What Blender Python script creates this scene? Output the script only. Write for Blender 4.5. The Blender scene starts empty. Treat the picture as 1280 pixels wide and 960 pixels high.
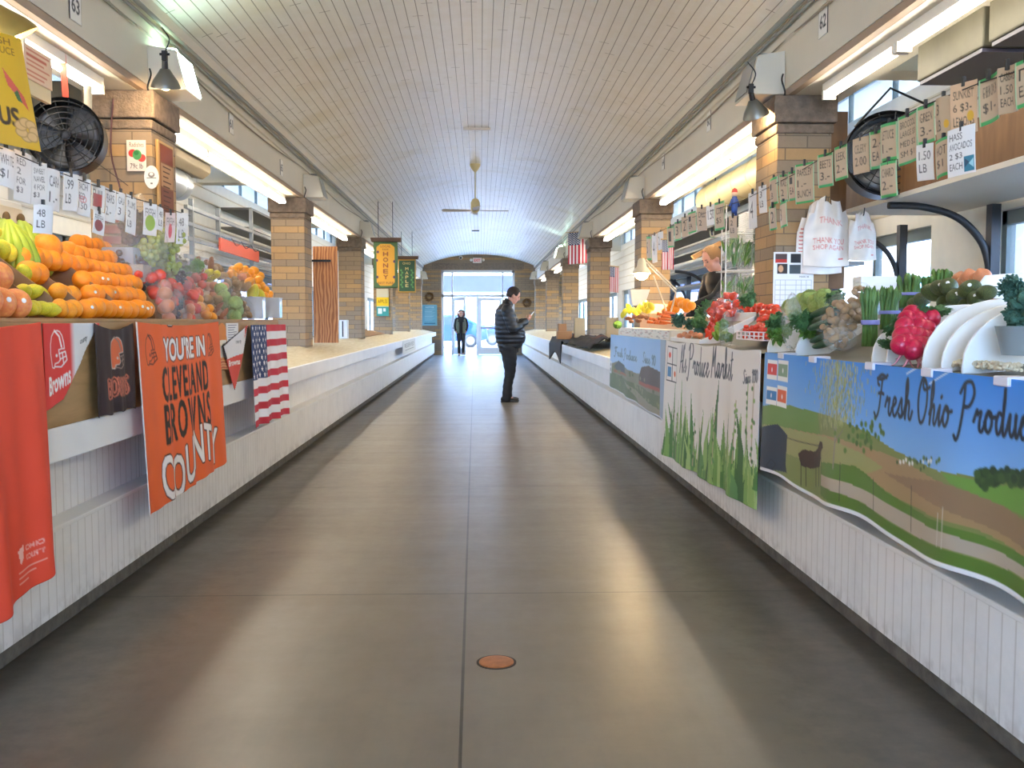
import bpy, bmesh, math, random
import numpy as np
from mathutils import Vector, Matrix, noise
PI = math.pi
rnd = random.Random(7)
COL = bpy.context.scene.collection
# ------------------------------------------------------------------ camera model
F = 1200.0; HC = 1.30; VX, VY = 601.0, 401.0
TH = math.atan((480 - VY) / F); PS = math.atan((640 - VX) * math.cos(TH) / F)
FW = Vector((math.sin(PS) * math.cos(TH), math.cos(PS) * math.cos(TH), -math.sin(TH)))
RT = Vector((math.cos(PS), -math.sin(PS), 0)); UP = RT.cross(FW)
EYE = Vector((0, 0, HC))
def ray(px, py): return FW + RT * ((px - 640) / F) - UP * ((py - 480) / F)
def PX(px, py, X): d = ray(px, py); return EYE + d * (X / d.x)
def PY(px, py, Y): d = ray(px, py); return EYE + d * (Y / d.y)
def PZ(px, py, Z): d = ray(px, py); return EYE + d * ((Z - HC) / d.z)
def PN(px, py, p, n):
    d = ray(px, py); n = Vector(n); return EYE + d * ((Vector(p) - EYE).dot(n) / d.dot(n))
def proj(p):
    d = Vector(p) - EYE; w = d.dot(FW)
    return 640 + F * d.dot(RT) / w, 480 - F * d.dot(UP) / w
cam = bpy.data.cameras.new('camera'); cam.lens = F * 36 / 1280; cam.sensor_width = 36
cam.clip_end = 300; cam.clip_start = .02
co = bpy.data.objects.new('camera', cam); COL.objects.link(co)
co.location = EYE; co.rotation_euler = (PI / 2 - TH, 0, -PS)
bpy.context.scene.camera = co
# ------------------------------------------------------------------ colour / materials
def lin(c):
    if isinstance(c, str):
        c = c.lstrip('#'); c = tuple(int(c[i:i + 2], 16) / 255 for i in (0, 2, 4))
    return tuple(((v + .055) / 1.055) ** 2.4 if v > .04045 else v / 12.92 for v in c)
MATS = {}
def mat(name, col, rough=.6, metal=0, var=0, vscale=8, bump=0, bscale=40, emit=0, alpha=1, trans=0, coat=0, col2=None, sss=0):
    if name in MATS: return MATS[name]
    m = bpy.data.materials.new(name); m.use_nodes = True; MATS[name] = m
    nt = m.node_tree; b = nt.nodes['Principled BSDF']; N = nt.nodes.new; L = nt.links.new
    c = lin(col)
    b.inputs['Base Color'].default_value = (*c, 1); b.inputs['Roughness'].default_value = rough
    b.inputs['Metallic'].default_value = metal
    if coat: b.inputs['Coat Weight'].default_value = coat
    if trans: b.inputs['Transmission Weight'].default_value = trans
    if sss: b.inputs['Subsurface Weight'].default_value = sss; b.inputs['Subsurface Scale'].default_value = .02
    if alpha < 1: b.inputs['Alpha'].default_value = alpha
    tc = None
    if var or bump or col2:
        tc = N('ShaderNodeTexCoord')
    if var or col2:
        no = N('ShaderNodeTexNoise'); no.inputs['Scale'].default_value = vscale; no.inputs['Detail'].default_value = 5
        L(tc.outputs['Object'], no.inputs['Vector'])
        mx = N('ShaderNodeMix'); mx.data_type = 'RGBA'
        cr = N('ShaderNodeMapRange'); cr.inputs[1].default_value = .35; cr.inputs[2].default_value = .65
        L(no.outputs['Fac'], cr.inputs[0]); L(cr.outputs[0], mx.inputs['Factor'])
        c2 = lin(col2) if col2 else tuple(v * (1 - var) for v in c)
        mx.inputs['A'].default_value = (*c, 1); mx.inputs['B'].default_value = (*c2, 1)
        L(mx.outputs['Result'], b.inputs['Base Color'])
    if bump:
        no = N('ShaderNodeTexNoise'); no.inputs['Scale'].default_value = bscale; no.inputs['Detail'].default_value = 4
        L(tc.outputs['Object'], no.inputs['Vector'])
        bp = N('ShaderNodeBump'); bp.inputs['Strength'].default_value = bump; bp.inputs['Distance'].default_value = .01
        L(no.outputs['Fac'], bp.inputs['Height']); L(bp.outputs[0], b.inputs['Normal'])
    if emit:
        b.inputs['Emission Color'].default_value = (*c, 1); b.inputs['Emission Strength'].default_value = emit
    return m
def mathn(nt, op, a, b=None, c=None):
    n = nt.nodes.new('ShaderNodeMath'); n.operation = op
    for i, v in enumerate((a, b, c)):
        if v is None: continue
        if isinstance(v, (int, float)): n.inputs[i].default_value = v
        else: nt.links.new(v, n.inputs[i])
    return n.outputs[0]
def mixc(nt, f, a, b):
    n = nt.nodes.new('ShaderNodeMix'); n.data_type = 'RGBA'
    for k, v in (('Factor', f), ('A', a), ('B', b)):
        if isinstance(v, (int, float)): n.inputs[k].default_value = v
        elif isinstance(v, tuple): n.inputs[k].default_value = (*v, 1)
        else: nt.links.new(v, n.inputs[k])
    return n.outputs['Result']
def groove(nt, coord, pitch, width):       # 1 inside the groove, 0 on the board
    f = mathn(nt, 'FRACT', mathn(nt, 'DIVIDE', coord, pitch))
    d = mathn(nt, 'ABSOLUTE', mathn(nt, 'SUBTRACT', f, .5))
    return mathn(nt, 'GREATER_THAN', d, .5 - width / pitch / 2)
def base(name, rough=.6):
    m = bpy.data.materials.new(name); m.use_nodes = True; MATS[name] = m
    nt = m.node_tree; b = nt.nodes['Principled BSDF']; b.inputs['Roughness'].default_value = rough
    tc = nt.nodes.new('ShaderNodeTexCoord'); sx = nt.nodes.new('ShaderNodeSeparateXYZ')
    g = nt.nodes.new('ShaderNodeNewGeometry')
    nt.links.new(g.outputs['Position'], sx.inputs[0])
    return m, nt, b, tc, sx, g
def noisen(nt, vec, scale, detail=4, rough=.5):
    n = nt.nodes.new('ShaderNodeTexNoise'); n.inputs['Scale'].default_value = scale
    n.inputs['Detail'].default_value = detail; n.inputs['Roughness'].default_value = rough
    nt.links.new(vec, n.inputs['Vector']); return n.outputs['Fac']
def rng(nt, v, a, b, c=0, d=1):
    n = nt.nodes.new('ShaderNodeMapRange')
    for i, x in enumerate((a, b, c, d)): n.inputs[i + 1].default_value = x
    nt.links.new(v, n.inputs[0]); return n.outputs[0]
def bumpn(nt, b, h, strength=.5, dist=.01):
    n = nt.nodes.new('ShaderNodeBump'); n.inputs['Strength'].default_value = strength; n.inputs['Distance'].default_value = dist
    nt.links.new(h, n.inputs['Height']); nt.links.new(n.outputs[0], b.inputs['Normal'])
# ------------------------------------------------------------------ mesh builder
class MB:
    def __init__(s): s.v = []; s.f = []
    def add(s, vs, fs):
        o = len(s.v); s.v += [tuple(p) for p in vs]; s.f += [tuple(i + o for i in f) for f in fs]; return s
    def box(s, a, b):
        x0, y0, z0 = a; x1, y1, z1 = b
        if x0 > x1: x0, x1 = x1, x0
        if y0 > y1: y0, y1 = y1, y0
        if z0 > z1: z0, z1 = z1, z0
        return s.add([(x0, y0, z0), (x1, y0, z0), (x1, y1, z0), (x0, y1, z0), (x0, y0, z1), (x1, y0, z1), (x1, y1, z1), (x0, y1, z1)],
                     [(3, 2, 1, 0), (4, 5, 6, 7), (0, 1, 5, 4), (1, 2, 6, 5), (2, 3, 7, 6), (3, 0, 4, 7)])
    def beam(s, p, q, w, h, up=(0, 0, 1)):
        p = Vector(p); q = Vector(q); d = (q - p).normalized(); r = d.cross(Vector(up))
        r = (r if r.length > 1e-4 else Vector((1, 0, 0))).normalized(); u = r.cross(d)
        vs = [c + r * (i * w / 2) + u * (j * h / 2) for c in (p, q) for i, j in ((-1, -1), (1, -1), (1, 1), (-1, 1))]
        return s.add(vs, [(3, 2, 1, 0), (4, 5, 6, 7), (0, 1, 5, 4), (1, 2, 6, 5), (2, 3, 7, 6), (3, 0, 4, 7)])
    def prism(s, poly, axis, a, b):    # poly 2D in the two other axes (cyclic order), extruded along axis a..b
        def P(u, v, w):
            return {'x': (w, u, v), 'y': (u, w, v), 'z': (u, v, w)}[axis]
        n = len(poly)
        vs = [P(u, v, a) for u, v in poly] + [P(u, v, b) for u, v in poly]
        fs = [tuple(range(n)), tuple(range(2 * n - 1, n - 1, -1))] + [(i, i + n, (i + 1) % n + n, (i + 1) % n) for i in range(n)]
        return s.add(vs, fs)
    def tube(s, pts, r, n=8, caps=True, closed=False):
        pts = [Vector(p) for p in pts]; rs = r if isinstance(r, (list, tuple)) else [r] * len(pts)
        ref = Vector((.31, .22, .93)); vs = []; fs = []; m = len(pts)
        for i, p in enumerate(pts):
            if closed: d = pts[(i + 1) % m] - pts[i - 1]
            else: d = pts[min(i + 1, m - 1)] - pts[max(i - 1, 0)]
            d.normalize(); a = d.cross(ref)
            if a.length < .05: a = d.cross(Vector((1, 0, 0)))
            a.normalize(); c = d.cross(a)
            for k in range(n):
                t = 2 * PI * k / n; vs.append(p + (a * math.cos(t) + c * math.sin(t)) * rs[i])
        for i in range(m if closed else m - 1):
            j = (i + 1) % m
            for k in range(n):
                k2 = (k + 1) % n; fs.append((i * n + k, i * n + k2, j * n + k2, j * n + k))
        if caps and not closed:
            fs.append(tuple(range(n))[::-1]); fs.append(tuple((m - 1) * n + k for k in range(n)))
        return s.add(vs, fs)
    def cyl(s, p, q, r0, r1=None, n=16): return s.tube([p, q], [r0, r0 if r1 is None else r1], n)
    def lathe(s, prof, o=(0, 0, 0), n=20, axis='z', rot=None):
        vs = []; fs = []; m = len(prof)
        for r, z in prof:
            for k in range(n):
                t = 2 * PI * k / n; v = Vector((r * math.cos(t), r * math.sin(t), z))
                if axis == 'x': v = Vector((v.z, v.x, v.y))
                if axis == 'y': v = Vector((v.x, v.z, v.y))
                if rot: v = rot @ v
                vs.append(v + Vector(o))
        for i in range(m - 1):
            for k in range(n):
                k2 = (k + 1) % n; fs.append((i * n + k, i * n + k2, (i + 1) * n + k2, (i + 1) * n + k))
        if prof[0][0] > 1e-5: fs.append(tuple(range(n))[::-1])
        if prof[-1][0] > 1e-5: fs.append(tuple((m - 1) * n + k for k in range(n)))
        return s.add(vs, fs)
    def ball(s, c, r, n=14, m=9, f=None, rot=None):
        c = Vector(c); R = r if isinstance(r, (tuple, list)) else (r, r, r)
        vs = []; fs = []
        for i in range(m + 1):
            a = PI * i / m
            for k in range(n):
                t = 2 * PI * k / n
                d = Vector((math.sin(a) * math.cos(t), math.sin(a) * math.sin(t), math.cos(a)))
                q = f(d) if f else 1
                v = Vector((d.x * R[0] * q, d.y * R[1] * q, d.z * R[2] * q))
                if rot: v = rot @ v
                vs.append(c + v)
        for i in range(m):
            for k in range(n):
                k2 = (k + 1) % n; fs.append((i * n + k, (i + 1) * n + k, (i + 1) * n + k2, i * n + k2))
        return s.add(vs, fs)
    def sheet(s, fn, nu, nv, th=0.0, ax=None):
        vs = [fn(i / nu, j / nv) for j in range(nv + 1) for i in range(nu + 1)]
        fs = [(j * (nu + 1) + i, j * (nu + 1) + i + 1, (j + 1) * (nu + 1) + i + 1, (j + 1) * (nu + 1) + i) for j in range(nv) for i in range(nu)]
        s.add(vs, fs)
        return s
    def mesh(s, name, m, smooth=False, weld=True):
        me = bpy.data.meshes.new(name); me.from_pydata(s.v, [], s.f)
        if m: me.materials.append(m)
        bm = bmesh.new(); bm.from_mesh(me)
        if weld: bmesh.ops.remove_doubles(bm, verts=bm.verts, dist=1e-5)
        bmesh.ops.recalc_face_normals(bm, faces=bm.faces)
        bm.to_mesh(me); bm.free()
        if smooth:
            me.polygons.foreach_set('use_smooth', [True] * len(me.polygons))
        return me
    def build(s, name, m, parent=None, smooth=False, bevel=0, label=None, sol=0, local=False, sharp=None, sub=0):
        if parent is not None and not local:
            o = wloc(parent); s.v = [(v[0] - o[0], v[1] - o[1], v[2] - o[2]) for v in s.v]
        ob = bpy.data.objects.new(name, s.mesh(name, m, smooth)); COL.objects.link(ob)
        if parent is not None: ob.parent = parent
        if sol:
            md = ob.modifiers.new('s', 'SOLIDIFY'); md.thickness = sol; md.offset = 0
        if bevel:
            md = ob.modifiers.new('b', 'BEVEL'); md.width = bevel; md.segments = 2; md.limit_method = 'ANGLE'
        if sub:
            md = ob.modifiers.new('u', 'SUBSURF'); md.levels = sub; md.render_levels = sub
        if smooth and sharp:
            ob.data.set_sharp_from_angle(angle=math.radians(sharp))
        if label: ob['label'] = label
        return ob
def wloc(o):
    v = Vector((0, 0, 0))
    while o is not None: v += Vector(o.location); o = o.parent
    return v
def tag(o, label=None, cat=None, group=None, kind=None):
    if label: o['label'] = label
    if cat: o['category'] = cat
    if group: o['group'] = group
    if kind: o['kind'] = kind
    return o
def thing(name, label, cat, loc=(0, 0, 0), group=None, rot=None):
    o = bpy.data.objects.new(name, None); COL.objects.link(o); o.location = loc; o.empty_display_size = .05
    if rot is not None: o.rotation_euler = rot
    return tag(o, label, cat, group)
def kids(o): return [c for c in COL.objects if c.parent == o]
def copy_tree(o, parent=None, ks=None):
    c = o.copy(); COL.objects.link(c)
    if parent is not None: c.parent = parent
    for k in o.children: copy_tree(k, c)
    return c
def struct(o): o['kind'] = 'structure'; return o
def copy_at(src, loc, rot=None, label=None, group=None, scale=None):
    c = copy_tree(src); c.location = loc
    if rot is not None: c.rotation_euler = rot
    if label: c['label'] = label
    if group: c['group'] = group
    if scale is not None: c.scale = (scale,) * 3 if isinstance(scale, (int, float)) else scale
    return c
# ------------------------------------------------------------------ canvas: printed artwork as per-vertex colour of a fine mesh
_txt = {}
def text_tris(s, bold=0, spacing=1.0):
    k = (s, bold, spacing)
    if k in _txt: return _txt[k]
    cu = bpy.data.curves.new('t', 'FONT'); cu.body = s; cu.size = 1; cu.offset = bold; cu.resolution_u = 3; cu.space_character = spacing
    ob = bpy.data.objects.new('t', cu); COL.objects.link(ob)
    dg = bpy.context.evaluated_depsgraph_get(); me = bpy.data.meshes.new_from_object(ob.evaluated_get(dg))
    me.calc_loop_triangles()
    v = np.array([(p.co.x, p.co.y) for p in me.vertices]); t = np.array([tuple(q.vertices) for q in me.loop_triangles])
    bpy.data.objects.remove(ob); bpy.data.curves.remove(cu); bpy.data.meshes.remove(me)
    if len(v) == 0: v = np.zeros((3, 2)); t = np.array([(0, 1, 2)])
    mn, mxx = v.min(0), v.max(0)
    _txt[k] = (v - np.array([mn[0], 0]), t, mxx[0] - mn[0], mn[1], mxx[1]); return _txt[k]
class Canvas:                              # coordinates: x 0..W right, y 0..H down
    def __init__(s, W, H, bg): s.W = W; s.H = H; s.a = np.empty((H, W, 3)); s.a[:] = lin(bg)
    def tri(s, p, mask):
        p = np.asarray(p, float); x0, y0 = np.floor(p.min(0)).astype(int); x1, y1 = np.ceil(p.max(0)).astype(int) + 1
        x0 = max(x0, 0); y0 = max(y0, 0); x1 = min(x1, s.W); y1 = min(y1, s.H)
        if x1 <= x0 or y1 <= y0: return
        sub = np.zeros((y1 - y0, x1 - x0))
        for ox in (.25, .75):
            for oy in (.25, .75):
                X, Y = np.meshgrid(np.arange(x0, x1) + ox, np.arange(y0, y1) + oy)
                w = []
                for i in range(3):
                    a, b = p[i], p[(i + 1) % 3]; w.append((b[0] - a[0]) * (Y - a[1]) - (b[1] - a[1]) * (X - a[0]))
                w = np.array(w); sub += ((w >= 0).all(0) | (w <= 0).all(0)) * .25
        mask[y0:y1, x0:x1] = np.maximum(mask[y0:y1, x0:x1], 0) + sub
    def fill(s, mask, c):
        m = np.clip(mask, 0, 1)[..., None]; s.a = s.a * (1 - m) + np.array(lin(c)) * m
    def poly(s, pts, c):
        X, Y = np.meshgrid(np.arange(s.W) + .5, np.arange(s.H) + .5); ins = np.zeros((s.H, s.W), bool)
        n = len(pts)
        for i in range(n):
            (xa, ya), (xb, yb) = pts[i], pts[(i + 1) % n]
            if ya == yb: continue
            cond = ((ya > Y) != (yb > Y)) & (X < (xb - xa) * (Y - ya) / (yb - ya) + xa); ins ^= cond
        s.fill(ins.astype(float), c); return s
    def rect(s, x0, y0, x1, y1, c): return s.poly([(x0, y0), (x1, y0), (x1, y1), (x0, y1)], c)
    def disc(s, x, y, rx, ry, c):
        X, Y = np.meshgrid(np.arange(s.W) + .5, np.arange(s.H) + .5)
        d = (1 - np.sqrt(((X - x) / rx) ** 2 + ((Y - y) / ry) ** 2)) * min(rx, ry); s.fill(np.clip(d + .5, 0, 1), c); return s
    def line(s, pts, w, c):
        best = np.full((s.H, s.W), 1e9); X, Y = np.meshgrid(np.arange(s.W) + .5, np.arange(s.H) + .5)
        for (xa, ya), (xb, yb) in zip(pts, pts[1:]):
            dx, dy = xb - xa, yb - ya; L = dx * dx + dy * dy + 1e-9
            t = np.clip(((X - xa) * dx + (Y - ya) * dy) / L, 0, 1)
            best = np.minimum(best, np.hypot(X - xa - t * dx, Y - ya - t * dy))
        s.fill(np.clip(w / 2 - best + .5, 0, 1), c); return s
    def text(s, t, x, y, w, h, c, bold=0, warp=None, spacing=1.0, grow=0):   # fits the caps into the box x..x+w, y..y+h
        v, tr, tw, lo, hi = text_tris(t, bold, spacing); q = v.copy()
        q[:, 0] = x + q[:, 0] / max(tw, 1e-6) * w; q[:, 1] = y + h - (q[:, 1] - lo) / max(hi - lo, 1e-6) * h
        if warp: q = np.array([warp(a, b) for a, b in q])
        mask = np.zeros((s.H, s.W))
        for a in tr: s.tri(q[a], mask)
        mask = np.clip(mask, 0, 1); g0 = mask.copy()
        if grow:
            n = int(math.ceil(grow))
            for dy in range(-n, n + 1):
                for dx in range(-n, n + 1):
                    d = math.hypot(dx, dy)
                    if d > grow + .5: continue
                    mask = np.maximum(mask, np.roll(np.roll(g0, dy, 0), dx, 1) * min(1, grow + 1 - d))
        s.fill(mask, c); return s
    def noise(s, amt, seed=0, cell=6):
        r = np.random.RandomState(seed); g = r.rand(s.H // cell + 2, s.W // cell + 2)
        yy = np.arange(s.H) / cell; xx = np.arange(s.W) / cell; yi = yy.astype(int); xi = xx.astype(int); fy = (yy - yi)[:, None]; fx = (xx - xi)[None]
        n = (g[yi][:, xi] * (1 - fx) + g[yi][:, xi + 1] * fx) * (1 - fy) + (g[yi + 1][:, xi] * (1 - fx) + g[yi + 1][:, xi + 1] * fx) * fy
        s.a *= (1 + amt * (n - .5))[..., None]; return s
def printed(name, rough=.75):
    if name in MATS: return MATS[name]
    m = bpy.data.materials.new(name); m.use_nodes = True; MATS[name] = m; nt = m.node_tree; b = nt.nodes['Principled BSDF']
    at = nt.nodes.new('ShaderNodeAttribute'); at.attribute_name = 'print'; nt.links.new(at.outputs['Color'], b.inputs['Base Color'])
    b.inputs['Roughness'].default_value = rough
    return m
def sheet(name, cv, fn, parent=None, th=.003, rough=.75, nu=None, nv=None, shape=None):
    """a printed sheet; fn(u,v) gives the world point, u right, v down; shape(u,v) False cuts the cloth away"""
    nu = nu or cv.W - 1; nv = nv or cv.H - 1
    off = wloc(parent) if parent is not None else Vector((0, 0, 0))
    P = np.array([tuple(Vector(fn(i / nu, j / nv)) - off) for j in range(nv + 1) for i in range(nu + 1)])
    idx = np.arange((nu + 1) * (nv + 1)).reshape(nv + 1, nu + 1)
    q = np.stack([idx[:-1, :-1], idx[1:, :-1], idx[1:, 1:], idx[:-1, 1:]], -1).reshape(-1, 4)
    if shape:
        uu, vv = np.meshgrid((np.arange(nu) + .5) / nu, (np.arange(nv) + .5) / nv)
        keep = np.array([shape(a, b) for a, b in zip(uu.ravel(), vv.ravel())]); q = q[keep]
    me = bpy.data.meshes.new(name); me.from_pydata(P.tolist(), [], q.tolist()); me.materials.append(printed('printed_sheet_%d' % int(rough * 100), rough))
    at = me.color_attributes.new('print', 'FLOAT_COLOR', 'POINT')
    ii = np.clip((np.arange(nu + 1) / nu * (cv.W - 1)).round().astype(int), 0, cv.W - 1); jj = np.clip((np.arange(nv + 1) / nv * (cv.H - 1)).round().astype(int), 0, cv.H - 1)
    c = np.ones(((nv + 1) * (nu + 1), 4), 'f'); c[:, :3] = cv.a[jj][:, ii].reshape(-1, 3); at.data.foreach_set('color', c.ravel())
    me.polygons.foreach_set('use_smooth', [True] * len(me.polygons)); me.update()
    if shape:
        bm = bmesh.new(); bm.from_mesh(me); bmesh.ops.delete(bm, geom=[v for v in bm.verts if not v.link_faces], context='VERTS'); bm.to_mesh(me); bm.free()
    ob = bpy.data.objects.new(name, me); COL.objects.link(ob)
    if parent is not None: ob.parent = parent
    if th:
        md = ob.modifiers.new('s', 'SOLIDIFY'); md.thickness = th; md.offset = 0
    return ob
def bez(p, n=10):                          # polyline through points (catmull-rom)
    p = [np.array(q, float) for q in p]; o = []
    for i in range(len(p) - 1):
        a, b, c, d = p[max(i - 1, 0)], p[i], p[i + 1], p[min(i + 2, len(p) - 1)]
        for k in range(n):
            t = k / n; o.append(tuple(.5 * (2 * b + (c - a) * t + (2 * a - 5 * b + 4 * c - d) * t * t + (3 * b - a - 3 * c + d) * t ** 3)))
    o.append(tuple(p[-1])); return o
# ================================================================== room materials
XL, XR, ZS, ZA, YE, YN = -2.20, 2.06, 3.38, 3.81, 36.7, -5.0
XW, XE = -3.5, 3.4
PY_L = [6.5, 12.0, 17.6, 23.3, 29.2, 35.2]
def m_brick():
    m, nt, b, tc, sx, g = base('striped_brick', .85); H = .082; W = .30
    x, y, z = sx.outputs; s = mathn(nt, 'ADD', x, y)
    row = mathn(nt, 'FLOOR', mathn(nt, 'DIVIDE', z, H))
    sh = mathn(nt, 'MULTIPLY', mathn(nt, 'MODULO', row, 2), .5)
    ux = mathn(nt, 'ADD', mathn(nt, 'DIVIDE', s, W), sh); colm = mathn(nt, 'FLOOR', ux)
    def wn(a, c):
        cv = nt.nodes.new('ShaderNodeCombineXYZ'); nt.links.new(a, cv.inputs[0]); 
        if c is not None: nt.links.new(c, cv.inputs[1])
        w = nt.nodes.new('ShaderNodeTexWhiteNoise'); w.noise_dimensions = '3D'; nt.links.new(cv.outputs[0], w.inputs[0]); return w.outputs[0]
    r1 = wn(row, None); r2 = wn(row, colm)
    pick = mathn(nt, 'GREATER_THAN', mathn(nt, 'ADD', mathn(nt, 'MULTIPLY', r1, .7), mathn(nt, 'MULTIPLY', r2, .3)), .52)
    c = mixc(nt, pick, lin('#a08c74'), lin('#c69e6a'))
    c = mixc(nt, mathn(nt, 'MULTIPLY', r2, .35), c, lin('#7d7166'))
    nz = noisen(nt, g.outputs['Position'], 30, 5, .7); c = mixc(nt, mathn(nt, 'MULTIPLY', nz, .35), c, lin('#6b5a48'))
    fz = mathn(nt, 'FRACT', mathn(nt, 'DIVIDE', z, H)); fx = mathn(nt, 'FRACT', ux)
    jz = mathn(nt, 'LESS_THAN', fz, .09); jx = mathn(nt, 'LESS_THAN', fx, .03); j = mathn(nt, 'MAXIMUM', jz, jx)
    c = mixc(nt, mathn(nt, 'MULTIPLY', j, .7), c, lin('#5f554b')); nt.links.new(c, b.inputs['Base Color'])
    bumpn(nt, b, mathn(nt, 'SUBTRACT', mathn(nt, 'MULTIPLY', nz, .5), j), .6, .006); return m
m_brick()
def m_planks():
    m, nt, b, tc, sx, g = base('painted_ceiling_boards', .5)
    uv = nt.nodes.new('ShaderNodeUVMap'); uv.uv_map = 'UVMap'; su = nt.nodes.new('ShaderNodeSeparateXYZ'); nt.links.new(uv.outputs[0], su.inputs[0])
    u, v = su.outputs[0], su.outputs[1]; P = .088
    gr = groove(nt, u, P, .007)
    row = mathn(nt, 'FLOOR', mathn(nt, 'ADD', mathn(nt, 'DIVIDE', u, P), .5))
    w = nt.nodes.new('ShaderNodeTexWhiteNoise'); w.noise_dimensions = '1D'; nt.links.new(row, w.inputs['W'])
    end = mathn(nt, 'LESS_THAN', mathn(nt, 'FRACT', mathn(nt, 'DIVIDE', mathn(nt, 'ADD', v, mathn(nt, 'MULTIPLY', w.outputs[0], 9)), 2.6)), .0035)
    nz = noisen(nt, g.outputs['Position'], 6, 6, .7); nz2 = noisen(nt, g.outputs['Position'], 1.2, 3)
    c = mixc(nt, rng(nt, nz, .3, .7), lin('#f8f6f1'), lin('#f0ece2')); c = mixc(nt, mathn(nt, 'MULTIPLY', w.outputs[0], .25), c, lin('#e6e1d5'))
    c = mixc(nt, rng(nt, nz2, .55, .75), c, lin('#e6dfcc'))
    j = mathn(nt, 'MAXIMUM', gr, end); c = mixc(nt, mathn(nt, 'MULTIPLY', j, .8), c, lin('#7c7363'))
    nt.links.new(c, b.inputs['Base Color'])
    bumpn(nt, b, mathn(nt, 'SUBTRACT', mathn(nt, 'MULTIPLY', nz, .25), j), .7, .006); b.inputs['Roughness'].default_value = .36; return m
m_planks()
def m_bead(name, col, pitch=.075):
    m, nt, b, tc, sx, g = base(name, .45); gr = groove(nt, sx.outputs[1], pitch, .009)
    nz = noisen(nt, g.outputs['Position'], 4, 5, .7)
    c = mixc(nt, rng(nt, nz, .45, .8), lin(col), tuple(v * .86 for v in lin(col))); c = mixc(nt, mathn(nt, 'MULTIPLY', gr, .35), c, lin('#a89e8c'))
    z = sx.outputs[2]; jn = groove(nt, mathn(nt, 'ADD', sx.outputs[1], .78), 3.0, .007); c = mixc(nt, mathn(nt, 'MULTIPLY', jn, .6), c, lin('#7d7466')); sc = mathn(nt, 'MULTIPLY', rng(nt, z, .16, .08), rng(nt, noisen(nt, g.outputs['Position'], 14, 4), .45, .6))
    c = mixc(nt, mathn(nt, 'MULTIPLY', sc, .4), c, lin('#8a8378'))
    nt.links.new(c, b.inputs['Base Color']); bumpn(nt, b, mathn(nt, 'SUBTRACT', mathn(nt, 'MULTIPLY', nz, .15), gr), .8, .006); return m
m_bead('white_beadboard', '#f1efea')
def m_floor():
    m, nt, b, tc, sx, g = base('sealed_concrete', .3); x, y, z = sx.outputs
    P = g.outputs['Position']; n1 = noisen(nt, P, 1.3, 6, .65); n2 = noisen(nt, P, 9, 6, .7); n3 = noisen(nt, P, 60, 3, .6)
    mp = nt.nodes.new('ShaderNodeMapping'); mp.inputs['Scale'].default_value = (1.0, .18, 1); nt.links.new(P, mp.inputs[0]); n4 = noisen(nt, mp.outputs[0], 2.2, 6, .6)
    mp2 = nt.nodes.new('ShaderNodeMapping'); mp2.inputs['Scale'].default_value = (.25, 2.2, 1); nt.links.new(P, mp2.inputs[0]); n5 = noisen(nt, mp2.outputs[0], 1.6, 5, .6)
    c = mixc(nt, rng(nt, n1, .3, .7), lin('#736958'), lin('#5f5748')); c = mixc(nt, rng(nt, n4, .35, .7), c, lin('#7c7363')); c = mixc(nt, mathn(nt, 'MULTIPLY', rng(nt, n2, .4, .75), .3), c, lin('#675f54'))
    # scuffed dirt along the two curbs (worn path stays cleaner in the middle)
    d = mathn(nt, 'ABSOLUTE', mathn(nt, 'ADD', x, .1)); e = rng(nt, mathn(nt, 'ADD', d, mathn(nt, 'MULTIPLY', n2, .7)), 1.45, 2.05)
    c = mixc(nt, mathn(nt, 'MULTIPLY', e, .8), c, lin('#3d3831'))
    jl = mathn(nt, 'LESS_THAN', mathn(nt, 'ABSOLUTE', mathn(nt, 'ADD', mathn(nt, 'ADD', x, .047), mathn(nt, 'MULTIPLY', y, .0062))), .0055)
    jt = mathn(nt, 'LESS_THAN', mathn(nt, 'ABSOLUTE', mathn(nt, 'SUBTRACT', mathn(nt, 'FRACT', mathn(nt, 'DIVIDE', mathn(nt, 'SUBTRACT', y, 3.03), 2.97)), .5)), .0016)
    j = mathn(nt, 'MAXIMUM', jl, jt); c = mixc(nt, mathn(nt, 'MULTIPLY', j, .85), c, lin('#2b2620')); nt.links.new(c, b.inputs['Base Color'])
    r = mathn(nt, 'ADD', mathn(nt, 'MULTIPLY', n5, .18), mathn(nt, 'MULTIPLY', n2, .12)); nt.links.new(mathn(nt, 'ADD', r, .20), b.inputs['Roughness'])
    bumpn(nt, b, mathn(nt, 'SUBTRACT', mathn(nt, 'ADD', mathn(nt, 'MULTIPLY', n5, .6), mathn(nt, 'MULTIPLY', n3, .1)), j), .07, .006); return m
m_floor()
def m_wood(name, a, c2, axis=1, sc=3, stretch=12, rough=.55):
    m, nt, b, tc, sx, g = base(name, rough); mp = nt.nodes.new('ShaderNodeMapping')
    s = [stretch] * 3; s[axis] = 1; mp.inputs['Scale'].default_value = s; nt.links.new(g.outputs['Position'], mp.inputs[0])
    w = nt.nodes.new('ShaderNodeTexNoise'); w.inputs['Scale'].default_value = sc; w.inputs['Detail'].default_value = 6; w.inputs['Distortion'].default_value = 1.2
    nt.links.new(mp.outputs[0], w.inputs['Vector']); c = mixc(nt, rng(nt, w.outputs['Fac'], .35, .65), lin(a), lin(c2)); nt.links.new(c, b.inputs['Base Color']); return m
m_wood('worn_counter_board', '#dccfae', '#cbb98f', 1, 2.5, 9, .5)
m_wood('plywood_riser', '#b08a58', '#9c7a4c', 1, 2, 7, .6)
m_wood('brown_hardboard', '#7d5a38', '#6d4c2e', 2, 2, 6, .6)
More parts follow.
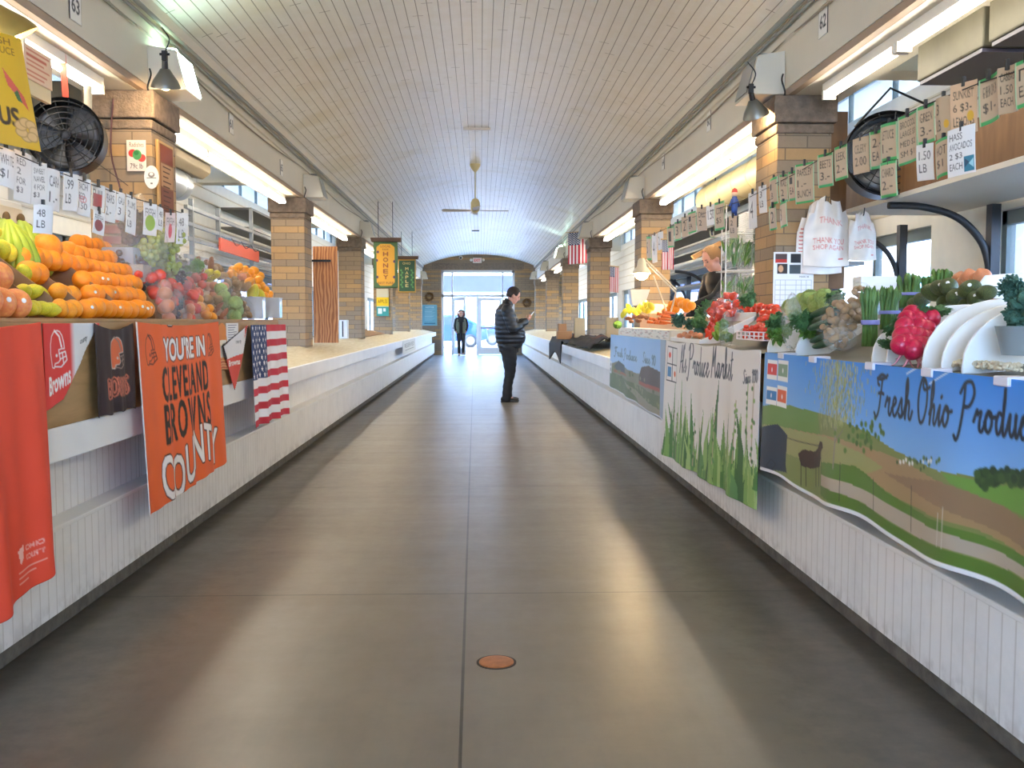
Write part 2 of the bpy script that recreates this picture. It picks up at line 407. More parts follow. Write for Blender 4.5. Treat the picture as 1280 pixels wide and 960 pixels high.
def m_osb():
    m, nt, b, tc, sx, g = base('swirl_plywood', .6); mp = nt.nodes.new('ShaderNodeMapping'); mp.inputs['Scale'].default_value = (2.2, 2.2, .7); nt.links.new(g.outputs['Position'], mp.inputs[0])
    w = nt.nodes.new('ShaderNodeTexWave'); w.inputs['Scale'].default_value = 3.4; w.inputs['Distortion'].default_value = 9; w.inputs['Detail'].default_value = 2; nt.links.new(mp.outputs[0], w.inputs['Vector'])
    c = mixc(nt, rng(nt, w.outputs['Fac'], .3, .7), lin('#c98a55'), lin('#9c6038')); nt.links.new(c, b.inputs['Base Color']); return m
m_osb()
WH = mat('white_gloss_paint', '#f2f0ea', .4, var=.06, vscale=3)
CR = mat('cream_paint', '#dbd3c0', .5, var=.05, vscale=2, bump=.1, bscale=8)
CRD = mat('darker_cream_paint', '#cfc4ad', .6)  # slightly darker cream, used for the siding lines
CONC = mat('rough_concrete', '#6f6a60', .9, var=.35, vscale=14, bump=.8, bscale=30)
STONE = mat('rough_capital_stone', '#8d7c6c', .95, var=.3, vscale=20, bump=1, bscale=60)
STEEL = mat('galvanised_steel', '#8f9294', .45, .6, var=.15, vscale=6)
BLK = mat('black_plastic', '#141414', .4); DKG = mat('dark_grey_metal', '#3c3d40', .5, .3)
GLASS = mat('clear_glass', '#ffffff', .02, alpha=.12)
WFR = mat('white_aluminium', '#dfe1e4', .35, .1)
# ================================================================== shell
struct(MB().box((-9, YN - 3, -.2), (9, YE, 0)).build('floor', MATS['sealed_concrete']))
struct(MB().box((-60, YE, -.2), (60, 120, -.01)).build('ground', mat('bright_pavement', '#c9c6c0', .9, var=.1, vscale=.5)))
struct(MB().box((-60, YN - 40, -.25), (60, YE, -.03)).build('ground', MATS['bright_pavement']))
# vault
def vault():
    c = (XL + XR) / 2; hw = (XR - XL) / 2; h = ZA - ZS; R = (hw * hw + h * h) / (2 * h); zc = ZA - R; a0 = math.asin(hw / R); n = 48
    vs = []; fs = []; uvs = []
    for k, y in enumerate((YN, YE + .3)):
        for i in range(n + 1):
            a = -a0 + 2 * a0 * i / n; vs.append((c + R * math.sin(a), y, zc + R * math.cos(a))); uvs.append((R * a, y))
        for i in range(n + 1):
            a = -a0 + 2 * a0 * i / n; vs.append((c + (R + .12) * math.sin(a), y, zc + (R + .12) * math.cos(a))); uvs.append((R * a, y))
    m = 2 * (n + 1)
    for i in range(n):
        fs.append((i, i + 1, m + i + 1, m + i)); o = n + 1; fs.append((o + i, m + o + i, m + o + i + 1, o + i + 1))
        for q in (0, m): fs.append((q + i, q + o + i, q + o + i + 1, q + i + 1))
    me = bpy.data.meshes.new('ceiling'); me.from_pydata(vs, [], fs); me.materials.append(MATS['painted_ceiling_boards'])
    uv = me.uv_layers.new(name='UVMap')
    for l in me.loops: uv.data[l.index].uv = uvs[l.vertex_index]
    me.polygons.foreach_set('use_smooth', [True] * len(me.polygons)); me.set_sharp_from_angle(angle=.6)
    o = bpy.data.objects.new('ceiling', me); COL.objects.link(o); struct(o)
vault()
# beams over the pillars with a moulding line and a recessed soffit
for s, X, name in ((-1, XL, 'beam_left'), (1, XR, 'beam_right')):
    b = MB(); b.prism([(X, ZS + .05), (X, 2.86), (X + s * .05, 2.86), (X + s * .05, 2.81), (X + s * .42, 2.81), (X + s * .42, ZS + .05)], 'y', YN, YE)
    struct(b.build(name, CR)); struct(MB().box((X + s * .004, YN, 2.812), (X + s * .05, YE, 2.858)).build('trim_7' if s < 0 else 'trim_8', mat('tan_strip', '#a8917a', .6)))  # tan strip filling the step at the beam's lower aisle edge
    b = MB(); b.prism([(X, 3.20), (X - s * .018, 3.195), (X - s * .018, 3.18), (X, 3.172)], 'y', YN, YE)
    b.prism([(X, ZS + .03), (X - s * .05, ZS + .03), (X - s * .035, ZS - .05), (X, ZS - .07)], 'y', YN, YE)
    struct(b.build('trim_1' if s < 0 else 'trim_2', CR))
# side aisle ceilings, outer walls with clerestory strip and lower windows
for s, X, nm in ((-1, XW, 'left'), (1, XE, 'right')):
    Xi = XL if s < 0 else XR
    struct(MB().box((Xi + s * .3, YN, 3.52), (X + s * .3, YE, 3.6)).build('ceiling', CR))
    struct(MB().box((X + s * .25, YN, 3.55), (X + s * 2.9, YE, 3.7)).build('sun_block_eave', CR))  # unseen eave, added to keep direct sun out of the side windows
    b = MB(); b.box((X, YN, 0), (X + s * .2, YE, .95)); b.box((X, YN, 2.02), (X + s * .2, YE, 3.12)); b.box((X, YN, 3.44), (X + s * .2, YE, 3.56))
    k = 0
    for y in PY_L + [.9, -4.6]:
        b.box((X, y - .2, .95), (X + s * .2, y + .7, 2.02)); b.box((X, y + .0, 3.12), (X + s * .2, y + .6, 3.44))
    struct(b.build('wall_' + nm, MATS['white_beadboard'] if 0 else mat('painted_side_wall', '#ddd6c6' if s > 0 else '#e2ddd0', .6, var=.06)))
    # lap siding lines on the outer wall
    b = MB()
    for i in range(6): b.box((X - s * .012, YN, 2.17 + .16 * i), (X + s * .01, YE, 2.185 + .16 * i))
    struct(b.build('trim_3' if s < 0 else 'trim_4', CRD))
    ys = sorted([-4.6, .9] + PY_L); n = 0
    for a, c in zip(ys, ys[1:]):
        n += 1; o = MB(); y0, y1 = a + .7, c - .2; w = y1 - y0; xx = X + s * .08
        o.box((xx - .03, y0, .95), (xx + .03, y1, 1.0)); o.box((xx - .03, y0, 1.93), (xx + .03, y1, 2.02))
        for q in range(5): yy = y0 + (w - .06) * q / 4; o.box((xx - .03, yy, .95), (xx + .03, yy + .06, 2.02))
        fr = o.build('window_%d' % (n + (0 if s < 0 else 20)), mat('grey_green_frame', '#6f7a78', .5)); struct(fr)
        MB().box((xx - .004, y0, 1.0), (xx + .004, y1, 1.93)).build('pane', GLASS, fr)
        o = MB(); o.box((xx - .02, a + .6, 3.12), (xx + .02, c, 3.15)); o.box((xx - .02, a + .6, 3.41), (xx + .02, c, 3.44))
        for q in range(6): yy = a + .6 + (c - a - .65) * q / 5; o.box((xx - .02, yy, 3.12), (xx + .02, yy + .03, 3.44))
        fr = o.build('window_%d' % (n + (40 if s < 0 else 60)), MATS['grey_green_frame']); struct(fr)
        MB().box((xx - .004, a + .6, 3.15), (xx + .004, c, 3.41)).build('pane', GLASS, fr)
# pillars
def pillar(s, X, y):
    w = .41 if s < 0 else .37; d = .50; x0, x1 = X, X + s * w
    t = MB().box((x0, y, .97), (x1, y + d, 2.56)).build('pillar', MATS['striped_brick'], bevel=.006); struct(t)
    e = .03; b = MB(); b.box((x0 - s * .012, y - .012, 2.56), (x1 + s * .012, y + d + .012, 2.625)); 
    b.box((x0 - s * e, y - e, 2.63), (x1 + s * e, y + d + e, 2.81)); b.build('capital', STONE, t, bevel=.012)
    return t
for y in PY_L:
    pillar(-1, -2.17, y); pillar(1, 2.0, y)
# cross ties of the side bays
for y in PY_L:
    for s, a, c in ((-1, XW, XL - .4), (1, XE, XR + .4)):
        struct(MB().box((a, y + .08, 3.0), (c, y + .34, 3.52)).build('beam_cross_tie', CR))
# end wall with doorway
b = MB(); zt = 3.22; x0, x1 = -1.50, 1.29
b.box((-3.7, YE, 0), (x0, YE + .3, 4.0)); b.box((x1, YE, 0), (3.6, YE + .3, 4.0)); b.box((x0, YE, zt), (x1, YE + .3, 4.0))
struct(b.build('wall_far', MATS['striped_brick']))
struct(MB().box((x0 - .35, YE - .02, zt + .03), (x1 + .35, YE, zt + .27)).build('beam_lintel', STONE))
b = MB(); b.box((-9, YN - .3, 0), (-3.4, YN, 4.0)); b.box((3.3, YN - .3, 0), (9, YN, 4.0)); b.box((-3.4, YN - .3, 3.4), (3.3, YN, 4.2)); b.box((-3.4, YN - .3, .9), (-2.2, YN, 3.4)); b.box((2.0, YN - .3, .9), (3.3, YN, 3.4)); b.box((-3.4, YN - .3, 0), (-2.1, YN, .9)); b.box((1.9, YN - .3, 0), (3.3, YN, .9))
struct(b.build('wall_near', MATS['striped_brick']))  # unseen near end; its opening is shaped to bring daylight into the hall
# door set
df = thing('door_1', None, None, (0, YE + .06, 0)); df['kind'] = 'structure'
b = MB(); Y0, Y1 = YE + .02, YE + .10
b.box((x0, Y0, 0), (x0 + .09, Y1, zt)); b.box((x1 - .09, Y0, 0), (x1, Y1, zt)); b.box((x0, Y0, zt - .1), (x1, Y1, zt)); b.box((x0, Y0, 2.2), (x1, Y1, 2.3))
xm0, xm1, xc = -1.08, .83, -.12
for x in (xm0, xm1): b.box((x - .03, Y0, 0), (x + .03, Y1, zt - .1))
b.box((xc - .045, Y0, 0), (xc + .045, Y1, 2.2)); b.build('frame', WFR, df)
MB().box((x0 + .09, YE + .055, 2.3), (x1 - .09, YE + .06, zt - .1)).build('transom_pane', GLASS, df)
for xa, xb in ((x0 + .09, xm0 - .03), (xm1 + .03, x1 - .09)):
    MB().box((xa, YE + .055, .0), (xb, YE + .06, 2.2)).build('side_pane', GLASS, df)
def leaf(x0, wdt, ang, nm):
    d = thing(nm, None, None, (x0, YE + .06, 0), rot=(0, 0, ang)); d['kind'] = 'structure'
    b = MB(); b.box((0, -.025, .02), (.1, .025, 2.18)); b.box((wdt - .1, -.025, .02), (wdt, .025, 2.18)); b.box((.1, -.025, 2.06), (wdt - .1, .025, 2.18)); b.box((.1, -.025, .02), (wdt - .1, .025, .28)); b.box((.1, -.02, 1.0), (wdt - .1, .02, 1.07))
    b.build('door_frame', WFR, d, local=True)
    MB().box((.1, -.004, .28), (wdt - .1, .004, 2.06)).build('pane', GLASS, d, local=True)
    h = MB().box((.08, -.09, 1.0), (wdt - .08, -.05, 1.05)).build('push_bar', STEEL, d, local=True)
    return d
leaf(-.075, .87, 0, 'door_2'); leaf(-1.05, .87, -1.0, 'door_3')
# ================================================================== counters
def counter(s):
    xe = -1.70 if s < 0 else 1.474; xp = -1.76 if s < 0 else 1.56; xc = -1.79 if s < 0 else 1.59; ye = 36.45
    side = 'left' if s < 0 else 'right'
    t = thing('market_counter', 'long white beadboard market counter running down the %s side of the aisle' % side, 'counter', (xp, 16, 0))
    struct(MB().box((xc, YN + .1, 0), (xc + s * .80, ye, .085)).build('trim_5' if s < 0 else 'trim_6', CONC, bevel=.01))
    MB().box((xp, YN + .2, .085), (xp + s * .07, ye, .437)).build('lower_panel', MATS['white_beadboard'], t)
    MB().box((xp - s * .022, YN + .2, .437), (xp + s * .14, ye, .457)).build('ledge', WH, t, bevel=.004)
    MB().box((xp + s * .09, YN + .2, .457), (xp + s * .15, ye, .80)).build('recessed_panel', MATS['white_beadboard'], t)
    MB().box((xe, YN + .2, .733), (xe + s * .045, ye + .1, .873)).build('fascia_board', WH, t, bevel=.004)
    b = MB(); X2 = xe + s * .55; b.prism([(xe + s * .045, .84), (xe + s * .045, .873), (X2, .985), (xe + s * .9, .985), (xe + s * .9, .93), (X2, .93)], 'y', YN + .2, ye + .1)
    b.build('counter_top', MATS['worn_counter_board'], t)
    MB().box((xe + s * .86, YN + .2, .085), (xe + s * .89, ye, .93)).build('back_panel', MATS['plywood_riser'], t)
    return t
counter(-1); counter(1)
for s in (-1, 1):
    a = (-2.62 if s < 0 else 2.40); struct(MB().box((a, YN + .2, 0), (XW if s < 0 else XE, YE, .28)).build('floor', MATS['sealed_concrete']))
# ================================================================== outside
b = MB().box((-26, 74, 0), (26, 84, 7)).build('shop_wall', mat('pale_render', '#e9e6e0', .8)); 
bt = thing('shop_building', 'long low white shopfront building across the street beyond the glass doors', 'building', (0, 74, 0)); b.parent = bt
b.data.transform(Matrix.Translation((0, -74, 0)))
for i in range(10):
    x = -14 + i * 3.1
    w = MB().box((x, 73.9, .9), (x + 2.0, 74.0, 2.5)).build('shop_window', mat('teal_glass', '#7fb7c4', .1), bt)
MB().box((-26, 73.5, 3.5), (26, 74.0, 4.75)).build('sky_band', mat('sky_band_blue', '#1c2248', .6), bt)  # made-up band across the shop wall, standing in for blue sky
for s, nm in ((1, 'pale block of buildings seen through the windows behind the vegetable stall'), (-1, 'pale block of buildings seen through the windows behind the fruit stall')):
    t = thing('street_building', nm, 'building', (s * 16, 20, 0))
    MB().box((s * 16, -30, 0), (s * 22, 60, 6.5)).build('building_wall', MATS['pale_render'], t)
    for i in range(16):
        MB().box((s * 15.95, -28 + i * 5.5, 1.0), (s * 16, -26 + i * 5.5, 3.2)).build('building_window', MATS['teal_glass'], t)
def car(X, Y, col, label):
    t = thing('parked_car', label, 'car', (X, Y, 0), 'cars parked outside'); L, W = 4.5, 1.8
    side = [(-2.25, .35), (-2.25, .75), (-1.95, 1.0), (-1.35, 1.08), (-.85, 1.55), (.9, 1.6), (1.75, 1.15), (2.2, 1.05), (2.27, .4), (1.75, .3), (-1.75, .3)]
    MB().prism([(X + a, z) for a, z in side], 'y', Y - .9, Y + .9).build('body', mat('car_paint_' + col[1:], col, .25, .3, coat=.6), t, bevel=.08, smooth=True, sharp=40)
    for sy in (-.905, .885):
        MB().prism([(X - 1.2, 1.1), (X - .8, 1.47), (X - .05, 1.5), (X - .05, 1.1)], 'y', Y + sy, Y + sy + .02).build('side_window', mat('car_glass', '#2c3a4a', .08), t)
        MB().prism([(X + .03, 1.1), (X + .03, 1.5), (X + .85, 1.5), (X + 1.45, 1.1)], 'y', Y + sy, Y + sy + .02).build('side_window', MATS['car_glass'], t)
    for wx in (-1.4, 1.4):
        for wy in (-.82, .82):
            w = MB().lathe([(.0, -.1), (.26, -.1), (.34, -.07), (.34, .07), (.26, .1), (0, .1)], (X + wx, Y + wy, .34), 24, 'y').build('wheel', BLK, t, smooth=True, sharp=40)
            MB().lathe([(0, -.115), (.2, -.105), (.22, -.08), (.22, .08), (.2, .105), (0, .115)], (X + wx, Y + wy, .34), 20, 'y').build('hubcap', mat('alloy', '#77797c', .3, .7), w, smooth=True, sharp=40)
    MB().box((X + 2.2, Y - .8, .85), (X + 2.25, Y - .5, .98)).build('tail_light', mat('red_lens', '#c83028', .3), t)
    return t
car(-1.9, 47.5, '#173a80', 'blue car parked outside, its front seen through the left sidelight')
car(2.9 - .9, 51.5, '#143680', 'blue car parked outside behind the closed right door leaf')
# ================================================================== light
w = bpy.data.worlds.new('sky'); bpy.context.scene.world = w; w.use_nodes = True; nt = w.node_tree; bg = nt.nodes['Background']
tc = nt.nodes.new('ShaderNodeTexCoord'); sx = nt.nodes.new('ShaderNodeSeparateXYZ'); nt.links.new(tc.outputs['Generated'], sx.inputs[0])
c = mixc(nt, rng(nt, sx.outputs[2], -.02, .35), (.50, .72, 1.0), (.22, .45, .95)); nt.links.new(c, bg.inputs[0]); bg.inputs[1].default_value = 11
sun = bpy.data.lights.new('sun', 'SUN'); sun.energy = 12; sun.color = (1, .95, .88); sun.angle = .01
so = bpy.data.objects.new('sun', sun); COL.objects.link(so); so.rotation_euler = Vector((-.45, -.62, .62)).to_track_quat('Z', 'Y').to_euler()
sc = bpy.context.scene; sc.view_settings.view_transform = 'Standard'; sc.view_settings.look = 'None'; sc.view_settings.gamma = 1
sc.view_settings.use_curve_mapping = False; sc.view_settings.exposure = 1.15
sc.cycles.max_bounces = 8; sc.cycles.diffuse_bounces = 5; sc.cycles.glossy_bounces = 4; sc.cycles.transparent_max_bounces = 12; sc.cycles.sample_clamp_indirect = 6
sc.cycles.caustics_reflective = False; sc.cycles.caustics_refractive = False
# ================================================================== fixtures overhead
TUBE = mat('lit_fluorescent_tube', '#fff6e6', .5, emit=15)
SOCK = mat('fixture_white', '#e6e2d8', .4)
def tube_light(s, X, y0, n, L, label, double=False, zb=2.81):
    t = thing('fluorescent_light', label, 'light fixture', (X, y0, zb)); g = 'fluorescent fixtures under the beams'; t['group'] = g
    MB().box((X - .035, y0, zb - .055), (X + .035, y0 + n * L, zb)).build('housing', SOCK, t, bevel=.004)
    for i in range(n):
        for o in ((-.028, .028) if double else (0,)):
            MB().cyl((X + o, y0 + i * L + .04, zb - .085), (X + o, y0 + (i + 1) * L - .04, zb - .085), .016, n=10).build('tube', TUBE, t, smooth=True)
        for e in (.0, L - .04): MB().box((X - .04, y0 + i * L + e, zb - .105), (X + .04, y0 + i * L + e + .03, zb - .05)).build('socket', SOCK, t)
    return t
od = ['first', 'second', 'third', 'fourth', 'fifth', 'sixth']
ysf = [(-.3, 6, 1.08), (7.35, 4, 1.1), (12.9, 4, 1.05), (18.6, 4, 1.05), (24.4, 4, 1.05), (30.3, 4, 1.05)]
for side, X, s in (('left', -2.38, -1), ('right', 2.22, 1)):
    for i, (y, n, L) in enumerate(ysf):
        if i == 0: nm = 'bare fluorescent tubes lit above the near end of the %s stall' % ('fruit' if s < 0 else 'vegetable')
        else: nm = 'lit fluorescent fixture under the %s beam, in the %s bay from the camera' % ('fruit side' if s < 0 else 'vegetable side', od[i])
        tube_light(s, X, y, n, L, nm, double=(i > 0), zb=2.81)
LENS = mat('lit_frosted_lens', '#e8fff6', .4, emit=9); LENSOFF = mat('unlit_lens', '#8b8c86', .3)
GREEN = mat('greenish_lamp_glow', '#c8ffe6', .4, emit=22)
for side, X, s in (('left', XL, -1), ('right', XR, 1)):
    for i, y in enumerate(PY_L):
        yb = y + .12 if i else 6.55
        on = (s < 0 and i in (0,)) or (s > 0 and i in (3,)) 
        nm = 'cream uplight box on the %s beam over the %s brick pillar' % ('fruit side' if s < 0 else 'vegetable side', od[i])
        t = thing('uplight_box', nm, 'light box', (X, yb, 2.83), 'uplight boxes over the pillars'); xi = X - s * .20
        prof = [(X, 2.83), (xi - s * .05, 2.83), (xi + s * .015, 3.09), (X, 3.12)]
        MB().prism(prof, 'y', yb, yb + .36).build('housing', CR, t, bevel=.006)
        d = .004
        MB().prism([(xi - s * (.045 + d), 2.85), (xi + s * (.012 - d), 3.075), (xi + s * (.012 - d - .004), 3.078), (xi - s * (.045 + d + .006), 2.85)], 'y', yb + .03, yb + .33).build('lens', LENS if on else LENSOFF, t)
        MB().cyl((X - s * .1, yb + .18, 3.10), (X - s * .1, yb + .18, 3.14), .05, .04, n=12).build('lamp', GREEN if (s < 0 and i in (0, 4) or s > 0 and i in (3,)) else LENSOFF, t, smooth=True)
        b = MB(); b.tube(bez([(X - s * .03, yb - .05, 2.95), (X - s * .05, yb - .09, 2.9), (X - s * .03, yb - .1, 2.82), (X - s * .02, yb - .02, 2.80)], 4), .006, 6); b.build('wire', BLK, t)
# conduits along the spring of the vault
for s, X in ((-1, XL), (1, XR)):
    b = MB(); b.cyl((X - s * .06, YN, 3.29), (X - s * .06, YE, 3.29), .016, n=8); b.cyl((X - s * .03, YN, 3.255), (X - s * .03, YE, 3.255), .012, n=8)
    o = b.build('conduit_pipe', mat('grey_conduit', '#8b8474', .5), smooth=True)
    tag(o, 'pair of thin grey conduits along the top of the %s beam' % ('fruit side' if s < 0 else 'vegetable side'), 'conduit')
    b = MB()
    pts = [(X - s * .012, y, 3.19 - .07 * math.sin(PI * ((y - 6.5) % 5.7) / 5.7)) for y in np.arange(-4, 36, .4)]
    b.tube(pts, .007, 5); tag(b.build('cable', mat('grey_cable', '#9a917f', .6)), 'thin sagging cable on the face of the %s beam' % ('fruit side' if s < 0 else 'vegetable side'), 'cable')
# numbered plates on the beams
def plate(txt, s, px, py, label, w=.15, h=.17):
    X = (XL if s < 0 else XR) - s * .004; p = PX(px, py, X)
    c = Canvas(34, 40, '#efece4')
    for k in (0, 33): c.rect(k, 0, k + 1, 40, '#333333')
    c.text(txt, 6, 11, 22, 17, '#151515', grow=.6)
    o = sheet('number_plate', c, lambda u, v: (X, p.y + (-s if s > 0 else 1) * (u - .5) * w * (1 if s < 0 else 1), p.z + (.5 - v) * h), th=.004)
    tag(o, label, 'number plate')
plate('63', -1, 94, 8, 'white number plate reading 63 high on the fruit side beam')
plate('62', 1, 1029, 27, 'white number plate reading 62 high on the vegetable side beam')
plate('61', -1, 289, 155, 'small numbered plate on the fruit side beam above the second fixture')
plate('65', -1, 352, 210, 'small numbered plate on the fruit side beam just before the second pillar')
plate('60', 1, 886, 152, 'small numbered plate on the vegetable side beam above the second fixture')
plate('64', 1, 829, 203, 'small numbered plate on the vegetable side beam just before the second pillar')
# ceiling fan
def fan():
    a = PZ(594, 206, 3.80); x, y = a.x, a.y
    t = thing('ceiling_fan', 'cream ceiling fan on a long rod in the middle of the vaulted ceiling', 'fan', (x, y, 3.80)); K = mat('fan_cream_metal', '#c9bd93', .4, .2)
    MB().lathe([(0, 3.83), (.085, 3.81), (.085, 3.78), (.05, 3.72), (.012, 3.68)], (x, y, 0), 20).build('canopy', K, t, smooth=True, sharp=40)
    MB().cyl((x, y, 3.25), (x, y, 3.72), .011).build('rod', K, t)
    MB().lathe([(.012, 3.27), (.05, 3.25), (.062, 3.22), (.075, 3.2), (.075, 3.1), (.06, 3.06), (.03, 3.04), (0, 3.035)], (x, y, 0), 20).build('motor', K, t, smooth=True, sharp=40)
    for k in range(4):
        an = .04 + k * PI / 2; r = Matrix.Rotation(an, 3, 'Z')
        b = MB(); P = [(.07, -.035), (.2, -.05), (.52, -.062), (.54, 0), (.52, .062), (.2, .05), (.07, .035)]
        top = [r @ Vector((u, v, .012 * v / .06)) for u, v in P]
        vs = [(x + p.x, y + p.y, 3.075 + p.z) for p in top] + [(x + p.x, y + p.y, 3.067 + p.z) for p in top]; n = len(P)
        b.add(vs, [tuple(range(n)), tuple(range(2 * n - 1, n - 1, -1))] + [(i, i + n, (i + 1) % n + n, (i + 1) % n) for i in range(n)])
        b.build('blade', mat('fan_blade_paint', '#cfc6ba', .5), t)
fan()
for px, py, nm in ((596, 161, 'pale wooden batten screwed to the vaulted ceiling in front of the fan'), (594.5, 288.5, 'small dark batten on the ceiling beyond the fan')):
    a = PZ(px, py, 3.80); w = 16.5 / 1200 * a.y if py < 200 else 4.5 / 1200 * a.y
    tag(MB().box((a.x - w, a.y - .03, 3.785), (a.x + w, a.y + .03, 3.815)).build('ceiling_batten', mat('pale_batten', '#d8d2c6', .6) if py < 200 else DKG), nm, 'batten')
# exit sign + camera dome + wreaths + notice on the end wall
def exit_sign():
    p = PY(596.5, 325.5, YE - .06); t = thing('exit_sign', 'lit red EXIT sign with two lamp heads over the far doors', 'exit sign', (p.x, p.y, p.z))
    MB().box((p.x - .17, YE - .07, p.z - .1), (p.x + .17, YE - .01, p.z + .1)).build('housing', mat('sign_white', '#e8dccb', .5), t, bevel=.01)
    c = Canvas(60, 34, '#f2d9cf'); c.text('EXIT', 7, 7, 46, 20, '#e23a20', .03)
    o = sheet('sign_face', c, lambda u, v: (p.x + (u - .5) * .3, YE - .074, p.z + (.5 - v) * .17), t, th=.002)
    for q in (-1, 1): MB().lathe([(0, -.05), (.045, -.04), (.055, .0), (.04, .04), (0, .045)], (p.x + q * .23, YE - .06, p.z + .02), 14, 'y').build('lamp_head', MATS['sign_white'], t, smooth=True)
exit_sign()
p = PY(576, 322, YE - .05); t = thing('camera_dome', 'small white security camera dome on the far wall left of the EXIT sign', 'camera', tuple(p))
MB().lathe([(.07, 0), (.075, -.02), (.06, -.04), (0, -.045)], (p.x, YE, p.z), 16, 'y').build('housing', MATS['sign_white'], t, smooth=True)
MB().ball((p.x, YE - .05, p.z - .01), .04).build('dome', BLK, t, smooth=True)
def wreath(px, py, label):
    p = PY(px, py, YE - .05); b = MB(); r = rnd
    for i in range(150):
        a = r.uniform(0, 2 * PI); rr = .13 + r.gauss(0, .025); q = Vector((p.x + rr * math.cos(a), YE - .04 + r.uniform(-.03, .02), p.z + rr * math.sin(a)))
        d = Vector((-math.sin(a) + r.gauss(0, .6), r.gauss(0, .3), math.cos(a) + r.gauss(0, .6))).normalized() * .09
        b.tube([q - d / 2, q + d / 2], .005, 4)
    tag(b.build('twig_wreath', mat('twig_brown', '#7d5a34', .8)), label, 'wreath')
wreath(536.5, 371, 'brown twig wreath on the far brick wall above the blue notice'); wreath(658.5, 378.5, 'brown twig wreath on the far wall behind the standing man')
c = Canvas(60, 90, '#7fb6c6'); c.rect(3, 3, 57, 87, '#6da9be')
c.text('NOTICE', 14, 8, 32, 6, '#dff0f5')
for i in range(12): c.rect(10, 20 + i * 4.2, 50 - (i % 3) * 5, 21.3 + i * 4.2, '#a5cfdc')
c.rect(8, 78, 52, 82, '#2c5f7a')
a = PY(527.8, 381, YE - .01); d = PY(546.5, 407, YE - .01)
tag(sheet('notice_board', c, lambda u, v: (a.x + u * (d.x - a.x), YE - .012, a.z + v * (d.z - a.z)), th=.01), 'light blue notice poster on the far brick wall beside the doors', 'poster')
# floor cleanout cover
a = PZ(620.5, 828, 0); t = thing('floor_cover', 'round copper coloured cleanout cover set in the concrete floor', 'floor cover', (a.x, a.y, 0))
MB().lathe([(.076, .0), (.076, .002), (.068, .002), (.068, .0)], (a.x, a.y, 0), 40).build('rim', mat('dark_rim', '#2e241c', .6), t)
MB().lathe([(.066, .0), (.066, .004), (.055, .0055), (0, .0055)], (a.x, a.y, 0), 40).build('lid', mat('copper_lid', '#b5713f', .45, .35, var=.25, vscale=30), t, smooth=True, sharp=30)
# work lamps clamped beside the near pillars
def work_lamp(px, py, X, label, tilt, lit, scale=1.0, col='#7b7a72'):
    p = PX(px, py, X); t = thing('clamp_lamp', label, 'lamp', tuple(p)); R = Matrix.Rotation(tilt, 3, 'Y') @ Matrix.Rotation(.35, 3, 'X'); k = scale
    pr = [(.018, .085), (.03, .08), (.045, .055), (.075, .01), (.088, -.02), (.09, -.03), (.086, -.03), (.072, .008), (.04, .05), (.016, .07)]
    MB().lathe([(a * k, b * k) for a, b in pr], p, 24, rot=R).build('reflector', mat('spun_aluminium_' + col[1:], col, .35, .7), t, smooth=True, sharp=50)
    MB().lathe([(0, .13 * k), (.018 * k, .13 * k), (.02 * k, .08 * k), (0, .075 * k)], p, 12, rot=R).build('lamp_holder', BLK, t, smooth=True, sharp=40)
    MB().ball(p + R @ Vector((0, 0, -.015)), .034 * k).build('bulb', mat('warm_bulb', '#ffd9a0', .4, emit=lit) if lit else SOCK, t, smooth=True)
    q = p + R @ Vector((0, 0, .14 * k)); b = MB(); b.box((q.x - .015, q.y - .015, q.z - .01), (q.x + .015, q.y + .015, q.z + .05)); b.cyl((q.x - .03, q.y, q.z + .03), (q.x + .03, q.y, q.z + .03), .008); b.build('clamp', BLK, t)
    b = MB(); b.tube(bez([(q.x, q.y, q.z + .04), (q.x + .03, q.y, q.z + .12), (q.x - .02, q.y + .02, q.z + .2)], 6), .004, 6); b.build('cord', BLK, t)
    return p
lp1 = work_lamp(207, 103, -1.98, 'spun metal clamp lamp lit above the radish poster pillar', .1, 220)
lp2 = work_lamp(944, 140, 1.86, 'spun metal clamp lamp shining on the near pillar beside the calendar', -.35, 140)
work_lamp(8, 40, -1.95, 'brassy clamp lamp under the near tubes above the yellow banner', -.5, 12, 1.3, '#b59a55')
# ================================================================== cloths and banners on the two stalls
def drape(px0, px1, X, z0, z1, amp=.008, waves=7, sag=0.0, lean=0.0, seed=0, z1b=None):
    """a cloth hanging in the plane X between two picture columns; returns fn(u,v)"""
    a = PX(px0, 401, X).y; b = PX(px1, 401, X).y; r = random.Random(seed); ph = [r.uniform(0, 6) for _ in range(4)]; s = -1 if X > 0 else 1
    zb1 = z1 if z1b is None else z1b
    def fn(u, v):
        y = a + (b - a) * u; top = z0 - sag * math.sin(PI * u) * (1 - v); bot = z1 + (zb1 - z1) * u
        f = (math.sin(u * waves * 2 * PI + ph[0] + v * .8) + .5 * math.sin(u * waves * 3.7 * PI + ph[1] - v)) * (.25 + .75 * v)
        return (X + s * (amp * f + amp * 1.2 + lean * v), y + lean * .2 * v * math.sin(u * 5), top + (bot - top) * v + .004 * math.sin(u * waves * 2 * PI + ph[2]) * v)
    return fn, a, b
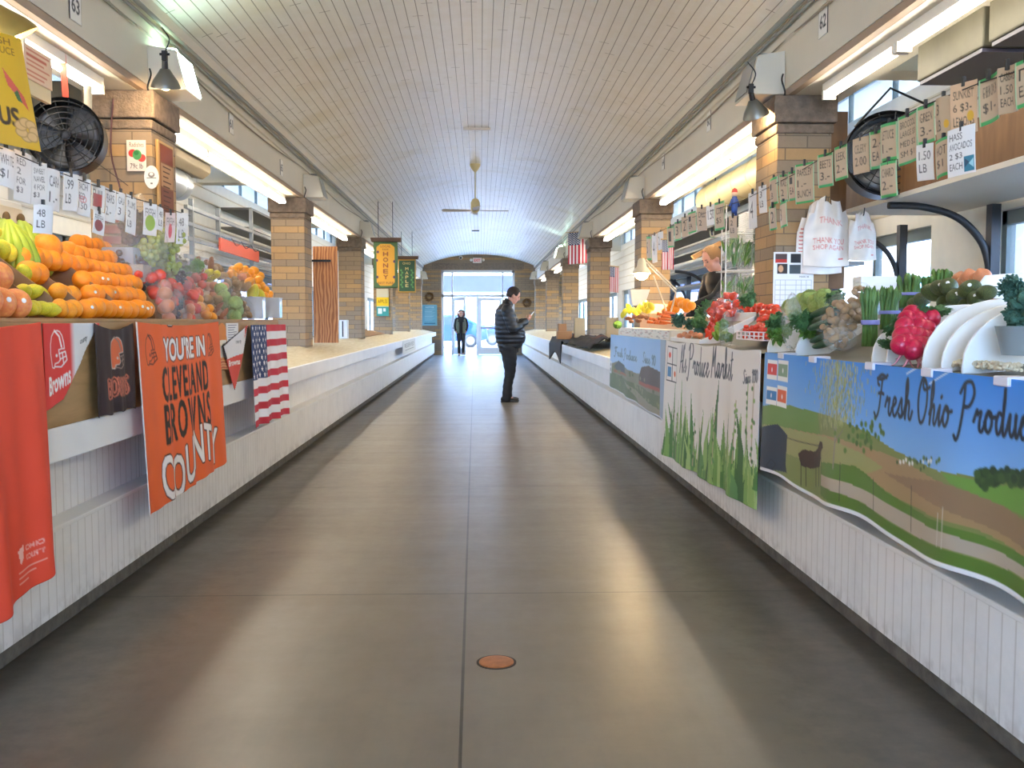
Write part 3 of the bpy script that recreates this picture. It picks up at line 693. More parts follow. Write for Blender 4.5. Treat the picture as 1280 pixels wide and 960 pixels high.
# plywood riser and its shelf under the fruit
def riser():
    t = thing('fruit_riser', 'plywood riser board lifting the fruit display above the left counter', 'display board', (-1.74, 5.4, .873))
    MB().box((-1.735, 2.2, .874), (-1.70, 8.15, 1.295)).build('front_board', MATS['plywood_riser'], t, bevel=.003)
    MB().box((-1.735, 8.13, .874), (-1.99, 8.15, 1.295)).build('end_board', MATS['plywood_riser'], t)
    MB().box((-1.70, 2.2, 1.295), (-2.0, 8.15, 1.31)).build('shelf_board', MATS['plywood_riser'], t, bevel=.003)
    b = MB(); b.prism([(-1.99, 1.31), (-2.62, 1.83), (-2.62, 1.80), (-1.99, 1.28)], 'y', 2.2, 5.15); b.build('sloped_board', mat('brown_cardboard', '#8f6d4c', .8), t)
    b = MB(); b.prism([(-1.99, 1.31), (-2.45, 1.69), (-2.45, 1.66), (-1.99, 1.28)], 'y', 5.15, 8.15); b.build('sloped_board', MATS['brown_cardboard'], t)
riser()
HELM = [(.50, .03), (.30, .06), (.14, .18), (.06, .38), (.05, .60), (.12, .82), (.16, .95), (.30, .97), (.36, .86), (.55, .84), (.66, .78), (.62, .64), (.58, .52), (.74, .50), (.90, .50), (.88, .36), (.78, .16), (.65, .06)]
def helmet(c, x, y, w, h, col, line, fillc=None):
    P = [(x + a * w, y + b * h) for a, b in HELM]
    if fillc: c.poly(P, fillc)
    c.line(P + [P[0]], max(1.3, w * .035), line)
    c.line([(x + w * .34, y + h * .03), (x + w * .62, y + h * .18), (x + w * .74, y + h * .45)], w * .07, col)
    m = [(x + .60 * w, y + .62 * h), (x + .95 * w, y + .58 * h), (x + 1.04 * w, y + .80 * h), (x + .70 * w, y + .96 * h), (x + .34 * w, y + .93 * h)]
    c.line(m, w * .05, col); c.line([(x + .66 * w, y + .76 * h), (x + 1.0 * w, y + .70 * h)], w * .045, col); c.line([(x + .78 * w, y + .60 * h), (x + .84 * w, y + .90 * h)], w * .045, col)
    c.disc(x + .46 * w, y + .66 * h, w * .06, w * .06, line)
# orange 'county' banner
c = Canvas(300, 200, '#f0682c'); c.noise(.08, 3, 20)
def warpy(a0, b0): 
    def f(x, y): return (x, y + a0 * math.sin((x / 300) * PI + b0))
    return f
c.rect(0, 0, 4, 200, '#e9ddd4')
helmet(c, 22, 12, 34, 34, '#5a2a1c', '#5a2a1c'); helmet(c, 244, 14, 26, 32, '#5a2a1c', '#5a2a1c')
for (t, x, y, w, h, col, oc) in (("YOU'RE IN", 78, 16, 150, 26, '#f6efe9', '#5a3020'), ('CLEVELAND', 66, 50, 168, 38, '#2b1a14', None), ('BROWNS', 66, 92, 172, 44, '#2b1a14', None)):
    if oc: c.text(t, x, y, w, h, oc, 0, grow=2.6)
    c.text(t, x, y, w, h, col, 0, grow=1.0 if oc else 1.5, spacing=1.0 if oc else 1.22)
def cw(x, y): 
    u = (x - 60) / 200; return (x, y + 10 * math.sin(u * PI * 2.2) - (8 * (u - .5)))
c.text('COUNTY', 52, 142, 216, 48, '#4a2a1c', 0, cw, grow=3.0, spacing=1.15); c.text('COUNTY', 52, 142, 216, 48, '#f6efe9', 0, cw, grow=1.2, spacing=1.15)
fn, a, b = drape(166, 270, -1.672, 1.295, .345, .010, 4, .02, .035, 3, .40)
o = sheet('football_banner', c, fn); tag(o, 'orange cloth banner lettered CLEVELAND BROWNS COUNTY hanging from the fruit riser', 'banner')
# plain orange-red cloth at the near end
c = Canvas(160, 200, '#e4492c'); c.noise(.08, 5, 25)
c.poly([(112, 166), (120, 164), (119, 174), (115, 178)], '#f3b9a8'); 
for i in range(2): c.text(['OHIO', 'COUNTY'][i], 123, 166 + 7 * i, 16, 4, '#f3c4b6')
for i in range(3): c.rect(112, 182 + 4 * i, 140 - 8 * i, 183.5 + 4 * i, '#eda190')
fn, a, b = drape(-160, 44, -1.672, 1.295, .22, .016, 3, .02, .04, 9, .37)
tag(sheet('orange_cloth', c, fn), 'plain red-orange cloth hanging over the near end of the fruit stall', 'banner')
# black star strip
c = Canvas(16, 90, '#1d1b1d')
for i in range(9): c.text('*', 6, 3 + i * 9.6, 8, 7, '#e8e4e0', .05)
fn, a, b = drape(40, 51, -1.68, 1.29, .93, .003, 1, 0, 0, 2); tag(sheet('star_ribbon', c, fn, shape=lambda u, v: v < .96 - .10 * abs(u - .5)), 'narrow black ribbon with white stars hanging beside the red pennant', 'ribbon')
# red and white pennant
c = Canvas(120, 110, '#e2e0dc'); X, Y = np.meshgrid(np.arange(120), np.arange(110)); k = np.clip((62 - X) / 10, 0, 1)
c.fill(k, '#e23c34'); c.fill(np.clip((X - 104) / 12, 0, 1), '#e23c34'); helmet(c, 12, 8, 32, 50, '#f3efe8', '#f3efe8'); c.text('Browns', 8, 68, 44, 24, '#f3efe8', .03, lambda x, y: (x, y - (x - 8) * .3)); c.text('county', 74, 22, 18, 9, '#4a4a4a', .03, lambda x, y: (x, y - (x - 74) * .3))
fn, a, b = drape(51, 122, -1.684, 1.29, .95, .004, 2, 0, 0, 4)
tag(sheet('football_pennant', c, fn, shape=lambda u, v: v < 1.0 - .35 * u - max(0, u - .3) * .95 or v < .06), 'red and white football pennant pinned to the near end of the riser', 'pennant')
# dark brown towel with helmet
c = Canvas(90, 110, '#33211f'); c.noise(.2, 8, 9); helmet(c, 32, 10, 32, 46, '#8f7a6e', '#c9b8aa', '#d9683a'); c.text('BROWNS', 22, 66, 50, 24, '#d8775a', grow=1.6); c.text('BROWNS', 22, 66, 50, 24, '#5b2c22')
fn, a, b = drape(115, 163, -1.678, 1.29, .88, .008, 3, .03, .01, 11, .885)
tag(sheet('football_towel', c, fn), 'dark brown towel with an orange helmet hanging from the riser', 'towel')
# tags, papers and pennant between banner and flag
c = Canvas(30, 60, '#d79a62'); c.disc(15, 12, 13, 12, '#e58b3f'); c.rect(4, 22, 26, 44, '#e9dccb'); 
for i in range(4): c.rect(4, 46 + i * 3.4, 26, 47.5 + i * 3.4, '#b4532c')
fn, a, b = drape(270, 283, -1.684, 1.285, .98, .002, 1, 0, 0, 1); tag(sheet('paper_tag', c, fn, shape=lambda u, v: v > .18 or abs(u - .5) < math.sqrt(max(0, v / .18)) * .5), 'tall paper tag with an orange rounded top beside the orange banner', 'paper tag')
c = Canvas(36, 60, '#e8e6e2')
for i in range(9): c.rect(5, 5 + i * 6, 30 - (i % 3) * 4, 7 + i * 6, '#8b8a90')
fn, a, b = drape(282, 297, -1.682, 1.285, 1.13, .003, 1, 0, 0, 6); tag(sheet('taped_note', c, fn), 'white typed note taped to the riser beside the paper tag', 'note')
c = Canvas(60, 110, '#2a2322'); c.poly([(3, 34), (34, 16), (59, 0), (30, 108)], '#e9e5e1'); c.poly([(6, 56), (46, 50), (30, 108), (26, 108)], '#dc4a3a'); c.poly([(52, 2), (59, 0), (50, 24)], '#d94b3c'); c.text('Browns', 14, 58, 24, 10, '#f3efe8', .03); c.text('county', 30, 26, 12, 8, '#444444')
fn, a, b = drape(276, 309, -1.676, 1.27, .83, .004, 1, 0, 0, 7)
tag(sheet('football_pennant', c, fn, shape=lambda u, v: (v < .3 + .7 * u / .45 if u < .45 else v < 1 - (u - .45) / .55 * .95) and v > .3 - .3 * u), 'narrow black, white and red pennant hanging point down beside the flag', 'pennant')
# stars and stripes
def usflag(W, H):
    c = Canvas(W, H, '#f1eeec')
    for i in range(13):
        if i % 2 == 0: c.rect(0, H * i / 13, W, H * (i + 1) / 13, '#c8283c')
    c.rect(0, 0, W * .4, H * 7 / 13, '#2a3c66')
    r = max(1.0, H * .02)
    for j in range(9):
        for i in range(6 if j % 2 == 0 else 5):
            x = W * .4 * ((i + .5) / 6 if j % 2 == 0 else (i + 1) / 6); y = H * 7 / 13 * (j + .6) / 9.2
            c.poly([(x + (r * 1.5 if k % 2 == 0 else r * .65) * math.sin(k * PI / 5), y - (r * 1.5 if k % 2 == 0 else r * .65) * math.cos(k * PI / 5)) for k in range(10)], '#f1eeec')
    return c
c = usflag(190, 110)
fn, a, b = drape(310, 353, -1.66, 1.27, .53, .016, 3, .0, .01, 14, .52)
tag(sheet('american_flag', c, fn), 'American flag hanging from the far end of the fruit riser', 'flag')
# ------------------------------------------------------------------ right banners
ZT = 1.135
def rb(px, py): p = PX(px, py, 1.45); return p.y, p.z
# blue landscape banner: plain of the cloth measured along the hall
Ya, Yb, Z0, Z1 = rb(960, 430)[0], 2.0, 1.142, .545
W, H = 560, 130
def q(px, py):                       # picture point of the printed scene -> canvas coordinates
    y, z = rb(px, py); return ((Ya - y) / (Ya - Yb) * W, (Z0 - z) / (Z0 - Z1) * H)
c = Canvas(W, H, '#2a86de'); X, Y = np.meshgrid(np.arange(W), np.arange(H))
c.fill(np.clip(Y / (H * .6), 0, 1) * .8, '#9ccaf0'); c.fill(np.clip((130 - X) / 160, 0, 1) * .4, '#8fbde8')
def Q(l): return [q(*k) for k in l]
c.poly(Q([(955, 516), (990, 508), (1040, 518), (1075, 535), (1100, 548), (1120, 560), (1150, 573), (1185, 588), (1230, 598), (1290, 602), (1290, 800), (955, 650)]), '#7f8a4e')
c.poly(Q([(955, 508), (985, 506), (1025, 514), (1030, 545), (955, 535)]), '#6b8c3f')
c.poly(Q([(992, 536), (1040, 543), (1085, 560), (1130, 572), (1180, 598), (1225, 625), (1290, 668), (1290, 700), (1220, 660), (1130, 622), (1075, 590), (1020, 562)]), '#a68a62')
c.poly(Q([(955, 530), (1040, 545), (1110, 585), (1075, 600), (1020, 575), (955, 560)]), '#9b9a62')
c.poly(Q([(1110, 590), (1185, 600), (1245, 628), (1290, 655), (1290, 690), (1200, 640)]), '#93785a')
c.poly(Q([(1188, 590), (1240, 606), (1290, 615), (1290, 650), (1235, 625), (1200, 605)]), '#6f9a43')
c.poly(Q([(1032, 575), (1075, 585), (1110, 612), (1180, 648), (1290, 700), (1290, 722), (1180, 668), (1100, 630), (1032, 596)]), '#5d7f33')
c.poly(Q([(1032, 590), (1080, 612), (1130, 634), (1200, 668), (1290, 712), (1290, 728), (1195, 684), (1110, 646), (1032, 603)]), '#b5a794')
c.poly(Q([(1032, 603), (1110, 647), (1195, 686), (1290, 730), (1290, 760), (1100, 665), (1032, 615)]), '#5a7a2f')
c.poly(Q([(955, 555), (985, 556), (990, 592), (955, 588)]), '#27313c'); c.poly(Q([(955, 534), (978, 532), (990, 545), (988, 590), (955, 586)]), '#1f2a38')
c.line(Q([(967, 583), (972, 576), (977, 583), (972, 590), (967, 583)]), 1.4, '#101418'); c.poly(Q([(1003, 566), (1008, 560), (1022, 562), (1026, 558), (1029, 550), (1033, 551), (1035, 558), (1031, 562), (1031, 572), (1029, 581), (1016, 583), (1006, 580)]), '#3c271c')
for x in (1006, 1011, 1023, 1028): c.line(Q([(x, 578), (x, 604)]), 1.6, '#2c1d15')
c.line(Q([(1025, 566), (1031, 556)]), 3, '#4a2f20'); c.line(Q([(988, 548), (1032, 556), (1032, 606)]), 1, '#3a3a30')
r = random.Random(5)
t0 = q(1052, 585); t1 = q(1052, 440); c.line([t0, (t0[0] + 1, t0[1] - 40), t1], 2.8, '#8d8677'); [c.line([(t0[0], t0[1] - 22 - 9 * k), (t0[0] + (-1) ** k * (14 + 2 * k), t0[1] - 34 - 12 * k)], 1.2, '#7d7666') for k in range(6)]
for i in range(1100):
    y = r.uniform(0, 1); px = 1054 + r.gauss(0, 13) * (1.25 - abs(y - .5)); py = 434 + y * 96; a, b = q(px, py); l = r.uniform(2, 5)
    if b > 1: c.line([(a, b), (a + r.uniform(-.6, .6), b + l)], .9, r.choice(['#8f9a55', '#a5ab6a', '#7c8a4a', '#b4b681']))
for i in range(40): a, b = q(1085 + r.gauss(0, 14), 545 + r.gauss(0, 8)); c.disc(a, b, 2.5, 2.5, r.choice(['#5d7f35', '#4c6b2c']))
for i in range(70): a, b = q(r.uniform(1228, 1290), 600 + r.gauss(0, 5)); c.disc(a, b, 3.5, 3, r.choice(['#33502c', '#27422a', '#3e5c30']))
for i in range(26): a, b = q(r.uniform(1125, 1190), 560 + r.uniform(10, 24)); c.disc(a, b, 1.6, 1.6, r.choice(['#55733a', '#e8e6e0', '#3f5c30']))
for x, y0, y1 in ((1060, 580, 628), (1145, 605, 660), (1097, 600, 640), (1186, 640, 680), (1192, 634, 684)): c.line(Q([(x, y0), (x, y1)]), 1.0, '#c9c2b4' if x > 1180 else '#3b3833')
for x0, y0, x1, y1 in ((1138, 468, 1168, 450), (1168, 480, 1197, 463)): c.line(Q([(x0, y0), (x1, y1)]), 1.2, '#cfe2f2')
a, b = q(1160, 700); 
# payment stickers in the corner
for (u0, v0, u1, v1, bg, fg) in ((964, 450, 976, 476, '#f2f0ee', '#d8352c'), (977, 450, 989, 479, '#eceae6', '#7f9a7a'), (964, 483, 976, 508, '#f2f0ee', '#2a78b8'), (977, 483, 988, 512, '#f2f0ee', '#e0622c')):
    p0 = q(u0, v0); p1 = q(u1, v1); c.rect(p0[0], p0[1], p1[0], p1[1], bg); c.rect(p0[0] + 1.2, p0[1] + 4, p1[0] - 1.2, p1[1] - 5, fg)
    c.disc((p0[0] + p1[0]) / 2, (p0[1] + p1[1]) / 2, 1.6, 2.4, '#f2f0ee')
# brush script, drawn stroke by stroke: letters in a unit where x-height=1
SG = {'F': [[(1.5, 2.15), (.9, 2.3), (.35, 2.1), (.3, 1.75), (.5, 1.65)], [(.2, 2.05), (1.0, 2.05), (1.65, 2.3)], [(.95, 2.1), (.75, 1.1), (.5, .1), (.15, -.35), (-.15, -.1)], [(.45, 1.15), (.8, 1.2), (1.15, 1.15)]],
      'r': [[(0, .45), (.25, 1.0), (.3, .8), (.6, .95), (.5, .5), (.5, .1), (.7, 0), (.95, .4)]],
      'e': [[(0, .4), (.5, .75), (.5, 1.0), (.3, 1.02), (.15, .6), (.2, .15), (.45, 0), (.9, .45)]],
      's': [[(0, .4), (.4, 1.05), (.45, .6), (.5, .2), (.25, 0), (.1, .15)], [(.3, .02), (.55, .1), (.85, .5)]],
      'h': [[(0, .5), (.4, 1.5), (.35, 2.2), (.2, 1.9), (.15, 1.0), (.1, 0)], [(.1, 0), (.25, .7), (.5, 1.0), (.6, .7), (.55, .15), (.75, 0), (1.0, .45)]],
      'O': [[(.9, 2.1), (.55, 2.35), (.15, 1.7), (.05, .8), (.3, .0), (.75, .1), (1.1, .9), (1.1, 1.8), (.8, 2.3), (.6, 2.0), (.8, 1.75), (1.4, 1.9)]],
      'i': [[(0, .5), (.25, 1.0), (.2, .3), (.3, 0), (.6, .45)], [(.35, 1.45), (.4, 1.5)]],
      'o': [[(.0, .45), (.3, 1.0), (.1, .7), (.1, .2), (.35, 0), (.6, .4), (.55, .9), (.3, 1.0), (.55, .75), (.95, .8)]],
      'P': [[(.5, 2.2), (.45, 1.2), (.2, -.1), (-.05, -.6), (-.3, -.4)], [(.1, 1.8), (.5, 2.3), (1.1, 2.35), (1.35, 1.8), (1.0, 1.2), (.5, 1.1)]],
      'd': [[(.6, .9), (.3, 1.0), (.08, .5), (.2, 0), (.5, .3), (.75, 1.4), (.8, 2.2)], [(.78, 2.1), (.65, .9), (.65, .1), (.8, 0), (1.05, .45)]],
      'u': [[(0, .5), (.2, 1.0), (.15, .3), (.35, 0), (.6, .4), (.7, 1.0)], [(.7, 1.0), (.65, .2), (.8, 0), (1.05, .45)]],
      'c': [[(.0, .4), (.45, 1.0), (.2, .95), (.05, .45), (.25, 0), (.85, .45)]],
      'A': [[(-.1, 0), (.35, 1.4), (.65, 2.2)], [(.65, 2.2), (.7, 1.0), (.8, 0)], [(.1, .85), (.9, .95)]],
      "l": [[(0, .4), (.4, 1.6), (.35, 2.2), (.15, 1.6), (.15, .3), (.35, 0), (.6, .4)]], "'": [[(.2, 2.3), (.1, 1.9)]],
      'M': [[(0, 0), (.25, 1.2), (.4, 2.2)], [(.4, 2.2), (.55, .8)], [(.55, .8), (1.1, 2.2)], [(1.1, 2.2), (1.05, .8), (1.25, 0), (1.5, .4)]],
      'a': [[(.6, .9), (.3, 1.0), (.08, .5), (.2, 0), (.45, .25), (.6, .95)], [(.6, .95), (.58, .15), (.75, 0), (1.0, .45)]],
      'k': [[(0, .5), (.35, 1.6), (.3, 2.2), (.12, 1.8), (.1, 0)], [(.1, .5), (.5, 1.0), (.3, .6)], [(.3, .6), (.55, .05), (.95, .45)]],
      't': [[(0, .5), (.3, 1.3), (.35, 1.9)], [(.35, 1.9), (.25, .6), (.35, 0), (.7, .4)], [(.05, 1.35), (.65, 1.45)]],
      'S': [[(1.0, 2.0), (.6, 2.3), (.2, 1.8), (.5, 1.2), (.7, .5), (.3, 0), (-.05, .3)]],
      'n': [[(0, .5), (.2, 1.0), (.15, 0)], [(.15, 0), (.3, .8), (.55, 1.0), (.55, .15), (.7, 0), (.95, .45)]],
      '1': [[(.1, 1.6), (.4, 2.0), (.35, 0)]], '9': [[(.6, 1.8), (.3, 2.0), (.1, 1.5), (.4, 1.2), (.65, 1.7), (.55, .8), (.3, 0)]], '0': [[(.4, 2.0), (.1, 1.4), (.15, .3), (.45, .0), (.75, .7), (.7, 1.6), (.4, 2.0)]]}
ADV = {'F': 1.45, 'r': .9, 'e': .85, 's': .8, 'h': 1.0, 'O': 1.5, 'i': .6, 'o': .9, 'P': 1.4, 'd': 1.05, 'u': 1.05, 'c': .8, ' ': .7, 'A': 1.0, 'l': .6, "'": .3, 'M': 1.55, 'a': 1.0, 'k': .95, 't': .7, 'S': 1.1, 'n': .95, '1': .6, '9': .75, '0': .85}
def script(c, txt, mapf, w, col):
    x = 0
    for ch in txt:
        for st in SG.get(ch, []):
            pts = bez(st, 6); c.line([mapf(x + a, b) for a, b in pts], w, col)
        x += ADV[ch]
    return x
tot = sum(ADV[ch] for ch in 'Fresh Ohio Produ')
y0, yz = rb(1099, 505); y1 = rb(1280, 540)[0]
def mp(x, y):
    yy = y0 + (y1 - y0) * x / tot; px = proj((1.45, yy, 1))[0]
    zz = (rb(1099, 515)[1] + (rb(1280, 550)[1] - rb(1099, 515)[1]) * x / tot) + y * .059
    return ((Ya - yy) / (Ya - Yb) * W, (Z0 - zz) / (Z0 - Z1) * H)
script(c, 'Fresh Ohio Produce', mp, 2.9, '#14202c')
r9 = random.Random(2)
def fnb(u, v):
    y = Ya + (Yb - Ya) * u; f = math.sin(u * 21) + .6 * math.sin(u * 37 + 1)
    return (1.452 - .012 * (1.2 + f * (.15 + .85 * v)) - .01 * v, y, Z0 + (Z1 + .012 * math.sin(u * 18) - Z0) * v)
c.fill((Y > H - 5).astype(float), '#efefef')
t = thing('landscape_banner', 'long printed banner of a farm landscape lettered Fresh Ohio Produce', 'banner', (1.44, (Ya + Yb) / 2, Z0))
sheet('banner_cloth', c, fnb, t, rough=.5, nu=W - 1, nv=H - 1)
for px in (981, 1021, 1094, 1167, 1262):
    y = rb(px, 430)[0]; MB().box((1.428, y - .035, Z0 - .022), (1.50, y + .04, Z0 + .006)).build('clip', mat('clear_clip', '#dcd8e0', .3), t, bevel=.004)
# white market banner
Ya2, Yb2, Z02, Z12 = rb(836, 420)[0], rb(956, 430)[0] + .02, 1.15, .27
W, H = 300, 200
def q2(px, py): y, z = rb(px, py); return ((Ya2 - y) / (Ya2 - Yb2) * W, (Z02 - z) / (Z02 - Z12) * H)
c = Canvas(W, H, '#e6e2dc'); r = random.Random(8)
pal = ['#6f9a4c', '#4f7f3e', '#8fb264', '#3f6a36', '#a4bf78', '#5f8f55', '#7fa85a']
for i in range(330):
    px = r.uniform(836, 958); base_y = 590 + (px - 836) * .40; h = abs(r.gauss(0, 1)) * 42 + 16
    x, y = q2(px, base_y + r.uniform(-22, 30)); x2, y2 = q2(px + r.uniform(-5, 5), base_y - h); w = r.uniform(2.5, 8)
    c.poly([(x - w, H + 4 if y > H - 20 else y), (x - w * .8, (y + y2) / 2), (x2, y2), (x + w * .8, (y + y2) / 2), (x + w, H + 4 if y > H - 20 else y)], r.choice(pal))
for px, h in ((844, 100), (850, 90), (870, 80), (898, 90), (925, 110), (938, 150), (945, 140)):
    x, y = q2(px, 585); x2, y2 = q2(px + 2, 585 - h * .75); c.line([(x, y), (x2, y2)], 1.8, r.choice(['#a9bf86', '#b6a98a', '#8fae66']))
    for k in range(9): a = r.random(); c.disc(x + (x2 - x) * a + r.uniform(-3, 3), y + (y2 - y) * a, 2, 3, r.choice(pal))
p0 = q2(839, 432); p1 = q2(849, 479); c.rect(p0[0], p0[1], p1[0], p1[1], '#2c3238'); mx = (p0[0] + p1[0]) / 2; my = (p0[1] + p1[1]) / 2
for (x0, yy0, x1, yy1, cc) in ((p0[0] + 1.5, p0[1] + 2, mx - 1, my - 1, '#e9e6e2'), (mx + .5, p0[1] + 2, p1[0] - 1.5, my - 1, '#dfe0da'), (p0[0] + 1.5, my + 1, mx - 1, p1[1] - 2, '#e9e6e2'), (mx + .5, my + 1, p1[0] - 1.5, p1[1] - 2, '#e9e6e2')): c.rect(x0, yy0, x1, yy1, cc)
c.disc((p0[0] + mx) / 2, (p0[1] + my) / 2, 4, 5, '#d84a3a'); c.disc((mx + p1[0]) / 2, (my + p1[1]) / 2, 4, 5, '#d86a3a'); c.rect(p0[0] + 4, my + 5, mx - 3, p1[1] - 8, '#3f7fb0')
txt = "Al's Produce Market"; SG["s"] = SG['s']; tt = sum(ADV[k] for k in txt); ya, yb = rb(854, 470)[0], rb(921, 480)[0]
def mp2(x, y):
    yy = ya + (yb - ya) * x / tt; z = 1.3 - (64 + 12 * x / tt) * yy / 1200 * 1.0 + y * .088
    return ((Ya2 - yy) / (Ya2 - Yb2) * W, (Z02 - z) / (Z02 - Z12) * H)
script(c, txt, mp2, 2.6, '#2b3440')
tt2 = sum(ADV[k] for k in 'Since 1990'); yc, yd = rb(934, 478)[0], rb(951, 480)[0]
def mp3(x, y):
    yy = yc + (yd - yc) * x / tt2; z = 1.3 - 80 * yy / 1200 + y * .034; return ((Ya2 - yy) / (Ya2 - Yb2) * W, (Z02 - z) / (Z02 - Z12) * H)
script(c, 'Since 1990', mp3, 1.6, '#4a5058')
def fnc(u, v):
    y = Ya2 + (Yb2 - Ya2) * u; f = math.sin(u * 23 + 1) + .6 * math.sin(u * 41); return (1.45 - .014 * (1.2 + f * (.2 + .8 * v)) - .02 * v, y, Z02 + (Z12 + .05 * u - Z02) * v - .012 * math.sin(u * PI * 3) ** 2 * (1 - v))
tag(sheet('market_banner', c, fnc, rough=.6), "white banner of green crops lettered Al's Produce Market", 'banner')
# far blue banner
Ya3, Yb3, Z03, Z13 = rb(765, 415)[0], rb(835, 420)[0] + .02, 1.15, .575
W, H = 180, 80; c = Canvas(W, H, '#a9c9e8'); X, Y = np.meshgrid(np.arange(W), np.arange(H)); c.fill(np.clip(1 - Y / 30, 0, 1) * .6, '#86b4e6')
c.poly([(0, 46), (30, 38), (60, 42), (100, 44), (150, 38), (180, 40), (180, 80), (0, 80)], '#8d8c7a'); c.poly([(22, 44), (36, 36), (60, 40), (62, 52), (22, 52)], '#5f6a70'); c.poly([(110, 46), (118, 34), (140, 30), (172, 34), (176, 52), (110, 52)], '#66605f')
c.poly([(20, 50), (70, 50), (70, 53), (20, 54)], '#a5705c'); c.poly([(110, 51), (165, 50), (165, 54), (110, 55)], '#a5655a'); c.poly([(0, 56), (180, 58), (180, 80), (0, 80)], '#6f7c62'); c.poly([(60, 60), (180, 74), (180, 80), (120, 80)], '#9a9684')
for i in range(60): c.disc(random.Random(i).uniform(0, 180), random.Random(i + 99).uniform(46, 70), 2, 2, random.Random(i).choice(['#7c8b66', '#66745a', '#8e9478']))
script(c, 'Fresh Produce', lambda x, y: (20 + x * 6.4, 30 - y * 5.4), 1.2, '#4f6478'); script(c, 'Since 90', lambda x, y: (122 + x * 5, 28 - y * 5), 1.1, '#4f6478')
c.rect(2, 40, 12, 58, '#d8dde2'); c.rect(4, 43, 10, 47, '#8b9098'); c.rect(4, 50, 10, 55, '#8b9098'); c.rect(166, 0, 180, 80, '#9fb0c4'); c.fill((Y > H - 3).astype(float), '#e9ecef')
def fnd(u, v):
    y = Ya3 + (Yb3 - Ya3) * u; f = math.sin(u * 19) + .5 * math.sin(u * 33); return (1.45 - .010 * (1.2 + f * (.3 + .7 * v)) - .01 * v, y, Z03 + (Z13 - .06 * u - Z03) * v)
tag(sheet('farm_banner', c, fnd, rough=.6), 'faded blue farmland banner at the far end of the vegetable stall', 'banner')
# riser behind the banners carrying the vegetables
def vriser():
    t = thing('vegetable_riser', 'raised wooden shelf carrying the vegetables above the right counter', 'display board', (1.5, 6, .873))
    MB().box((1.476, 1.6, .874), (1.50, 10.7, 1.13)).build('front_board', MATS['plywood_riser'], t)
    MB().box((1.478, 10.68, .874), (2.0, 10.7, 1.13)).build('end_board', MATS['plywood_riser'], t)
    b = MB(); b.prism([(1.476, 1.13), (1.66, 1.145), (1.95, 1.33), (1.95, 1.30), (1.66, 1.11), (1.476, 1.10)], 'y', 1.6, 10.7); b.build('sloped_shelf', mat('grey_shelf', '#8d8a80', .7), t)
vriser()
# flags on the right beam / pillars
def small_flag(px, py, w, h, X, label, z=None, tilt=.0):
    p = PX(px, py, X); c = usflag(60, 40); a = random.Random(px).uniform(0, 6)
    def fn(u, v): # hangs with the canton at the top left; stripes vertical
        return (p.x + (u - .5) * w * .92, p.y + (u - .5) * w * -.35 + .012 * math.sin(u * 12 + a) * v, p.z - v * h - tilt * u)
    c.a = np.rot90(c.a, 3)[:, ::-1].copy(); c.W, c.H = c.H, c.W
    t = thing('american_flag', label, 'flag', (p.x, p.y, p.z)); sheet('flag_cloth', c, fn, t); MB().cyl((p.x - w * .56, p.y + w * .24, p.z + .01), (p.x + w * .5, p.y - w * .2, p.z + .01 - tilt), .008, n=8).build('flag_pole', mat('pale_wood_pole', '#b99b6c', .6), t)
small_flag(724, 291, .46, .62, 1.96, 'American flag hanging from the beam over the far right pillars', tilt=-.02)
small_flag(835, 300, .12, .30, 1.9, 'small American flag hanging among the price cards of the vegetable stall')
small_flag(768, 333, .13, .36, 1.92, 'small American flag hanging on the side of the third right pillar', tilt=.02)
# ================================================================== produce templates (local coordinates, centre at the origin)
LPn, LPp = (.70, 0, .90), (-1.72, 0, 1.31)
def onL(px, py, off=0.0):   # picture point -> just above the sloped fruit display
    n = Vector((.68, 0, .84)).normalized(); return PN(px, py, Vector((-1.78, 0, 1.33)) + n * off, n)
def onR(px, py, off=0.0):
    n = Vector((-.50, 0, .86)).normalized(); return PN(px, py, Vector((1.55, 0, 1.15)) + n * off, n)
def skin(name, col, col2=None, rough=.4, bs=60, bump=.15, vs=6, coat=.0, **k): return mat(name, col, rough, bump=bump, bscale=bs, col2=col2, vscale=vs, coat=coat, **k)
M_OR = skin('orange_peel', '#f8981c', '#f28a10', .4, 180, .25, 6); M_TG = skin('tangerine_peel', '#f8a62c', '#f09414', .4, 160, .25)
M_GF = skin('grapefruit_peel', '#f2a053', '#e87f4a', .42, 160, .2, 5); M_LE = skin('lemon_peel', '#e3cf2c', '#c7c22c', .42, 140, .3, 7)
M_TO = skin('tomato_skin', '#d7281c', '#e04a22', .18, 20, .02, 8, .4); M_RB = skin('radish_skin', '#c81f45', '#b01638', .3, 20, .05, 8)
M_LF = skin('leaf_green', '#4c7a2e', '#6f9a3c', .5, 40, .5, 10); M_DK = skin('dark_leaf', '#44703f', '#5c8a4c', .55, 40, .6, 12)
M_KALE = skin('kale_leaf', '#5f8f78', '#3f6a58', .6, 60, .7, 14); M_CB = skin('cabbage_leaf', '#b3c777', '#8fab55', .45, 30, .5, 9)
M_AV = skin('avocado_skin', '#55632a', '#333f1e', .35, 120, .5, 9); M_CU = skin('cucumber_skin', '#1f3d2a', '#2f5536', .3, 50, .3, 9, .3)
M_AS = skin('asparagus_green', '#5c7f3a', '#46662e', .5, 60, .3, 20); M_GR = skin('green_grape', '#b7bf5a', '#98a63c', .2, 20, .02, 9, .3)
M_RG = skin('dark_grape', '#4a2334', '#2f1a2c', .25, 20, .02, 9, .3); M_PO = skin('potato_skin', '#b08d5f', '#94714a', .7, 70, .4, 12)
M_SP = skin('sweet_potato_skin', '#a5693f', '#8b5434', .7, 60, .4, 10); M_CA = skin('carrot_skin', '#e8752a', '#d4601c', .5, 60, .3, 10)
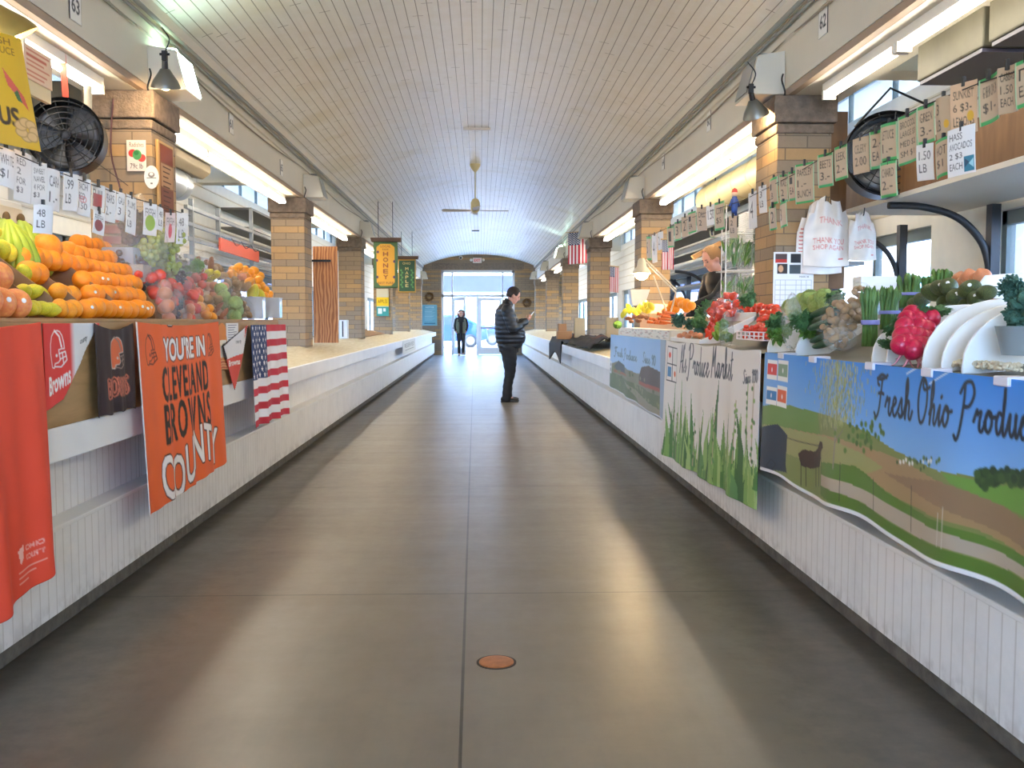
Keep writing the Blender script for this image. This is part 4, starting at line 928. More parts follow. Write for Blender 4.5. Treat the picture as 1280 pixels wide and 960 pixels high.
M_BA = skin('banana_green', '#a9b93a', '#7f9c30', .45, 20, .05, 6); M_ST = mat('stem_brown', '#5a4528', .8); M_PCH = skin('peach_skin', '#e9a070', '#d87858', .6, 60, .1, 6)
M_ON = skin('onion_skin', '#d88e62', '#c77a58', .35, 40, .2, 8); M_PEP = skin('pepper_green', '#6f8f2c', '#8fa83a', .25, 20, .05, 8)
FILM = mat('clear_plastic_film', '#f4f6f4', .15, alpha=.05, bump=.6, bscale=18); FILM2 = mat('cloudy_plastic_bag', '#e8ece6', .22, alpha=.16, bump=.6, bscale=18)
MESHES = {}
def T(name, mb, m, smooth=True, **k): MESHES[name] = mb.mesh(name, m, smooth); return MESHES[name]
def blade(b, p, d, L, w, up=(0, 0, 1), curl=.3):
    p = Vector(p); d = Vector(d).normalized(); s = d.cross(Vector(up)); s = s.normalized() if s.length > .01 else Vector((1, 0, 0)); n = s.cross(d); o = len(b.v)
    for i, (t, k) in enumerate(((0, .15), (.3, .8), (.6, 1), (.85, .6), (1, .05))):
        c = p + d * L * t - n * curl * L * t * t; b.v += [tuple(c - s * w * k / 2 + n * .12 * w * k), tuple(c - n * .06 * w), tuple(c + s * w * k / 2 + n * .12 * w * k)]
    for i in range(4):
        q = o + i * 3; b.f += [(q, q + 1, q + 4, q + 3), (q + 1, q + 2, q + 5, q + 4)]
T('orange', MB().ball((0, 0, 0), 1, 20, 14, lambda d: 1 - .05 * max(0, d.z) ** 14 - .04 * max(0, -d.z) ** 20), M_OR)
T('tangerine', MB().ball((0, 0, 0), (1, 1, .86), 20, 14, lambda d: 1 - .10 * max(0, d.z) ** 10), M_TG)
T('grapefruit', MB().ball((0, 0, 0), (1, 1, .95), 20, 14, lambda d: 1 - .04 * max(0, d.z) ** 14), M_GF)
T('lemon', MB().ball((0, 0, 0), (.82, .82, 1.12), 20, 16, lambda d: 1 + .16 * abs(d.z) ** 12), M_LE)
T('tomato', MB().ball((0, 0, 0), (1, 1, .82), 20, 14, lambda d: (1 + .04 * math.cos(5 * math.atan2(d.y, d.x)) * (1 - d.z * d.z)) * (1 - .12 * max(0, d.z) ** 8)), M_TO)
T('pepper', MB().ball((0, 0, 0), (.8, .8, 1.1), 20, 14, lambda d: (1 + .10 * math.cos(4 * math.atan2(d.y, d.x)) * (1 - .6 * d.z * d.z)) * (1 - .18 * max(0, d.z) ** 6)), M_TO)
T('radish', MB().ball((0, 0, 0), 1, 18, 12, lambda d: 1 + .12 * max(0, -d.z) ** 8), M_RB)
T('radish_root', MB().tube(bez([(0, 0, -1.02), (.1, .1, -1.6), (.5, .2, -2.3), (.9, .1, -2.6)], 4), [.14 * (1 - i / 13.) + .015 for i in range(13)], 6), mat('radish_root', '#d88a94', .5))
T('avocado', MB().ball((0, 0, 0), (.78, .78, 1.15), 20, 14, lambda d: 1 - .16 * max(0, d.z)), M_AV)
T('potato', MB().ball((0, 0, 0), (.8, .7, 1.2), 16, 12, lambda d: 1 + .12 * noise.noise(d * 2.1)), M_PO)
T('sweet_potato', MB().ball((0, 0, 0), (.55, .5, 1.7), 16, 14, lambda d: 1 + .2 * noise.noise(d * 2.1 + Vector((3, 1, 0)))), M_SP)
T('peach', MB().ball((0, 0, 0), 1, 18, 12, lambda d: 1 - .07 * max(0, d.x) ** 12 - .1 * max(0, d.z) ** 12), M_PCH)
T('onion', MB().ball((0, 0, 0), (1, 1, .9), 18, 12, lambda d: 1 + .25 * max(0, d.z) ** 20), M_ON)
T('cucumber', MB().ball((0, 0, 0), (.5, .5, 2.2), 14, 14, lambda d: (1 - abs(d.z) ** 6 * .1) * (1 + .03 * math.cos(6 * math.atan2(d.y, d.x))) ** 1), M_CU)
b = MB(); pts = bez([(0, 0, -1.6), (.05, 0, -.3), (0, .03, 1.0)], 6); n = len(pts); b.tube(pts, [.06 + .26 * (i / (n - 1)) ** .7 for i in range(n)], 10); T('carrot', b, M_CA)
def leafball(seed, n=46, amp=.10, rad=1.0, flat=.9):
    r = random.Random(seed); b = MB(); b.ball((0, 0, 0), (rad * .86, rad * .86, rad * .86 * flat), 18, 12, lambda d: 1 + amp * noise.noise(d * 3 + Vector((seed, 0, 0))))
    for i in range(n):
        d = Vector((r.gauss(0, 1), r.gauss(0, 1), r.gauss(.2, .8))).normalized(); u = Vector((r.gauss(0, 1), r.gauss(0, 1), 1.2)).normalized(); t = (u - d * u.dot(d)).normalized(); s = d.cross(t); c = Vector((d.x, d.y, d.z * flat)) * rad * .86; o = len(b.v)
        for a in range(4):
            for e in range(4):
                U, V = (a / 3 - .5) * .8, (e / 3 - .5) * .8; rr = U * U + V * V
                b.v.append(tuple(c + (s * U + t * V) * rad + d * rad * (.06 - .35 * rr + .05 * math.sin(9 * U + 7 * V + i))))
        b.f += [(o + a * 4 + e, o + a * 4 + e + 1, o + a * 4 + e + 5, o + a * 4 + e + 4) for a in range(3) for e in range(3)]
    return b
T('cabbage', leafball(1, 30), M_CB); T('lettuce', leafball(4, 40, .2), M_LF)
def frill(seed, n=120, hh=1.4, m=None, name='kale', w=.34, L=.5):
    r = random.Random(seed); b = MB(); b.ball((0, 0, -.1), (.6, .6, .8), 14, 9, lambda d: 1 + .3 * noise.noise(d * 4))
    for i in range(n):
        a = r.uniform(0, 2 * PI); z = r.uniform(-.6, hh * .6); rr = (.55 + .3 * r.random()) * math.sqrt(max(.1, 1 - (z / hh) ** 2)); p = Vector((rr * math.cos(a), rr * math.sin(a), z))
        blade(b, p - p.normalized() * .25, (math.cos(a) + r.gauss(0, .5), math.sin(a) + r.gauss(0, .5), .6 + r.gauss(0, .4)), L * r.uniform(.6, 1.2), w * r.uniform(.7, 1.3), curl=r.uniform(.1, .6))
        b.ball(p * 1.1, .09 * r.uniform(.6, 1.4), 5, 4)
    return T(name, b, m or M_KALE)
frill(3); frill(7, 90, 1.0, M_DK, 'dark_greens', .4, .6); frill(9, 90, 1.0, M_LF, 'light_greens', .4, .6)
def cluster(name, m, seed, n=46, sx=1, sz=1.2, br=.2):
    r = random.Random(seed); b = MB(); pts = []
    for k in range(4000):
        d = Vector((r.gauss(0, 1), r.gauss(0, 1), r.gauss(0, 1))).normalized() * r.uniform(.3, 1) ; taper = .55 + .45 * (d.z + 1) / 2; p = Vector((d.x * sx * taper, d.y * sx * taper, d.z * sz))
        if all((p - q).length > br * 1.45 for q in pts): pts.append(p)
        if len(pts) >= n: break
    for p in pts: b.ball(p, (br, br, br * 1.12), 10, 7)
    return T(name, b, m)
cluster('grape_cluster', M_GR, 2, 60); cluster('dark_grapes', M_RG, 5, 60)
def obj_from(name, meshname, loc, r, label, cat, group, rot=None, mesh2=None):
    o = bpy.data.objects.new(name, MESHES[meshname]); COL.objects.link(o); o.location = loc; o.scale = (r, r, r) if isinstance(r, (int, float)) else r
    o.rotation_euler = rot if rot is not None else (rnd.uniform(-.6, .6), rnd.uniform(-.6, .6), rnd.uniform(0, 6)); tag(o, label, cat, group)
    return o
STK = mat('white_sticker', '#f2f0ee', .4)
def sticker(o, d):
    d = Vector(d).normalized(); w = Vector(o.matrix_basis.to_3x3().inverted() @ d).normalized(); b = MB(); q = w.to_track_quat('Z', 'Y').to_matrix()
    b.lathe([(0, 1.012), (.16, .998), (.17, .985)], (0, 0, 0), 12, rot=q); s = bpy.data.objects.new('sticker', b.mesh('sticker', STK, True)); COL.objects.link(s); s.parent = o
# ------------------------------------------------------------------ citrus rows: neighbours touch along the hall
def yrow(px, X): return PX(px, 401, X).y
def row(mesh, k, px0, px1, r, name, cat, label, group, stick=0, x0=-1.775, sp=1.9, zup=0):
    X = x0 - k * .088; z = 1.31 + r + (0 if k == 0 else 0) + k * .074 + zup; y = yrow(px0, X) + r * .9; y1 = yrow(px1, X)
    i = 0
    while y < y1:
        o = obj_from(name, mesh, (X + rnd.uniform(-.008, .008), y, z + rnd.uniform(-.006, .006)), r * rnd.uniform(.96, 1.04), label, cat, group, rot=(rnd.uniform(.8, 2.2), rnd.uniform(-.5, .5), rnd.uniform(0, 6)))
        if stick and rnd.random() < stick: sticker(o, (.8, -.5, .2))
        y += r * sp; i += 1
g = 'oranges piled on the fruit stall'
ln = ['orange in the bottom row of the stacked oranges', 'orange in the second row of the stacked oranges', 'orange in the third row of the stacked oranges', 'orange in the fourth row of the stacked oranges', 'orange in the fifth row of the stacked oranges', 'orange in the topmost row of the stacked oranges']
row('orange', 0, 102, 190, .047, 'orange', 'orange', ln[0], g, .3); row('orange', 1, 108, 178, .047, 'orange', 'orange', ln[1], g, .15); row('orange', 2, 100, 174, .047, 'orange', 'orange', ln[2], g, .2)
row('orange', 3, 86, 158, .047, 'orange', 'orange', ln[3], g); row('orange', 4, 92, 160, .047, 'orange', 'orange', ln[4], g); row('orange', 5, 96, 133, .047, 'orange', 'orange', ln[5], g)
row('orange', 2, 30, 60, .05, 'orange', 'orange', 'orange half hidden behind the brown cardboard divider', g); row('orange', 3, 22, 88, .052, 'orange', 'orange', 'orange in the rear row above the lemons', g)
g2 = 'tangerines on the fruit stall'
row('tangerine', 0, 68, 99, .042, 'tangerine', 'tangerine', 'tangerine in the front row between the lemons and the oranges', g2); row('tangerine', 1, 66, 92, .042, 'tangerine', 'tangerine', 'tangerine in the row just behind the front tangerines', g2)
for px, py, r, l in ((58, 310, .072, 'largest orange, topmost of the fruit pile in front of the white cabinet'), (72, 328, .066, 'big orange just below the topmost one'), (84, 314, .055, 'orange peeking out behind the two big ones')):
    p = PX(px, py, -2.08 if r > .06 else -2.16); obj_from('orange', 'orange', p, r, l, 'orange', g)
g3 = 'grapefruits at the near end of the fruit stall'
row('grapefruit', 0, -70, 27, .058, 'grapefruit', 'grapefruit', 'pinkish grapefruit in the front row', g3, .6); row('grapefruit', 1, -75, 12, .06, 'grapefruit', 'grapefruit', 'large pink grapefruit on top of the front row', g3, .2, zup=.03)
g4 = 'lemons on the fruit stall'
row('lemon', 0, 29, 68, .037, 'lemon', 'lemon', 'yellow-green lemon in the front row', g4, sp=1.7); row('lemon', 1, 27, 57, .038, 'lemon', 'lemon', 'yellow-green lemon in the second row', g4, sp=1.7); row('lemon', 2, 26, 40, .040, 'lemon', 'lemon', 'yellow lemon in the third row beside the cardboard divider', g4)
row('lemon', 3, -30, 22, .045, 'lemon', 'lemon', 'yellow lemon at the back beneath the green bananas', g4, zup=.02); row('lemon', 4, -34, 12, .045, 'lemon', 'lemon', 'yellow lemon in the rearmost row beneath the green bananas', g4, zup=.02)
# dividers of brown card between the bins
for px0, px1, l in ((13, 28, 'brown cardboard divider between grapefruits and lemons'), (36, 67, 'brown cardboard divider between lemons and tangerines'), (60, 102, 'brown cardboard divider between tangerines and oranges'), (126, 134, 'dark card divider among the lower oranges'), (176, 184, 'brown card divider at the far end of the oranges')):
    y = yrow((px0 + px1) / 2 + 12, -1.8); b = MB(); b.prism([(-1.79, 1.312), (-1.79, 1.395), (-1.84, 1.44), (-2.05, 1.60), (-2.16, 1.64), (-2.16, 1.46), (-2.0, 1.33), (-1.93, 1.312)], 'y', y - .004, y + .004)
    tag(b.build('card_divider', MATS['brown_cardboard']), l, 'divider', 'card dividers in the fruit display')
# green bananas: a hand of fruit on one crown
def banana_hand(px, py, X, s, n, label, rz, tilt=0):
    p = PX(px, py, X); t = thing('banana_bunch', label, 'bananas', tuple(p), 'bunches of green bananas'); t.rotation_euler = (tilt, 0, rz)
    MB().ball((0, 0, 0), (.02 * s, .013 * s, .022 * s)).build('crown', M_ST, t, local=True, smooth=True)
    for i in range(n):
        a = (i - (n - 1) / 2) * .33; R = Matrix.Rotation(a, 3, 'Z'); pts = [R @ Vector(q) * s for q in bez([(0, 0, 0), (.02, 0, -.03), (.07, 0, -.085), (.10, 0, -.15), (.095, 0, -.20), (.09, 0, -.215)], 4)]
        m = len(pts); rs = [s * (.007 + .012 * min(1, i2 / 5) if i2 < m - 5 else .019 - .0032 * (i2 - m + 5)) for i2 in range(m)]
        MB().tube(pts, rs, 8).build('banana', M_BA, t, local=True, smooth=True)
banana_hand(8, 272, -2.12, 1.25, 6, 'front bunch of green bananas at the near end of the fruit stall', -.9); banana_hand(26, 274, -2.2, 1.25, 5, 'middle bunch of green bananas in front of the white cabinet', -.6)
banana_hand(-6, 268, -2.3, 1.3, 5, 'bunch of green bananas behind the others', -1.2); banana_hand(36, 285, -2.28, 1.1, 4, 'small bunch of green bananas reaching towards the topmost orange', -.3)
# ------------------------------------------------------------------ packed fruit further down the left stall
def pack(px, py, X, mesh, n, r, s, label, name, film=FILM, shape=(1, 1, 1), seed=1, group=None, iname='fruit'):
    """a plastic bag with fruit inside: bag > fruits"""
    p = PX(px, py, X); t = thing(name, label, 'bag of produce', tuple(p), group); rr = random.Random(seed + int(px)); pts = []
    for k in range(600):
        q = Vector((rr.uniform(-1, 1) * shape[0], rr.uniform(-1, 1) * shape[1], rr.uniform(-1, 1) * shape[2])) * s
        if (Vector((q.x / shape[0], q.y / shape[1], q.z / shape[2])) / s).length < .95 and all((q - w).length > r * 1.6 for w in pts): pts.append(q)
        if len(pts) >= n: break
    for q in pts:
        o = bpy.data.objects.new(iname, MESHES[mesh]); COL.objects.link(o); o.parent = t; o.location = q; o.scale = (r,) * 3; o.rotation_euler = (rr.uniform(0, 6), rr.uniform(0, 6), 0)
    MB().ball((0, 0, 0), tuple(v * (s + r * 1.1) for v in shape), 22, 14, lambda d: .97 + .16 * noise.noise(d * 3.3 + Vector((px, 0, 0))) + .05 * math.sin(9 * math.atan2(d.y, d.x) + 3 * d.z) + .12 * max(0, d.z) ** 12).build('plastic_bag', film, t, local=True, smooth=True)
    return t
bagL = [(168, 345, -1.99, 'tomato', 5, .025, .07, 'small bag of red fruit above the end of the oranges', (1, 1, .7)), (198, 357, -1.90, 'tomato', 6, .038, .085, 'clear bag of red tomatoes just past the oranges', (1, 1, .8)), (214, 363, -1.87, 'pepper', 5, .04, .085, 'bag of red peppers in the middle of the far fruit bins', (1, 1.1, .8)),
        (232, 374, -1.84, 'pepper', 6, .04, .09, 'lower bag of red peppers beside the carrots', (1, 1.2, .75)), (241, 391, -1.79, 'tomato', 4, .035, .07, 'bag of red tomatoes at the front edge of the far fruit bins', (1, 1.2, .7)), (247, 350, -1.99, 'tomato', 6, .032, .07, 'pink-red bagged fruit high in the far fruit bins', (1, 1.1, .9))]
for a in bagL: pack(a[0], a[1], a[2], a[3], a[4], a[5], a[6], a[7], 'bag_of_' + ('tomatoes' if a[3] == 'tomato' else 'peppers'), shape=a[8], iname=a[3])
pack(166, 312, -2.05, 'dark_grapes', 2, .11, .12, 'bag of dark purple grapes hanging over the far fruit', 'bag_of_grapes', FILM2, (.8, .9, 1.2), iname='grape_cluster')
pack(158, 320, -2.06, 'dark_grapes', 2, .10, .09, 'bag of dark grapes beside the blue-grey box', 'bag_of_grapes', FILM, (.8, .9, 1.2), iname='grape_cluster')
pack(190, 308, -1.98, 'grape_cluster', 4, .10, .13, 'bag of pale green grapes under the picture of the green cabbage', 'bag_of_grapes', FILM, (.9, 1.1, .9), iname='grape_cluster')
pack(216, 326, -1.93, 'grape_cluster', 4, .10, .12, 'tall clear bag of green grapes in the middle of the far bins', 'bag_of_grapes', FILM, (.8, .8, 1.2), iname='grape_cluster')
pack(205, 340, -2.0, 'dark_grapes', 3, .07, .09, 'clamshell bag of blue-black grapes', 'bag_of_grapes', FILM, (1, 1, .8), iname='grape_cluster')
for px, py, X, n, l in ((275, 345, -2.0, 7, 'upper bag of brown potatoes'), (288, 360, -1.92, 7, 'bag of brown potatoes behind the pale greens'), (262, 378, -1.85, 6, 'mesh bag of tan potatoes beside the peppers'), (305, 365, -1.90, 6, 'bag of potatoes beside the far tangerines')):
    pack(px, py, X, 'potato', n, .036, .10, l, 'bag_of_potatoes', FILM, (.8, 1.3, 1), iname='potato')
pack(288, 385, -1.80, 'cabbage', 4, .055, .09, 'plastic bag of pale green leafy heads in the far fruit bins', 'bag_of_greens', FILM, (.8, 1.2, 1), iname='lettuce_head'); pack(279, 372, -1.85, 'cabbage', 3, .05, .08, 'loose clear bag of light greens above the leafy heads', 'bag_of_greens', FILM, (.8, 1.2, 1), iname='greens')
pack(207, 385, -1.80, 'onion', 6, .04, .07, 'shiny wrapped packet standing at the end of the orange rows', 'wrapped_packet', FILM2, (.5, .8, 1.3), iname='contents')
pack(222, 392, -1.78, 'dark_grapes', 3, .04, .06, 'glossy wrapped packet at the front edge past the oranges', 'wrapped_packet', FILM2, (.5, .8, 1.2), iname='contents')
for px, py, X, ms, n, r, s, l in ((226, 356, -1.93, 'tomato', 7, .036, .08, 'bag of red tomatoes under the green grapes'), (240, 362, -1.92, 'pepper', 6, .04, .08, 'bag of bright red peppers beside the potatoes'), (206, 372, -1.85, 'pepper', 6, .038, .075, 'low bag of red peppers just past the last oranges'), (270, 362, -1.94, 'onion', 7, .036, .08, 'bag of reddish onions in the middle of the far bins'), (262, 345, -2.02, 'lemon', 6, .036, .08, 'bag of yellow fruit at the back of the far bins'), (232, 390, -1.80, 'onion', 6, .03, .065, 'small bag of pale onions at the front edge of the far bins'), (272, 392, -1.79, 'sweet_potato', 6, .03, .07, 'bag of slim brown roots at the front edge beside the leafy heads'), (298, 352, -1.97, 'onion', 7, .034, .08, 'bag of tan onions below the tangerine heap'), (303, 388, -1.79, 'potato', 7, .03, .065, 'small bag of potatoes next to the frosted tub'), (238, 338, -2.02, 'light_greens', 3, .05, .08, 'bag of light greens behind the clear grape bag'), (256, 334, -2.06, 'sweet_potato', 6, .04, .08, 'bag of sweet potatoes at the top of the far bins'), (218, 344, -1.98, 'dark_grapes', 2, .07, .07, 'small bag of blue-black grapes under the green ones')):
    pack(px, py, X, ms, n, r, s, l, 'bag_of_produce', FILM, (.9, 1.2, .9), iname={'dark_grapes': 'grape_cluster', 'light_greens': 'greens'}.get(ms, ms))
i = 0
for px, py, X in ((250, 383, -1.80), (258, 394, -1.78), (255, 388, -1.80), (261, 386, -1.81), (265, 396, -1.78), (206, 352, -1.96), (248, 374, -1.84)):
    obj_from('tangerine', 'tangerine', PX(px, py, X), .035, 'small orange citrus scattered among the bagged peppers', 'tangerine', 'loose citrus among the bags')
for px, py in ((292, 338), (298, 334), (305, 337), (312, 340), (318, 338), (300, 344), (308, 346), (315, 347), (323, 350), (312, 352), (326, 357), (331, 362), (320, 360), (336, 368), (330, 370), (338, 376), (333, 380), (325, 345), (290, 343), (340, 383)):
    obj_from('tangerine', 'tangerine', PX(px, py, -1.96 if py < 350 else -1.86), .042, 'tangerine in the orange heap at the far end of the fruit stall', 'tangerine', 'tangerines heaped at the far end of the fruit stall')
for px, py, X in ((316, 366, -1.86), (324, 370, -1.84)): obj_from('squash', 'lemon', PX(px, py, X), .06, 'pale yellow squash beside the heap of tangerines', 'squash', 'pale squash at the far end')
def tub(px, py, X, s, label, m):
    p = PX(px, py, X); t = thing('plastic_tub', label, 'tub', tuple(p)); b = MB(); a = s
    b.prism([(-a * .5, -a * .9), (a * .5, -a * .9), (a * .62, a * .9), (-a * .62, a * .9)], 'x', -.09, .09); b.build('tub_body', m, t, local=True, bevel=.006); MB().box((-.095, -a * .66, a * .84), (.095, a * .66, a * .93)).build('rim', m, t, local=True, bevel=.004)
TUBM = mat('frosted_plastic', '#c6ccd0', .25, alpha=.85, coat=.5)
tub(316, 385, -1.80, .095, 'frosted plastic tub at the far end of the fruit display', TUBM); tub(338, 385, -1.80, .095, 'second frosted plastic tub, last on the fruit display', TUBM)
o = MB().box((-2.2, 0, 0), (-2.0, .16, .12)); q = PX(145, 322, -2.1); o.v = [(v[0], v[1] + q.y, v[2] + q.z - .06) for v in o.v]; tag(o.build('card_box', mat('blue_grey_card', '#9fa6b4', .6), bevel=.004), 'small blue-grey box behind the far oranges', 'box')
o = MB(); q = PX(176, 342, -1.98); o.box((-2.06, q.y - .07, q.z - .05), (-1.94, q.y + .07, q.z + .05)); tag(o.build('card_box', mat('grey_card', '#a8a097', .7), bevel=.004), 'small grey box between the oranges and the bagged tomatoes', 'box')
# ------------------------------------------------------------------ right stall, near to far
def board(px, Yp, label, X0=1.50, X1=2.2, z0=1.14, h=.3, m=None, r=.28):
    y = yrow(px, X0 + .01); P = [(X0, z0 - .005)]
    for k in range(9): a = PI - k * PI / 16; P.append((X0 + r + r * math.cos(a), z0 + .02 + (h) * math.sin(a)))
    P += [(X1, z0 + h + .02), (X1, z0 - .005)]
    tag(MB().prism(P, 'y', y - .006, y + .006).build('divider_board', m or WH, bevel=.003), label, 'divider', 'white rounded divider boards')
for px, l, h in ((1094, 'white rounded divider board beside the asparagus', .19), (1112, 'white rounded divider board in front of the radishes', .2), (1158, 'white rounded divider board just past the radishes', .215), (1182, 'middle one of the large white divider boards', .2), (1208, 'large white divider board next to the kale tub', .2), (998, 'small white board beside the plastic bag', .15), (962, 'white board beside the leafy bunch', .14)): board(px, 0, l, h=h)
gr = 'red radishes on the vegetable stall'
for px, py in ((1140, 393), (1147, 400), (1163, 398), (1131, 408), (1150, 409), (1158, 412), (1128, 420), (1138, 419), (1148, 421), (1134, 428), (1146, 431), (1156, 424), (1142, 437), (1134, 400), (1155, 433), (1126, 431)):
    p = PY(px, py, 3.32 + (437 - py) * .0038); t = obj_from('radish', 'radish', p, .036, 'red radish in the heap in front of the avocados', 'radish', gr); c = bpy.data.objects.new('root', MESHES['radish_root']); COL.objects.link(c); c.parent = t
for i, (px, py, s) in enumerate(((1120, 408, .06), (1150, 391, .05), (1172, 389, .05), (1112, 430, .045))): obj_from('leafy_bunch', 'dark_greens', PY(px, py, 3.48), (s, s * .7, s * .5), 'tuft of radish leaves lying around the red radishes', 'leafy greens', 'radish leaf tufts')
ga = 'avocados on the vegetable stall'
for px, py, r in ((1152, 374, .042), (1168, 366, .05), (1186, 358, .048), (1197, 372, .05), (1213, 361, .048), (1220, 374, .045), (1180, 378, .04), (1142, 380, .038), (1206, 380, .03), (1176, 360, .045), (1232, 366, .04)):
    o = obj_from('avocado', 'avocado', PX(px, py, 1.98), r, 'dark green avocado in the heap behind the radishes', 'avocado', ga, rot=(rnd.uniform(1, 2), 0, rnd.uniform(0, 6)))
    if r > .044: sticker(o, (-.5, -.8, .3))
def asparagus(px0, px1, ytop, ybot, X, label, band=True):
    a = PX(px0, ybot, X); c = PX(px1, ybot, X); top = PX(px0, ytop, X); w = (PX(px1, 401, X).y - a.y); h = top.z - a.z; ww = abs(px1 - px0) * a.y / 1200
    t = thing('asparagus_bunch', label, 'asparagus', (a.x, a.y, a.z), 'bunches of asparagus'); r = random.Random(px0); n = 18
    for i in range(n):
        an = 2.4 * i; rr = ww * .42 * math.sqrt(i / n); x0, y0 = rr * math.cos(an), rr * math.sin(an) * .8; hh = h * r.uniform(.9, 1.03); k = ww * .11
        dx, dy = r.gauss(0, .12) * ww, r.gauss(0, .12) * ww
        pts = [(x0, y0, 0), (x0 * .9, y0 * .9, hh * .4), (x0 + dx * .5, y0 + dy * .5, hh * .72), (x0 + dx, y0 + dy, hh * .82), (x0 + dx, y0 + dy, hh * .9), (x0 + dx, y0 + dy, hh)]
        MB().tube([(p[0] + ww * .5, p[1], p[2]) for p in pts], [k, k, k * .9, k * 1.15, k * 1.0, k * .15], 7).build('spear', M_AS, t, local=True, smooth=True)
    if band: MB().lathe([(ww * .53, h * .36), (ww * .54, h * .38), (ww * .54, h * .42), (ww * .53, h * .44)], (ww * .5, 0, 0), 20).build('rubber_band', mat('violet_band', '#8a8ac8', .5), t, local=True, smooth=True)
asparagus(1077, 1098, 358, 433, 1.62, 'front bunch of asparagus standing upright with a violet band'); asparagus(1100, 1124, 358, 412, 1.74, 'second bunch of asparagus right behind the front one')
asparagus(1124, 1153, 341, 385, 1.95, 'bunch of asparagus leaning before the right window with a violet band'); asparagus(1150, 1172, 345, 372, 2.05, 'short bunch of asparagus behind the avocados', False); asparagus(1166, 1190, 336, 365, 2.1, 'rear bunch of asparagus beneath the white window', False)
def card(px0, py0, px1, py1, X, label, m, th=.01, name='card_box', depth=.12, cat='box'):
    a = PX(px0, py1, X); w = (px1 - px0) * a.y / 1200; h = (py1 - py0) * a.y / 1200
    return tag(MB().box((a.x, a.y, a.z), (a.x + w, a.y + depth, a.z + h)).build(name, m, bevel=.004), label, cat)
CB = mat('tan_cardboard', '#a9794f', .8); FOAM = mat('white_foam', '#eeecea', .7)
pack(1044, 412, 1.58, 'potato', 20, .018, .06, 'second bag of beige ginger behind the small front one', 'bag_of_ginger', FILM, (1, 1, 1), iname='ginger_root')
card(1076, 345, 1122, 362, 2.0, 'white carton behind the asparagus bunches', FOAM); card(1222, 370, 1262, 384, 2.05, 'brown cardboard tray behind the avocados', CB); card(1030, 375, 1046, 400, 1.9, 'plain brown box behind the bag of ginger', CB)
def lidthing():
    a = PX(1222, 371, 2.0); k = a.y / 1200; P = [(0, .0), (.0, 14), (10, 27), (60, 31), (76, 20), (76, -4), (14, -2)]
    tag(MB().prism([(a.x + u * k, a.z + v * k) for u, v in P], 'y', a.y, a.y + .012).build('foam_board', FOAM, bevel=.003), 'white foam board leaning behind the avocados and kale', 'board')
lidthing()
for px, py in ((1200, 350), (1212, 347), (1222, 350), (1206, 354), (1228, 346)): obj_from('onion', 'onion', PX(px, py, 2.25), .04, 'pinkish onion behind the avocados', 'onion', 'onions behind the avocados')
def kale_tub():
    p = PX(1281, 444, 1.62); t = thing('kale_tub', 'grey plastic tub full of curly kale at the right edge', 'kale', tuple(p)); k = p.y / 1200 * 1.12
    b = MB(); b.lathe([(.0, 0), (24 * k, 0), (31 * k, 30 * k), (32 * k, 33 * k), (29 * k, 33 * k), (27 * k, 26 * k)], (0, 0, 0), 24); b.build('tub', mat('grey_tub', '#8d9494', .35, alpha=.8), t, local=True, smooth=True, sharp=40)
    for i in range(11):
        an = i * 2.4; rr = 13 * k * math.sqrt(i / 6); o = bpy.data.objects.new('kale_bunch', MESHES['kale']); COL.objects.link(o); o.parent = t; o.location = (rr * math.cos(an), rr * math.sin(an), (38 + 6 * (i % 5) + 16 * (i > 6)) * k); o.scale = (15 * k,) * 3; o.rotation_euler = (i, i * .7, i * 1.3)
kale_tub()
for px0, px1, nm in ((1188, 1250, 'pale sawdust-like heap of shelled nuts at the front edge by the kale tub'),):
    b = MB(); a = PX(px0, 438, 1.52); e = PX(px1, 438, 1.52); r = random.Random(4)
    for i in range(420): y = r.uniform(e.y, a.y); b.ball((1.53 + r.uniform(0, .06), y, 1.155 + r.uniform(0, .018)), (.006, .009, .006), 6, 4)
    tag(b.build('shelled_nuts', mat('pale_nut', '#d9c9ab', .8), smooth=True), nm, 'nuts', kind='stuff')
# bags of ginger, herbs, cucumbers, leafy things
pack(1052, 400, 1.62, 'potato', 34, .020, .075, 'bag of knobbly beige ginger beside the asparagus', 'bag_of_ginger', FILM, (1, 1, 1.2), iname='ginger_root'); pack(1064, 388, 1.72, 'potato', 26, .020, .07, 'netted bag of beige roots behind the ginger', 'bag_of_ginger', FILM, (1, 1, 1.0), iname='ginger_root'); pack(1050, 424, 1.56, 'potato', 10, .016, .045, 'small bag of pale ginger at the front edge', 'bag_of_ginger', FILM2, (1.2, 1, .8), iname='ginger_root')
pack(1075, 366, 1.9, 'potato', 7, .02, .04, 'small bag of tan roots at the top behind the asparagus', 'bag_of_ginger', FILM, (1, 1, .8), iname='ginger_root')
for i, (px, py) in enumerate(((1026, 390), (1030, 398), (1026, 406), (1032, 414), (1028, 422), (1032, 429), (1036, 392), (1037, 407))):
    obj_from('cucumber', 'cucumber', PY(px, py, 4.40 - .05 * (i % 3)), .036, 'dark shrink-wrapped cucumber in the stack beside the ginger', 'cucumber', 'wrapped cucumbers', rot=(PI / 2 - .3, .2 * (i % 3), .5))
for i, (px, py) in enumerate(((988, 383), (996, 380), (1003, 376), (1012, 372), (1020, 377), (1030, 371), (1010, 382), (1000, 386), (1022, 384), (1034, 379), (992, 389))):
    obj_from('cabbage', 'cabbage', PX(px, py, 1.86), .052, 'round pale green cabbage in the heap under the calendar', 'cabbage', 'green cabbages under the calendar')
